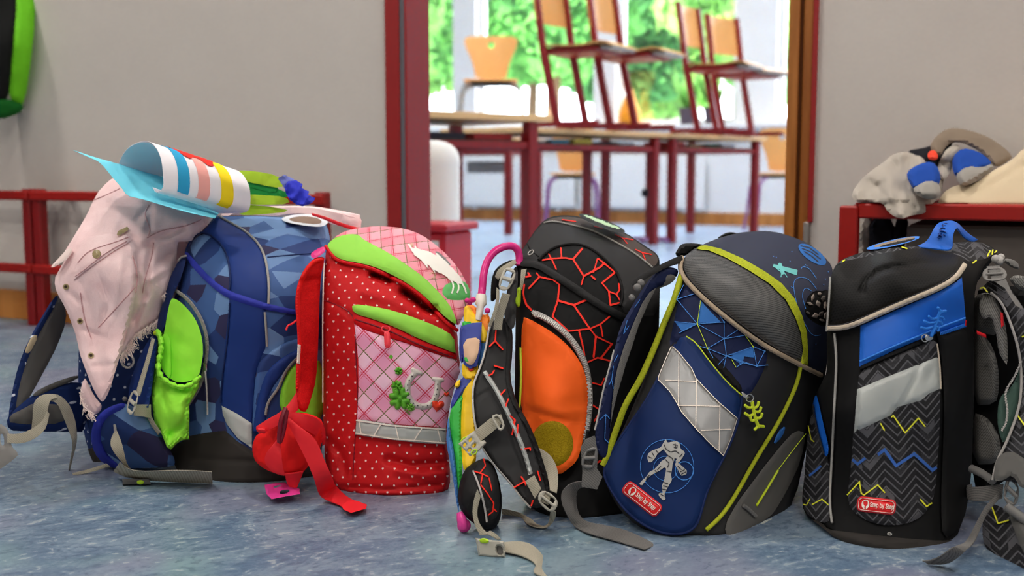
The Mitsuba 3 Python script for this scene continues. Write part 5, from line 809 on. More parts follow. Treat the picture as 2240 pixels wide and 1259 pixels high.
# straps
QS = Surf([(1100, 700, 1.585), (1048, 808, 1.525), (1036, 870, 1.49), (1055, 980, 1.462), (1140, 1087, 1.435), (1200, 1070, 1.45), (1173, 975, 1.475), (1125, 880, 1.505), (1118, 775, 1.555), (1085, 900, 1.478)], .003, 40, [([(1037, 872), (1072, 852), (1100, 900), (1150, 1030)], 4, .004)], 2)
k = part(t4, 'shoulder_strap', body(QS, [(1080, 696), (1072, 720), (1063, 763), (1050, 805), (1038, 838), (1034, 870), (1037, 910), (1043, 945), (1056, 980), (1080, 1015), (1115, 1055), (1140, 1087), (1158, 1107), (1178, 1112), (1196, 1098), (1203, 1070), (1188, 1025), (1173, 975), (1153, 925), (1126, 880), (1112, 825), (1117, 775), (1119, 725), (1110, 694)], .016, 7, .006, 0, 5.5), 'charcoal', 42, 'padded black strap')
part(k, 'outer_binding', piece(QS, [(1112, 694), (1122, 725), (1121, 775), (1115, 825), (1130, 880), (1157, 925), (1178, 975), (1193, 1025), (1208, 1070), (1199, 1100), (1192, 1096), (1196, 1068), (1182, 1026), (1166, 976), (1146, 926), (1118, 880), (1104, 826), (1109, 775), (1108, 726), (1102, 700)], .012, 4, .003, 1, 5, off=.004), 'soft_black', 42)
part(k, 'edging', piece(QS, line([(1070, 715), (1062, 763), (1049, 806), (1037, 838), (1034, 870), (1037, 912), (1043, 945)], 4.5, 'round', 40), .006, 2, .001, 0, 4, off=.003), 'silver', 42, 'grey edging'); part(k, 'edging', piece(QS, line([(1056, 980), (1080, 1015), (1115, 1055), (1140, 1087), (1160, 1109)], 4, 'round', 40), .006, 2, .001, 0, 4, off=.003), 'piping_grey', 42)
part(k, 'reflector', patch(QS, LineString(cr([(1059, 812), (1094, 867), (1118, 920), (1142, 975), (1161, 1037)], 40)).buffer(5, cap_style='flat'), .0065, .006, 1.5, h=4, smooth=0), 'reflective', 42, 'grey reflective stripe')
prints(k, 'crack_print', QS, unary_union([LineString(l).buffer(1.7) for l in ([(1085, 722), (1083, 745), (1071, 757)], [(1083, 745), (1100, 764)], [(1081, 799), (1100, 805)], [(1081, 810), (1076, 818), (1070, 820)], [(1095, 863), (1105, 852)], [(1106, 888), (1112, 872)], [(1115, 908), (1127, 918), (1122, 925)], [(1127, 918), (1120, 950)], [(1133, 928), (1131, 955)], [(1141, 982), (1160, 979), (1160, 984)], [(1125, 1065), (1148, 1052), (1150, 1060)], [(1148, 1052), (1140, 1042)], [(1162, 1105), (1166, 1094)], [(1176, 1030), (1182, 1050)])]), .0055, .005, 'lava', 'red crack lines')
part(t4, 'strap_top', piece([(1110, 650, 1.60), (1130, 600, 1.64), (1080, 620, 1.63)], [(1100, 690), (1108, 640), (1122, 590), (1130, 580), (1134, 600), (1130, 660), (1126, 720), (1116, 720)], .02, 6, .004), 'soft_black', 42)
part(t4, 'handle_loop', piece([(1080, 620, 1.665)], [(1073, 645), (1075, 610), (1084, 586), (1110, 570), (1126, 568), (1110, 590), (1096, 610), (1090, 650), (1074, 662)], .02, 6, .005), 'soft_black', 42)
part(t4, 'webbing', band([(1083, 605, 1.62), (1090, 590, 1.62), (1106, 578, 1.625), (1126, 567, 1.64)], [(1090, 612, 1.615), (1098, 600, 1.615), (1112, 588, 1.62), (1130, 576, 1.635)]), 'mat_web_beige', 40)
part(t4, 'webbing', band([(1099, 640, 1.565), (1090, 668, 1.563), (1083, 692, 1.562), (1079, 720, 1.56)], [(1116, 644, 1.567), (1108, 670, 1.565), (1101, 694, 1.563), (1098, 722, 1.56)]), 'mat_web_beige', 40)
part(t4, 'webbing', band([(1086, 628, 1.565), (1084, 660, 1.555), (1076, 690, 1.55), (1067, 712, 1.55)], [(1092, 634, 1.565), (1091, 664, 1.555), (1083, 692, 1.55), (1073, 716, 1.55)]), 'mat_web_beige', 40)
part(t4, 'webbing', band([(1140, 590, 1.61), (1138, 615, 1.60), (1136, 632, 1.60)], [(1152, 588, 1.61), (1146, 616, 1.60), (1142, 634, 1.60)]), 'mat_web_beige', 40)
ladder(t4, [(1090, 630, 1.572), (1130, 590, 1.585), (1110, 620, 1.575)], [(1103, 580), (1134, 592), (1112, 638), (1086, 632)], label='beige ladder buckle at the strap top')
part(t4, 'cord_lock', piece([(1134, 650, 1.585)], [(1131, 628), (1140, 628), (1139, 645), (1139, 662), (1135, 673), (1129, 668), (1127, 655), (1131, 645)], .01, 4, .004), 'lime_clip', 42, 'lime cord lock')
# hip fin
QF = Surf([(1002, 1064, 1.455), (1050, 1010, 1.462), (1060, 1155, fy(1158, .0) - .02), (1095, 1100, 1.45), (1040, 1080, 1.432)])
k = part(t4, 'hip_fin', body(QF, [(1062, 1000), (1036, 1010), (1015, 1028), (1004, 1060), (1001, 1094), (1012, 1124), (1033, 1142), (1058, 1158), (1080, 1157), (1094, 1139), (1099, 1094), (1092, 1049), (1080, 1015)], .02, 13, .012, 0, 6), 'soft_black', 42, 'black padded hip fin')
part(k, 'inset', patch(QF, [(1046, 1010), (1062, 1006), (1080, 1020), (1090, 1050), (1094, 1094), (1090, 1130), (1068, 1140), (1060, 1104), (1048, 1057), (1038, 1030)], .004, .006, 4), 'charcoal', 42)
part(k, 'edging', cord(QF, [(1035, 1029), (1046, 1057), (1059, 1104), (1065, 1141)], 2.4, .004, 30), 'silver', 42, 'grey piping')
prints(k, 'crack_print', QF, unary_union([LineString(l).buffer(1.5) for l in ([(1058, 1003), (1062, 1018), (1050, 1034)], [(1038, 1030), (1056, 1036), (1068, 1042)], [(1056, 1036), (1052, 1056)], [(1070, 1045), (1076, 1072)], [(1052, 1060), (1066, 1078), (1080, 1100), (1078, 1118), (1068, 1126)], [(1078, 1110), (1086, 1118)])]), .006, .005, 'lava', 'red crack lines')
part(t4, 'webbing', band([(1044, 1069, 1.425), (1036, 1097, 1.42), (1034, 1124, 1.415), (1040, 1150, 1.41), (1050, 1170, 1.405)], [(1052, 1084, 1.424), (1045, 1110, 1.42), (1045, 1132, 1.415), (1057, 1156, 1.41), (1072, 1170, 1.405)]), 'mat_web_beige', 40)
part(t4, 'webbing', band([(1060, 1166, 1.40), (1075, 1172, 1.40), (1088, 1180, 1.40)], [(1072, 1160, 1.405), (1086, 1168, 1.405), (1096, 1180, 1.403)]), 'mat_web_beige', 40)
Q = Surf([(1040, 1177, fy(1214, .0) - .001), (1105, 1219, fy(1219, .0) - .001), (1047, 1214, fy(1214, .0) - .002)])
Q = Surf([(1040, 1177, fy(1216) + .004), (1105, 1184, fy(1220) + .004), (1047, 1214, fy(1216)), (1105, 1218, fy(1220))])
k = part(t4, 'waist_buckle', piece(Q, holed([(1040, 1176), (1070, 1180), (1103, 1183), (1106, 1218), (1084, 1219), (1047, 1215)], [[(1085, 1192), (1099, 1194), (1101, 1213), (1088, 1212)]], 0), .016, 3, .003, 0, 3), 'beige_plastic', 40, 'beige waist buckle on the floor')
part(k, 'release', piece(Q, ell(1059, 1182, 10.5, 5.5, 5), .006, 3, .002, 0, 3, off=.004), 'lime_clip', 40, 'lime release button'); part(k, 'latch', piece(Q, [(1084, 1190), (1100, 1192), (1102, 1215), (1087, 1214)], .004, 2, .001, 0, 3, off=-.008), 'grey_plastic', 40)
part(t4, 'waist_strap', band([(1101, 1186, 1.388), (1133, 1184, 1.39), (1160, 1190, 1.38), (1180, 1206, 1.365), (1191, 1224, 1.345), (1204, 1256, 1.325)], [(1104, 1206, fy(1206, .004)), (1135, 1213, fy(1213, .004)), (1158, 1223, fy(1223, .003)), (1172, 1238, fy(1238, .003)), (1168, 1250, fy(1250, .003)), (1196, 1264, fy(1264, .003))], .003), 'mat_web_beige', 40)
# chest clip with webbing
Q = Surf([(1003, 968, 1.44), (1100, 908, 1.452), (1063, 965, 1.44)])
part(t4, 'chest_webbing', piece(Q, [(1037, 943), (1070, 916), (1096, 905), (1102, 922), (1076, 945), (1052, 964)], .003, 2, .001, 0), 'mat_web_beige', 40)
g = Polygon(ch([(1073, 910), (1090, 903), (1101, 918), (1105, 934), (1094, 944), (1084, 930)], 1)); part(t4, 'chest_ring', piece(Q, g.difference(g.buffer(-5)), .005, 2, .001, 0, 3, off=.004), 'beige_plastic', 40)
part(t4, 'webbing_fold', piece(Q, [(1072, 916), (1082, 910), (1094, 932), (1084, 938)], .004, 2, .001, 0, off=.002), 'mat_web_beige', 40)
k = part(t4, 'chest_buckle', piece(Q, holed([(1003, 970), (1020, 954), (1038, 941), (1046, 955), (1052, 964), (1060, 962), (1064, 968), (1050, 984), (1028, 998), (1022, 990)], [[(1024, 962), (1031, 955), (1034, 960), (1027, 968)], [(1032, 974), (1040, 967), (1043, 972), (1036, 980)], [(1012, 972), (1018, 967), (1021, 972), (1015, 978)], [(1022, 984), (1029, 979), (1031, 984), (1025, 989)]], 0), .008, 3, .002, 0, 3, off=.006), 'beige_plastic', 40, 'beige chest buckle')
part(k, 'release', ring(Q, 1037, 988, 7, 3, .008, 4, -35), 'lime_clip', 40, 'lime release'); part(k, 'release', cord(Q, [(1008, 965), (1014, 958), (1022, 955)], 1.8, .004, 10), 'lime_clip', 40)
# lower strap adjuster
part(t4, 'webbing', piece([(1150, 1052, 1.43), (1175, 1040, 1.43), (1180, 1090, 1.42)], [(1149, 1052), (1169, 1038), (1184, 1068), (1170, 1090), (1160, 1072)], .004, 2, .001, 0), 'mat_web_beige', 40)
Q = Surf([(1175, 1075, 1.415), (1225, 1100, 1.41), (1200, 1124, 1.405)])
ladder(t4, Q, [(1186, 1066), (1226, 1094), (1208, 1126), (1172, 1094)], label='beige ladder buckle at the strap end')
part(t4, 'webbing', piece(Q, [(1188, 1074), (1206, 1078), (1200, 1104), (1182, 1096)], .003, 2, .001, 0, off=-.003), 'mat_web_beige', 40)
part(t4, 'webbing', band([(1172, 980, 1.50), (1185, 1010, 1.48), (1197, 1040, 1.46), (1203, 1072, 1.43)], [(1176, 978, 1.50), (1202, 994, 1.485), (1218, 1024, 1.465), (1223, 1056, 1.445), (1214, 1082, 1.43)][:1] + [(1202, 994, 1.485), (1219, 1026, 1.465), (1218, 1078, 1.43)]), 'mat_web_beige', 40)
part(t4, 'webbing', band([(1098, 1112, 1.52), (1140, 1122, 1.51), (1166, 1138, 1.495), (1190, 1150, 1.475), (1202, 1132, 1.44), (1204, 1116, 1.42)], [(1098, 1124, 1.52), (1138, 1134, 1.51), (1162, 1149, fy(1150, .004)), (1190, 1154, fy(1154, .003)), (1212, 1138, 1.44), (1216, 1118, 1.42)]), 'mat_web_beige', 40)
# ---------------------------------------------------------------- fifth backpack: navy with network print
def a5(pts): return [(1300 + x / 3.996, 490 + y / 3.996) for x, y in pts]
S5 = Surf([(1340, 1090, 1.475), (1460, 1168, 1.43), (1610, 1178, 1.445), (1740, 1090, 1.56), (1360, 950, 1.505), (1480, 950, 1.462), (1580, 950, 1.465), (1690, 950, 1.51), (1770, 930, 1.57), (1440, 720, 1.565), (1530, 750, 1.52), (1650, 760, 1.51), (1760, 770, 1.535), (1815, 760, 1.61), (1490, 580, 1.61), (1550, 544, 1.635), (1640, 590, 1.572), (1740, 680, 1.545), (1650, 505, 1.74), (1760, 528, 1.72), (1822, 590, 1.70)], .003, 90, [], 7)
t5 = thing('school_backpack', 'navy backpack with network print, carbon textured flap and lime piping', 'backpack', None)
part(t5, 'body', body(S5, [(1484, 602), (1488, 578), (1508, 549), (1538, 534), (1575, 519), (1613, 509), (1650, 505), (1688, 505), (1725, 514), (1763, 529), (1788, 546), (1813, 571), (1823, 590), (1822, 650), (1815, 760), (1800, 850), (1775, 930), (1760, 1000), (1740, 1090), (1700, 1150), (1612, 1179), (1540, 1177), (1468, 1169), (1420, 1163), (1372, 1134), (1342, 1094), (1322, 1049), (1320, 1020), (1345, 975), (1380, 900), (1420, 800), (1450, 710)], .11, 14, .014, .2, 6.5), 'charcoal', 42)
part(t5, 'network_panel', patch(S5, [(1492, 615), (1533, 650), (1583, 692), (1630, 728), (1680, 766), (1675, 800), (1650, 850), (1632, 868), (1600, 850), (1540, 790), (1500, 750), (1478, 745), (1462, 760), (1475, 700)], .004, .012, 4), 'navy_print', 42, 'dark blue network print')
nd = {k: a5([v])[0] for k, v in dict(A=(900, 870), B=(1135, 855), C=(1135, 1000), D=(990, 1085), E=(1390, 1070), Fn=(1155, 1150), G=(1490, 1110), Hh=(720, 655), I=(1420, 1240), J=(1300, 1210)).items()}
ex = {k: a5([v])[0] for k, v in dict(a=(860, 1050), b=(1260, 920), c=(1320, 970), d=(870, 610), e=(700, 850), f=(740, 950), g=(1130, 1255), h=(930, 665), i=(1050, 730), j=(780, 530), k=(1080, 1230), l=(1240, 1250), m=(1520, 1230), n=(1200, 1180), o=(1040, 1170)).items()}; nd.update(ex)
ln = [('A', 'B'), ('A', 'Hh'), ('A', 'C'), ('B', 'C'), ('C', 'D'), ('C', 'Fn'), ('D', 'Fn'), ('Fn', 'E'), ('E', 'G'), ('D', 'a'), ('C', 'b'), ('C', 'c'), ('Hh', 'd'), ('A', 'e'), ('A', 'f'), ('Fn', 'g'), ('Fn', 'I'), ('I', 'E'), ('I', 'G'), ('B', 'i'), ('Hh', 'j'), ('Fn', 'J'), ('J', 'I'), ('D', 'o'), ('Fn', 'k'), ('J', 'l'), ('I', 'm')]
prints(t5, 'network_print', S5, unary_union([Polygon(a5([(925, 660), (905, 862), (1110, 858), (1000, 745)])), Polygon(a5([(700, 845), (892, 876), (765, 935)])), Polygon(a5([(1168, 1140), (1385, 1078), (1400, 1165)])), Polygon(a5([(1180, 1155), (1320, 1130), (1290, 1230)]))]), .0055, .005, 'blue_print', 'blue facets of the print')
prints(t5, 'network_print', S5, unary_union([LineString([nd[a], nd[b]]).buffer(.75) for a, b in ln]), .0068, .005, 'line_blue', 'blue network lines'); prints(t5, 'network_print', S5, unary_union([LineString([nd[a], nd[b]]).buffer(.7) for a, b in (('A', 'h'), ('A', 'D'), ('E', 'c'), ('n', 'l'))] + [Point(nd[k]).buffer(2) for k in 'ADE']), .0072, .005, 'lime_yellow', 'lime network lines')
part(t5, 'network_node', patch(S5, unary_union([Point(nd[k]).buffer(2.2) for k in ('B', 'C', 'Fn', 'G', 'I', 'Hh')]), .0074, .004, 0, h=3, smooth=0), 'line_blue', False, kind='stuff')
fp = [(1478, 752), (1490, 734), (1501, 735), (1518, 749), (1536, 772), (1558, 800), (1592, 838), (1622, 863), (1616, 913), (1600, 958), (1583, 999), (1562, 1045), (1543, 1084), (1532, 1120), (1520, 1149), (1505, 1161), (1488, 1166), (1455, 1165), (1415, 1150), (1370, 1116), (1338, 1072), (1322, 1036), (1322, 1020), (1340, 985), (1361, 952), (1406, 885), (1440, 825)]
part(t5, 'front_pocket', patch(S5, fp, .010, .018, 10, .006, smooth=1), 'navy_cloth', 42, 'navy front pocket')
S5P = Over(S5, fp, .010, 10, .006)
part(t5, 'pocket_piping', cord(S5, [(1478, 752), (1440, 826), (1406, 886), (1361, 952), (1325, 1018), (1322, 1036), (1338, 1072), (1370, 1116), (1415, 1150), (1455, 1165), (1488, 1166), (1508, 1160), (1521, 1149), (1543, 1084), (1583, 999), (1616, 913), (1623, 864)], 3.4, .006, 90), 'navy', 42, 'navy piping')
part(t5, 'pocket_opening', patch(S5, [(1512, 737), (1530, 748), (1555, 768), (1585, 798), (1615, 832), (1626, 852), (1622, 864), (1594, 836), (1560, 798), (1536, 769)], .0068, .01, 2), 'black_cloth', 42, 'dark patch at the zip opening'); part(t5, 'zip_edge', cord(S5, [(1501, 735), (1520, 748), (1537, 769), (1560, 799), (1594, 838), (1623, 864)], 1.5, .0125, 40), 'lime_yellow', 42, 'lime zipper edge')  # pocket_opening is a black patch laid on the cloth, no gap is cut
rf = [(1467, 758), (1472, 757), (1486, 770), (1514, 805), (1523, 826), (1545, 850), (1570, 876), (1614, 914), (1600, 958), (1583, 997), (1553, 970), (1520, 935), (1490, 900), (1477, 876), (1464, 855), (1439, 830), (1440, 822), (1455, 785)]
k = part(t5, 'reflector', patch(S5P, rf, .0035, .01, 2, smooth=0), 'reflective_foil', 42, 'silver reflective band')
gl = [[(1485, 772), (1484, 890)], [(1524, 828), (1522, 936)], [(1575, 880), (1573, 985)], [(1455, 831), (1522, 834)], [(1480, 886), (1575, 888)], [(1534, 941), (1600, 938)]]; R_ = Polygon(rf)
part(k, 'grid_line', patch(S5P, unary_union([LineString(l).buffer(.9) for l in gl] + [R_.difference(R_.buffer(-1.6))]).intersection(R_), .0052, .004, 0, h=6, smooth=0), 'print_white', False, kind='stuff')
# print on the pocket: robot in circles
prints(t5, 'circle_print', S5P, unary_union([Point(1459, 1019).buffer(59, 40).difference(Point(1459, 1019).buffer(57.6, 40)), Point(1456, 1024).buffer(27, 30).difference(Point(1456, 1024).buffer(25.9, 30)), Point(1497, 1029).buffer(21, 30).difference(Point(1497, 1029).buffer(18.8, 30))]), .0016, .004, 'line_blue', 'blue circle print')
def r5(p): return [(1220 + x / 3.996, 944 + y / 3.996) for x, y in p]
rb = unary_union([Polygon(r5(p)) for p in ([(945, 60), (960, 95), (1000, 85), (1035, 80), (1065, 95), (1070, 130), (1085, 170), (1060, 215), (1035, 235), (1000, 215), (960, 200), (930, 160), (915, 110)], [(920, 100), (900, 135), (860, 150), (820, 165), (790, 190), (780, 225), (795, 265), (820, 265), (850, 230), (870, 195), (900, 170), (925, 150)], [(1070, 150), (1100, 165), (1115, 185), (1090, 225), (1065, 260), (1040, 275), (1030, 250), (1055, 215)],
    [(1030, 265), (1060, 275), (1100, 310), (1130, 340), (1125, 370), (1085, 385), (1065, 360), (1045, 320), (1025, 290)], [(960, 205), (1020, 215), (1020, 245), (1005, 280), (1000, 320), (960, 325), (930, 310), (900, 330), (870, 310), (905, 255), (940, 235)], [(890, 280), (920, 320), (870, 350), (830, 370), (790, 400), (765, 430), (735, 470), (712, 455), (735, 425), (775, 390), (800, 350), (840, 330)],
    [(950, 310), (1000, 320), (990, 380), (1000, 420), (970, 470), (950, 510), (930, 545), (915, 520), (910, 470), (930, 420), (940, 370)], [(885, 535), (930, 530), (935, 560), (945, 590), (925, 598), (895, 575), (880, 552)])])
k = part(t5, 'robot_print', patch(S5P, rb, .0018, .004, 0, h=4, smooth=0), 'robot_light', False, 'grey running robot print')
part(k, 'shading', patch(S5P, unary_union([LineString(r5(l)).buffer(.9) for l in ([(930, 110), (945, 150), (985, 175), (1030, 165), (1060, 190)], [(1010, 110), (1045, 115), (1040, 140), (1015, 135)], [(1025, 100), (1030, 140)], [(860, 160), (880, 190)], [(820, 175), (845, 215)], [(790, 215), (825, 230)], [(960, 205), (1000, 230), (1010, 260)], [(940, 240), (975, 275), (960, 310)], [(900, 300), (870, 330)], [(850, 335), (865, 355)], [(780, 395), (800, 380)], [(770, 415), (785, 400)], [(950, 340), (990, 350)], [(925, 440), (965, 455)], [(920, 470), (960, 480)], [(915, 500), (950, 505)], [(1050, 300), (1080, 330)], [(1070, 350), (1110, 330)], [(1080, 370), (1120, 350)], [(1065, 220), (1090, 190)], [(900, 545), (930, 560)])]), .0028, .003, 0, h=4, smooth=0), 'robot_dark', False, kind='stuff')
def badge(t, S, c, ang, L, W, off):
    a = math.radians(ang); ux, uy = np.array([math.cos(a), math.sin(a)]), np.array([-math.sin(a), math.cos(a)])
    def rr(l, w, r): return shapely.affinity.translate(shapely.affinity.rotate(Polygon([(-l / 2 + r, -w / 2 + r), (l / 2 - r, -w / 2 + r), (l / 2 - r, w / 2 - r), (-l / 2 + r, w / 2 - r)]).buffer(r, 8), ang, origin=(0, 0)), *c)
    k = part(t, 'badge', patch(S, rr(L, W, W * .34), off, .008, 3, h=4, smooth=0), 'badge_rim', 42, 'red rubber badge with white lettering')
    part(k, 'field', patch(S, rr(L - 6, W - 6, W * .27), off + .0014, .004, 1, h=4, smooth=0), 'badge_red', 40); g = rr(L - 7, W - 7, W * .25); part(k, 'border', patch(S, g.difference(g.buffer(-1.1)), off + .0022, .003, 0, h=4, smooth=0), 'print_white', False)
    o = np.array(c) - ux * (L * .28); e = np.c_[ell(0, 0, W * .25, W * .31, 0, 20)] @ np.array([ux, uy]) + o
    tree_ = unary_union([Polygon(np.array(q) * W / 35 @ np.array([ux, uy]) + o) for q in ([(-5, -8), (3, -9), (6, -3), (4, 3), (0, 5), (-4, 2), (-6, -3)], [(-1.5, 3), (1.5, 3), (2.5, 10), (-2, 10)])])
    part(k, 'emblem', patch(S, Polygon(e).difference(tree_.buffer(-.4)), off + .0024, .003, 0, h=3, smooth=0), 'print_white', False)
    p = np.array(c) - ux * (L * .17) + uy * (W * .11); part(k, 'lettering', text_on(S, 'Step by Step', p, ang, W * .29, off + .0024, .0008, sx=.66), 'print_white', False, 'white lettering')
badge(t5, S5P, (1404.5, 1090.5), 38, 97, 33, .004)
# key pendant with branching arms
def pendant(t, S, stem, arms, m, r, off, rc, lab):
    k = part(t, 'pendant', cat([cord(S, stem, r * 1.25, off, 20)] + [cord(S, a, r, off, 12) for a in arms] + [ball(S.lift([a[0]], off)[0], r * float(S.Y([a[0]])[0]) / F * 1.15, 1) for a in arms] + [ball(S.lift([p], off)[0], r * 1.3 * float(S.Y([p])[0]) / F, 1) for p in (stem[0], stem[-1])]), m, 45, lab)
    part(k, 'ring', ring(S, *rc, 8, 2.2, off + .003), 'chrome', 45, 'metal ring')
def p5_(p): return [(1220 + x / 3.996, 780 + y / 3.996) for x, y in p]
pendant(t5, S5, p5_([(1700, 395), (1715, 480), (1735, 560), (1755, 610)]), [p5_(l) for l in ([(1640, 425), (1670, 445), (1705, 440)], [(1640, 495), (1680, 515), (1718, 490)], [(1685, 530), (1695, 555), (1735, 545)], [(1755, 400), (1745, 430), (1712, 450)], [(1775, 445), (1765, 475), (1722, 478)], [(1785, 500), (1770, 530), (1735, 535)], [(1725, 632), (1740, 615), (1755, 600)], [(1798, 608), (1775, 605), (1755, 600)])], 'lime_yellow', 3.2, .024, (1640, 870), 'lime bone shaped key pendant')
part(t5, 'zip_slider', piece(S5, [(1622, 856), (1630, 860), (1640, 868), (1634, 872), (1624, 866)], .005, 2, .001, 0, off=.02), 'chrome', 40)
# lid
part(t5, 'lid_top', patch(S5, [(1525, 541), (1540, 534), (1575, 520), (1613, 510), (1650, 506), (1688, 506), (1725, 515), (1763, 530), (1788, 547), (1812, 571), (1822, 590), (1822, 650), (1816, 740), (1806, 812), (1785, 818), (1768, 800), (1766, 725), (1738, 652), (1675, 594), (1600, 552), (1550, 538)], .004, .012, 5), 'navy_lid', 42, 'dark navy lid')
part(t5, 'carbon_panel', patch(S5, [(1493, 574), (1497, 562), (1508, 552), (1525, 544), (1550, 544), (1588, 560), (1638, 588), (1685, 618), (1720, 653), (1740, 690), (1753, 728), (1758, 765), (1757, 798), (1738, 786), (1700, 764), (1650, 730), (1588, 682), (1538, 642), (1505, 604), (1495, 588)], .007, .014, 8, .008), 'mat_carbon', 42, 'ribbed carbon look flap')
part(t5, 'lime_stripe', patch(S5, [(1523, 543), (1532, 537), (1545, 536), (1575, 543), (1625, 565), (1675, 594), (1710, 619), (1738, 652), (1755, 690), (1765, 725), (1768, 765), (1767, 797), (1756, 796), (1757, 765), (1752, 728), (1739, 692), (1719, 655), (1684, 620), (1637, 590), (1588, 563), (1550, 547), (1535, 546)], .014, .018, 4, smooth=0), 'mat_lime_velour', 42, 'lime velour stripe')
part(t5, 'lid_trim', piece(S5, line([(1492, 563), (1488, 585), (1496, 606), (1520, 634), (1552, 664), (1601, 704), (1651, 741), (1702, 772), (1740, 792), (1765, 805), (1796, 820)], 10.5, 'round', 70), .012, 5, .005, 0, 5, off=.014), 'beige_dark', 42, 'worn beige lid trim')
part(t5, 'trim_stitch', cord(S5, [(1497, 582), (1504, 602), (1526, 628), (1558, 658), (1606, 696), (1656, 733), (1706, 764), (1744, 784)], .8, .0165, 60, 5), 'robot_dark', 40)
k = part(t5, 'planet_print', patch(S5, ell(1777, 556, 36, 14, 35, 40), .0058, .004, 0, h=4, smooth=0), 'blue_print', False, 'blue planet print'); part(k, 'shading', patch(S5, unary_union([LineString(l).buffer(1.2) for l in ([(1755, 543), (1775, 551), (1795, 566)], [(1760, 550), (1776, 560), (1790, 572)], [(1752, 537), (1770, 541), (1790, 556)])]), .0066, .003, 0, h=4, smooth=0), 'navy_lid', False)
prints(t5, 'satellite_print', S5, unary_union([Polygon(p) for p in ([(1692, 577), (1745, 590), (1743, 602), (1690, 583)],)] + [LineString(l).buffer(b) for l, b in (([(1706, 578), (1712, 596)], 4), ([(1712, 590), (1722, 606)], 1), ([(1711, 590), (1708, 606)], 1), ([(1698, 586), (1708, 594)], 1))]), .0058, .004, 'teal_print', 'teal satellite print')
prints(t5, 'orbit_print', S5, unary_union([LineString(cr(l, 30)).buffer(.7) for l in ([(1756, 583), (1768, 586), (1778, 597), (1786, 609)], [(1752, 588), (1756, 583), (1762, 582)], [(1786, 632), (1770, 612), (1752, 606), (1739, 612), (1738, 640), (1748, 680), (1765, 715), (1780, 733), (1796, 732)], [(1775, 636), (1762, 630), (1756, 640), (1758, 660), (1768, 690)])] + [Point(p).buffer(1.2) for p in ((1692, 560), (1698, 562), (1732, 550), (1728, 571), (1806, 610), (1802, 622), (1812, 594), (1731, 627), (1734, 629), (1785, 752), (1762, 579), (1765, 581))]), .0056, .004, 'line_blue', 'fine orbit lines and stars')
g = np.random.default_rng(11); k = part(t5, 'patch_figure', patch(S5, ch([(1760, 668), (1768, 645), (1785, 634), (1800, 637), (1812, 630), (1818, 660), (1814, 712), (1800, 714), (1782, 706), (1768, 694), (1760, 682)], 1), .008, .008, 3), 'black_cloth', 42, 'black rubber patch with grey machine figure')
mp = []; mq = []
for cx, cy, rx, ry, ro in ((1778, 650, 4, 10, 15), (1772, 664, 9, 4, 20), (1790, 664, 6, 9, -20), (1801, 652, 5, 8, 30), (1805, 668, 4, 10, 0), (1784, 690, 9, 7, -15), (1796, 686, 5, 8, 40), (1768, 684, 6, 3, 30), (1806, 690, 4, 9, 10), (1793, 642, 5, 4, 0), (1798, 700, 7, 3, 20)):
    e = ell(cx, cy, rx, ry, ro, 4 + int(g.integers(0, 2))); (mp if g.random() < .6 else mq).append(patch(S5, Polygon(e), .0135 + g.uniform(0, .003), .008, 2, h=3, smooth=0))
part(k, 'plate', cat(mp), 'robot_patch', 30, kind='stuff'); part(k, 'plate', cat(mq), 'robot_patch_dark', 30, kind='stuff')
# lime pipings
part(t5, 'lime_tube', cord(S5, [(1490, 603), (1476, 650), (1456, 698), (1434, 753), (1415, 797), (1397, 835), (1368, 886), (1354, 922), (1341, 960), (1331, 992), (1318, 1018)], 7, .006, 70, 9), 'mat_lime_velour', 45, 'lime velour piping'); part(t5, 'lime_tube', cord(S5, [(1759, 770), (1752, 797), (1745, 830), (1725, 880), (1696, 935), (1660, 993), (1620, 1063), (1575, 1130), (1545, 1158)], 4.6, .006, 70, 9), 'mat_lime_velour', 45, 'lime side piping')
part(t5, 'side_pocket', patch(S5, [(1764, 946), (1752, 1007), (1728, 1060), (1700, 1110), (1684, 1130), (1650, 1150), (1618, 1177), (1592, 1177), (1584, 1150), (1612, 1099), (1640, 1062), (1672, 1019), (1712, 969), (1740, 940)], .006, .014, 8), 'grey_cloth', 42, 'grey side pocket')
part(t5, 'side_zip', cord(S5, [(1763, 948), (1730, 990), (1703, 1026)], 1.0, .009, 30), 'lime_yellow', 42); part(t5, 'side_zip', cord(S5, [(1702, 1028), (1680, 1065), (1655, 1105)], 2.6, .009, 30), 'lime_yellow', 42, 'lime side zipper')
part(t5, 'tag_loop', cord(S5, [(1627, 1105), (1640, 1115), (1653, 1128)], 4.5, .011, 12), 'grey_plastic', 42, 'grey webbing loop'); part(t5, 'corner_guard', patch(S5, [(1683, 1130), (1702, 1142), (1690, 1156), (1640, 1172), (1612, 1180), (1640, 1162)], .011, .014, 3), 'reflective', 42, 'shiny corner guard')
part(t5, 'blue_lining', patch(S5, [(1720, 928), (1712, 955), (1690, 975), (1700, 945)], .007, .01, 3), 'blue_print', 42)
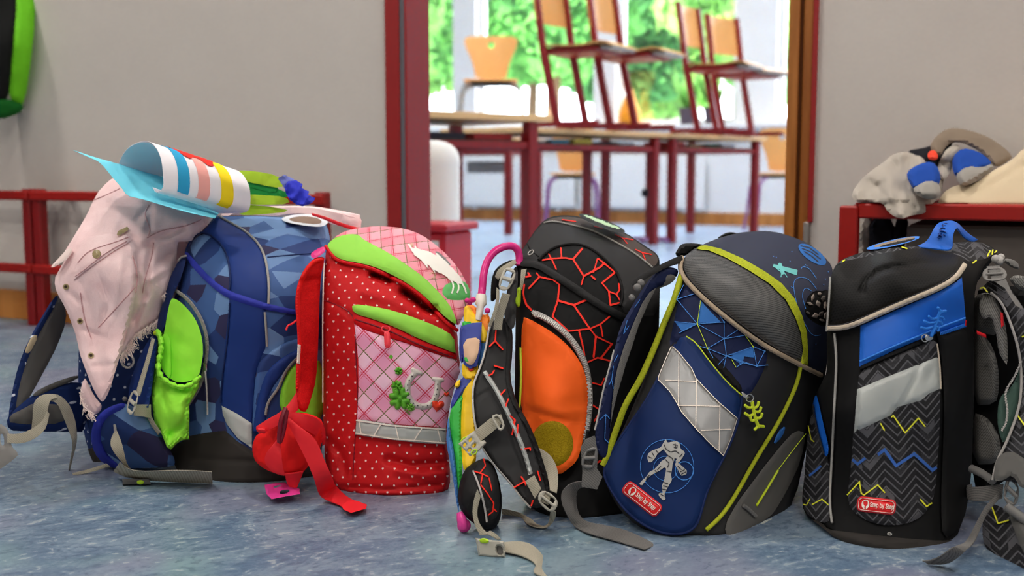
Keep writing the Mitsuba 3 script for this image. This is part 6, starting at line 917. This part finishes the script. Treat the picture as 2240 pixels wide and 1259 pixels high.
# straps at the left
Q = Surf([(1485, 590, 1.60), (1425, 600, 1.57), (1375, 680, 1.53), (1333, 803, 1.475), (1300, 940, 1.435), (1365, 803, 1.50), (1335, 940, 1.455), (1410, 670, 1.555), (1320, 1000, 1.44)])
k = part(t5, 'shoulder_strap', piece(Q, [(1485, 590), (1470, 584), (1450, 583), (1428, 600), (1402, 636), (1376, 680), (1356, 715), (1344, 765), (1333, 803), (1319, 855), (1309, 905), (1301, 940), (1306, 985), (1316, 1002), (1328, 998), (1332, 960), (1337, 920), (1344, 880), (1356, 830), (1366, 800), (1380, 760), (1394, 715), (1414, 668), (1432, 630), (1456, 622), (1480, 606)], .014, 6, .005, 1, 6), 'navy_print', 42, 'navy printed strap')
part(k, 'inner_edge', piece(Q, [(1436, 628), (1420, 640), (1405, 662), (1382, 715), (1364, 760), (1351, 803), (1345, 830), (1339, 880), (1335, 935), (1341, 900), (1350, 862), (1362, 822), (1368, 800), (1382, 760), (1396, 715), (1416, 668)], .012, 4, .002, 0, 5, off=.005), 'mat_web_grey', 42, 'grey ribbed edge'); part(k, 'outer_edging', cord(Q, [(1343, 765), (1333, 803), (1319, 855), (1309, 905), (1301, 940)], 2, .003, 30), 'piping_grey', 42)
part(k, 'print', patch(Q, unary_union([LineString(l).buffer(.8) for l in ([(1342, 800), (1338, 830), (1342, 850)], [(1338, 830), (1332, 842)], [(1325, 905), (1323, 960)], [(1325, 905), (1312, 918)], [(1325, 905), (1334, 915)], [(1400, 655), (1388, 672)], [(1372, 700), (1364, 730), (1376, 712)], [(1352, 775), (1344, 790)], [(1323, 960), (1332, 968)])] + [Point(1325, 908).buffer(2)]), .0025, .004, 0, h=4, smooth=0), 'line_blue', False, 'blue network lines')
part(k, 'underside', piece([(1460, 610, 1.585)], [(1462, 598), (1482, 604), (1470, 618), (1455, 626), (1436, 632), (1424, 628), (1440, 612)], .01, 4, .003), 'grey_cloth', 42, 'grey underside')
part(t5, 'handle', piece([(1380, 620, 1.53), (1490, 560, 1.61), (1430, 580, 1.575)], [(1379, 617), (1400, 602), (1427, 587), (1455, 573), (1490, 557), (1496, 566), (1487, 576), (1460, 584), (1425, 602), (1395, 622), (1383, 627)], .006, 3, .002), 'soft_black', 42, 'black flat handle'); part(t5, 'handle_pad', piece([(1500, 545, 1.66)], [(1476, 556), (1482, 545), (1490, 533), (1508, 531), (1530, 533), (1540, 535), (1518, 548), (1498, 560), (1484, 563)], .03, 6, .008), 'soft_black', 42); part(t5, 'top_handle', piece([(1590, 512, 1.78)], [(1566, 522), (1586, 509), (1600, 507), (1614, 510), (1590, 518)], .02, 4, .005), 'soft_black', 42)
part(t5, 'strap_toggle', cat([ball(at(1382, 650, 1.535), .0045, 2), ball(at(1394, 628, 1.53), .0055, 2), ball(at(1402, 618, 1.535), .005, 2)]), 'grey_plastic', 45, 'grey toggles', 'stuff')
part(t5, 'webbing', piece([(1268, 960, 1.44), (1300, 960, 1.44), (1290, 1030, 1.435)], [(1270, 978), (1280, 960), (1300, 952), (1310, 968), (1306, 1024), (1318, 1042), (1306, 1070), (1272, 1064), (1274, 1030)], .004, 3, .001, 0), 'mat_web_grey', 40)
ladder(t5, [(1268, 1000, 1.43), (1308, 1000, 1.43), (1290, 975, 1.43)], [(1280, 982), (1310, 974), (1302, 1026), (1267, 1022)], m='grey_plastic', label='grey ladder buckle')
part(t5, 'webbing', band([(1300, 1052, 1.46), (1268, 1052, 1.47), (1243, 1060, 1.465), (1228, 1082, 1.455), (1235, 1114, 1.445), (1255, 1149, fy(1149, .004)), (1282, 1164, fy(1164, .003)), (1345, 1182, fy(1182, .003)), (1410, 1201, fy(1201, .003))], [(1300, 1066, 1.46), (1280, 1064, 1.475), (1264, 1070, 1.48), (1260, 1085, 1.475), (1262, 1110, 1.47), (1272, 1132, 1.465), (1310, 1146, 1.455), (1370, 1160, 1.43), (1436, 1192, 1.398)], .003), 'mat_web_grey', 40, 'wide grey strap looping onto the floor')
# ---------------------------------------------------------------- sixth backpack: black with zigzag print
S6 = Surf([(1810, 1160, 1.435), (1950, 1205, 1.383), (2080, 1200, 1.405), (1760, 1110, 1.505), (2120, 1100, 1.455), (1775, 900, 1.545), (1825, 900, 1.455), (1950, 900, 1.427), (2055, 900, 1.428), (2130, 900, 1.49), (1810, 715, 1.49), (1950, 665, 1.452), (2110, 690, 1.465), (1830, 575, 1.53), (1950, 550, 1.515), (2100, 560, 1.515), (1900, 545, 1.58), (2080, 530, 1.66), (2170, 540, 1.66)], .003, 80, [([(1885, 637), (1893, 613), (1918, 594), (1955, 582), (2030, 572), (2085, 570)], 6, .011), ([(1975, 880), (2000, 830), (2012, 795)], 5, .004), ([(2030, 830), (2048, 790)], 5, .003), ([(1910, 1000), (1930, 1090)], 12, .003)], 9)
t6 = thing('school_backpack', 'black backpack with zigzag print, blue panel and blue handle', 'backpack', None)
part(t6, 'body', body(S6, [(1816, 612), (1825, 582), (1843, 566), (1880, 553), (1930, 543), (2005, 537), (2080, 530), (2138, 526), (2170, 538), (2184, 556), (2156, 572), (2134, 620), (2129, 700), (2131, 800), (2131, 875), (2126, 1000), (2118, 1107), (2094, 1169), (2088, 1198), (2062, 1226), (1980, 1213), (1893, 1198), (1830, 1180), (1798, 1150), (1765, 1129), (1754, 1104), (1757, 1060), (1763, 1019), (1766, 944), (1776, 880), (1795, 840), (1811, 810), (1808, 725)], .12, 14, .014, .2, 6.5), 'black_cloth', 42)
part(t6, 'lid_top', patch(S6, [(1828, 580), (1845, 566), (1880, 554), (1930, 544), (2005, 538), (2080, 531), (2138, 527), (2168, 539), (2180, 555), (2150, 568), (2112, 572), (2095, 556), (2055, 547), (2005, 543), (1955, 550), (1893, 562)], .0045, .012, 4), 'mat_zigzag', 42, 'zigzag printed lid top')
prints(t6, 'yellow_dash', S6, unary_union([LineString(l).buffer(1.5) for l in ([(1973, 540), (1984, 543)], [(1843, 572), (1848, 568)], [(2160, 560), (2166, 548)], [(2170, 556), (2172, 546)], [(2176, 552), (2180, 548)], [(2128, 575), (2136, 569)])]), .007, .005, 'yellow_print')
part(t6, 'flap', patch(S6, [(1818, 604), (1828, 583), (1850, 570), (1893, 561), (1955, 549), (2005, 542), (2055, 546), (2093, 556), (2112, 570), (2104, 592), (2057, 622), (2005, 645), (1955, 665), (1905, 687), (1860, 704), (1835, 711), (1810, 712), (1812, 660)], .0085, .016, 8, .004), 'mat_perforated', 42, 'black perforated flap')
part(t6, 'flap_trim', piece(S6, line([(1808, 718), (1836, 717), (1863, 711), (1906, 693), (1956, 671), (2006, 650), (2056, 628), (2092, 604), (2112, 576)], 11.5, 'flat', 60), .012, 5, .005, 0, 5, off=.017), 'beige_trim', 42, 'beige flap trim'); part(t6, 'trim_stitch', cord(S6, [(1812, 711), (1836, 710), (1862, 703), (1904, 686), (1954, 664), (2004, 643), (2053, 621), (2087, 598)], .8, .018, 50, 5), 'robot_dark', 40)
part(t6, 'flap_piping', cord(S6, [(1816, 606), (1813, 660), (1808, 724)], 2.3, .012, 30), 'piping_grey', 42, 'grey side piping')
part(t6, 'blue_panel', patch(S6, [(1882, 712), (1930, 691), (2005, 659), (2055, 637), (2092, 616), (2104, 606), (2108, 645), (2112, 693), (2112, 706), (2062, 724), (2010, 743), (1955, 766), (1880, 802)], .006, .012, 4, smooth=0), 'blue_bright', 42, 'bright blue panel')
part(t6, 'zip_fold', cord(S6, [(1881, 790), (1955, 757), (2010, 734), (2060, 714), (2111, 695)], 2.2, .007, 40), 'blue_trim', 42)
teeth(t6, S6, [(1880, 806), (1918, 789), (1960, 771), (2014, 748)], 4.5, .008, 3.0, 'soft_black', 'black_cloth', 9, 'zipper'); teeth(t6, S6, [(2058, 730), (2086, 720), (2113, 710)], 5, .009, 3.0, 'blue_trim', 'blue_bright', 9, 'zipper')
fpz = [(1880, 812), (1918, 795), (1960, 777), (2014, 754), (2050, 740), (2056, 780), (2058, 830), (2056, 900), (2055, 950), (2051, 1013), (2046, 1070), (2038, 1100), (2018, 1129), (1980, 1147), (1930, 1149), (1893, 1137), (1862, 1116), (1853, 1084), (1860, 1040), (1866, 950), (1875, 850)]
part(t6, 'front_pocket', patch(S6, fpz, .007, .014, 6, .003), 'mat_zigzag', 42, 'zigzag printed front pocket')
S6P = Over(S6, fpz, .007, 6, .003)
part(t6, 'reflector', patch(S6P, [(1875, 851), (1930, 828), (1993, 803), (2048, 781), (2055, 784), (2058, 849), (2033, 860), (2015, 875), (1963, 890), (1948, 908), (1905, 928), (1868, 945)], .0035, .012, 2, smooth=0), 'reflective', 42, 'grey reflective cloth strip')
def zz(pts, w, m, lab=None): part(t6, 'zigzag_line', patch(S6P, LineString(pts).buffer(w / 2, cap_style='flat', join_style='mitre'), .0020, .006, 0, h=6, smooth=0), m, False, lab)
zz([(1950, 912), (1954, 908), (1980, 946), (2009, 914), (2024, 933)], 3, 'yellow_print', 'yellow zigzag line'); zz([(1926, 925), (1935, 941)], 3, 'yellow_print', 'yellow zigzag line'); zz([(1853, 1082), (1880, 1053), (1884, 1078), (1890, 1082), (1920, 1060), (1936, 1077)], 3, 'yellow_print', 'yellow zigzag line'); zz([(2013, 1091), (2027, 1107), (2039, 1099)], 3.2, 'yellow_print', 'yellow zigzag line')
zz([(1864, 1004), (1876, 1014), (1893, 1001)], 6, 'blue_zig', 'blue zigzag line'); zz([(1920, 994), (1935, 983), (1960, 1018), (2000, 992), (2040, 1028), (2049, 1021)], 6.5, 'blue_zig', 'blue zigzag line')
part(t6, 'side_panel', patch(S6, [(1766, 948), (1776, 900), (1795, 900), (1800, 960), (1814, 1010), (1816, 1080), (1818, 1136), (1800, 1145), (1768, 1128), (1756, 1104), (1759, 1050)], .005, .012, 6), 'mat_zigzag', 42, 'zigzag printed side')
for l, m, w in (([(1776, 1103), (1798, 1091), (1813, 1104)], 'yellow_print', 2.6), ([(1768, 930), (1774, 960), (1781, 966)], 'yellow_print', 2.6), ([(1757, 1102), (1764, 1104), (1772, 1090)], 'yellow_print', 2), ([(1770, 1040), (1790, 1024), (1796, 1018)], 'blue_zig', 5)): zz(l, w, m)
part(t6, 'side_piping', cord(S6, [(1825, 728), (1829, 780), (1828, 830), (1823, 930), (1819, 1013), (1816, 1107), (1820, 1142)], 2.8, .006, 60), 'piping_grey', 42, 'grey piping down the side')
part(t6, 'side_zip', piece(S6, [(1784, 862), (1788, 868), (1793, 890), (1803, 935), (1813, 975), (1811, 997), (1803, 996), (1796, 970), (1786, 930), (1778, 895), (1778, 880)], .01, 4, .004, 1, 5, off=.012), 'blue_bright', 42, 'blue side zipper flap'); teeth(t6, S6, [(1778, 885), (1784, 925), (1794, 965), (1802, 994)], 4, .014, 3, 'robot_dark', None, 6, 'side_teeth')
part(t6, 'side_flap', patch(S6, [(2046, 716), (2062, 730), (2090, 722), (2112, 716), (2122, 760), (2128, 850), (2128, 1000), (2118, 1100), (2095, 1160), (2062, 1180), (2058, 1100), (2062, 1000), (2066, 900), (2062, 800), (2054, 750)], .009, .016, 9, .004), 'black_cloth', 42, 'black side cover'); part(t6, 'edge_piping', cord(S6, [(2050, 752), (2055, 790), (2058, 850)], 1.8, .0135, 20), 'beige_trim', 42)
part(t6, 'base', patch(S6, [(1768, 1130), (1800, 1144), (1812, 1158), (1850, 1162), (1900, 1168), (1980, 1177), (2060, 1182), (2088, 1180), (2086, 1200), (2062, 1225), (1980, 1212), (1893, 1197), (1830, 1179), (1798, 1152)], .006, .016, 6), 'base_black', 42, 'dark grey base')
part(t6, 'snap', ring(S6, 1946, 1167, 4.5, 2, .008, 2.5, 10), 'silver', 42, 'metal eyelet'); part(t6, 'red_seam', cord(S6, [(2112, 712), (2113, 700)], 1.2, .012, 5), 'red_cloth', 40)
badge(t6, S6P, (1917, 1105), 6.5, 86, 34, .004)
pendant(t6, S6, [(2038, 733), (2044, 716), (2051, 696), (2057, 680)], [[(2016, 716), (2026, 718), (2040, 714)], [(2022, 702), (2032, 706), (2046, 704)], [(2032, 692), (2040, 697), (2050, 695)], [(2052, 722), (2052, 716), (2044, 714)], [(2060, 708), (2058, 704), (2048, 702)], [(2064, 698), (2062, 694), (2052, 692)], [(2052, 673), (2055, 677), (2058, 682)], [(2068, 680), (2064, 680), (2058, 682)]], 'blue_trim', 3, .022, (2024, 739), 'blue bone shaped key pendant')
part(t6, 'zip_slider', piece(S6, [(2022, 734), (2034, 732), (2042, 736), (2040, 743), (2026, 746)], .006, 2, .001, 1, off=.02), 'chrome', 40)
k = part(t6, 'handle', band([(2003, 540, 1.575), (2028, 526, 1.575), (2042, 502, 1.58), (2054, 488, 1.59), (2068, 484, 1.60), (2080, 483, 1.61), (2095, 489, 1.625), (2112, 506, 1.65), (2138, 524, 1.675)], [(2070, 547, 1.55), (2082, 543, 1.552), (2084, 522, 1.555), (2087, 508, 1.565), (2090, 502, 1.58), (2094, 500, 1.592), (2100, 508, 1.61), (2112, 522, 1.64), (2128, 530, 1.66)], .004, 40, 6), 'blue_bright', 42, 'bright blue webbing handle')
SHn = Surf([(2054, 488, 1.588), (2042, 502, 1.578), (2028, 526, 1.573), (2084, 522, 1.553), (2087, 508, 1.563), (2090, 502, 1.578)]); part(k, 'stitching', patch(SHn, unary_union([LineString(l).buffer(.7) for l in ([(2052, 516), (2059, 508)], [(2053, 509), (2060, 516)], [(2055, 503), (2066, 505)], [(2057, 498), (2057, 505)], [(2058, 498), (2068, 499)], [(2060, 492), (2070, 493)], [(2062, 489), (2063, 497)], [(2066, 488), (2072, 488)], [(2050, 518), (2055, 519)], [(2063, 512), (2068, 514)], [(2066, 506), (2070, 508)])]), .0035, .004, 0, h=3, smooth=0), 'navy_panel', False, 'dark embossed stitching')
Q = Surf([(1895, 544, 1.60), (2013, 518, 1.64), (1954, 536, 1.57)])
k = part(t6, 'lid_badge', piece(Q, ell(1954, 531, 60, 7, -12.5, 40), .006, 3, .002, 0, 3, off=.004), 'blue_trim', 42, 'oval badge with blue rim'); part(k, 'face', patch(Q, ell(1956, 529.5, 52, 5, -12.5, 36), .006, .003, 1, smooth=0, h=3), 'bag_brown', 40); part(k, 'centre', patch(Q, ell(1962, 530.5, 44, 3.4, -12.5, 30), .0072, .003, .5, smooth=0, h=3), 'black_cloth', 40)
# back padding and straps at the right
QB = Surf([(2130, 650, 1.55), (2190, 660, 1.52), (2135, 1000, 1.53), (2190, 1000, 1.49)])
for p in ([(2126, 722), (2150, 728), (2172, 758), (2184, 800), (2186, 850), (2178, 884), (2126, 886)], [(2126, 902), (2155, 908), (2180, 938), (2192, 980), (2184, 1014), (2126, 1016)], [(2128, 655), (2144, 640), (2168, 640), (2182, 660), (2186, 700), (2182, 735), (2150, 728), (2128, 724)]): part(t6, 'back_pad', body(QB, p, .05, 16, .018, 0, 7), 'mat_grey_mesh', 42, 'grey mesh back padding')
part(t6, 'back_panel', body(Surf([(2130, 700, 1.58), (2240, 700, 1.52), (2180, 1000, 1.52)]), [(2120, 640), (2200, 620), (2270, 640), (2270, 1000), (2200, 1050), (2118, 1100)], .05, 10, .012, 0, 12), 'black_cloth', 42)
QR = Surf([(2145, 630, 1.50), (2190, 612, 1.50), (2183, 655, 1.47), (2205, 695, 1.45), (2240, 690, 1.44), (2223, 745, 1.435), (2233, 838, 1.425), (2213, 938, 1.40), (2175, 1015, 1.385), (2240, 1050, 1.36), (2300, 800, 1.44)])
k = part(t6, 'shoulder_strap', piece(QR, [(2146, 632), (2164, 612), (2190, 610), (2216, 638), (2250, 690), (2290, 760), (2290, 1100), (2240, 1060), (2200, 1050), (2172, 1052), (2184, 1004), (2196, 980), (2214, 938), (2229, 888), (2234, 838), (2230, 783), (2222, 745), (2205, 695), (2184, 655), (2166, 640)], .016, 6, .006, 1, 7), 'mat_zigzag', 42, 'zigzag printed padded strap')
part(k, 'edging', cord(QR, [(2168, 640), (2184, 654), (2206, 695), (2223, 745), (2231, 783), (2234, 838), (2229, 888), (2213, 938), (2195, 980), (2183, 1004), (2171, 1050)], 3.0, .004, 70), 'silver_dark', 42, 'grey edging')
part(k, 'lining', piece(QR, [(2150, 640), (2170, 644), (2186, 664), (2198, 700), (2205, 750), (2204, 800), (2196, 790), (2184, 770), (2178, 720), (2168, 690), (2150, 700), (2140, 670)], .01, 5, .004, 1, 6, off=-.012), 'mat_grey_mesh', 42, 'grey mesh lining')
prints(k, 'yellow_dash', QR, unary_union([LineString(l).buffer(1.6) for l in ([(2144, 630), (2152, 628), (2160, 638)], [(2226, 908), (2232, 916), (2246, 936)], [(2236, 736), (2244, 734)])]), .004, .005, 'yellow_print'); part(k, 'red_stripe', piece(QR, [(2188, 682), (2194, 684), (2196, 712), (2190, 716)], .004, 2, .001, 0, off=-.004), 'red_web', 40, 'red woven stripe')
part(k, 'strap_pocket', piece(QR, [(2236, 790), (2222, 830), (2204, 856), (2192, 862), (2184, 880), (2181, 915), (2186, 950), (2196, 972), (2210, 940), (2226, 888), (2232, 840)], .01, 4, .003, 1, 6, off=-.004), 'green_lining', 42); teeth(k, QR, [(2234, 790), (2216, 828), (2200, 858), (2203, 890), (2198, 930), (2188, 945)], 4.5, .006, 3, 'silver', None, 6, 'zipper')
part(t6, 'red_tab', piece([(2146, 729, 1.48)], [(2136, 722), (2157, 731), (2158, 739), (2137, 730)], .004, 2, .001, 0), 'red_web', 40, 'small red tab')
Q = Surf([(2140, 600, 1.50), (2205, 600, 1.48), (2200, 570, 1.52)])
ladder(t6, Q, [(2150, 584), (2198, 582), (2206, 612), (2148, 616)], m='grey_plastic', label='grey ladder buckle'); part(t6, 'webbing', piece(Q, [(2158, 582), (2186, 580), (2196, 600), (2214, 640), (2230, 660), (2238, 676), (2222, 668), (2198, 630), (2170, 612)], .004, 2, .001, 0, off=-.003), 'mat_web_grey', 40)
part(t6, 'strap_clip', piece([(2200, 575, 1.55)], [(2190, 568), (2206, 564), (2226, 572), (2232, 590), (2214, 586)], .014, 4, .004), 'grey_plastic', 40); part(t6, 'cord_knot', cat([ball(at(2178, 566, 1.56), .006, 2), ball(at(2186, 570, 1.56), .0065, 2), ball(at(2190, 562, 1.565), .005, 2)]), 'silver', 45, 'grey cord knot', 'stuff'); part(t6, 'load_strap', piece([(2220, 620, 1.50)], [(2206, 612), (2220, 600), (2250, 606), (2250, 640), (2226, 632)], .02, 6, .006), 'mat_grey_mesh', 42)
part(t6, 'webbing', band([(2195, 1058, 1.40), (2165, 1061, 1.41), (2135, 1064, 1.425), (2116, 1062, 1.445), (2126, 1057, 1.46)], [(2192, 1090, 1.395), (2165, 1094, 1.405), (2135, 1095, 1.42), (2117, 1090, 1.44), (2126, 1080, 1.455)], .003), 'mat_web_grey', 40)
part(t6, 'webbing', band([(2188, 1074, 1.385), (2155, 1108, 1.38), (2125, 1164, 1.375), (2080, 1199, fy(1226, .022)), (2048, 1220, fy(1230, .010)), (2018, 1226, fy(1228, .003))], [(2192, 1084, 1.383), (2160, 1122, 1.378), (2141, 1164, 1.372), (2105, 1209, fy(1230, .016)), (2068, 1232, fy(1234, .003)), (2030, 1233, fy(1233, .002))], .003), 'mat_web_grey', 40, 'grey strap hanging down to the floor')
ladder(t6, [(2195, 1060, 1.372), (2230, 1100, 1.365), (2210, 1030, 1.375)], [(2206, 1030), (2233, 1066), (2222, 1112), (2190, 1092)], m='grey_plastic', label='grey ladder buckle at the belt')
part(t6, 'strap_end', piece([(2180, 1000, 1.378), (2240, 1050, 1.355), (2220, 990, 1.38)], [(2180, 995), (2212, 985), (2240, 1000), (2270, 1020), (2270, 1060), (2236, 1072), (2214, 1036), (2196, 1050), (2172, 1052)], .012, 5, .004), 'grey_cloth', 42, 'grey strap end'); part(t6, 'belt_tube', tube(cr(ats([(2125, 1024, 1.44), (2150, 1036, 1.42), (2172, 1052, 1.40)]), 14), .0055, 10), 'grey_plastic', 45, 'grey tube')
Q = Surf([(2150, 1169, 1.40), (2210, 1119, 1.37), (2240, 1240, 1.315), (2180, 1224, 1.34)])
k = part(t6, 'hip_fin', piece(Q, [(2152, 1110), (2172, 1100), (2205, 1116), (2250, 1150), (2300, 1200), (2300, 1262), (2240, 1252), (2205, 1240), (2176, 1222), (2154, 1194), (2148, 1165)], .012, 7, .005), 'mat_zigzag', 42, 'zigzag printed hip fin'); part(k, 'edging', piece(Q, [(2204, 1118), (2218, 1122), (2260, 1170), (2280, 1240), (2250, 1230), (2226, 1180)], .01, 4, .003, off=.006), 'grey_cloth', 42, 'grey edge'); part(k, 'yellow_line', patch(Q, LineString([(2170, 1108), (2183, 1144), (2206, 1137)]).buffer(1.6), .004, .004, 0, h=5, smooth=0), 'yellow_print', False); part(k, 'tube', tube(cr(ats([(2200, 1106, 1.355), (2220, 1120, 1.35), (2260, 1150, 1.34)]), 10), .006, 10), 'grey_plastic', 45)
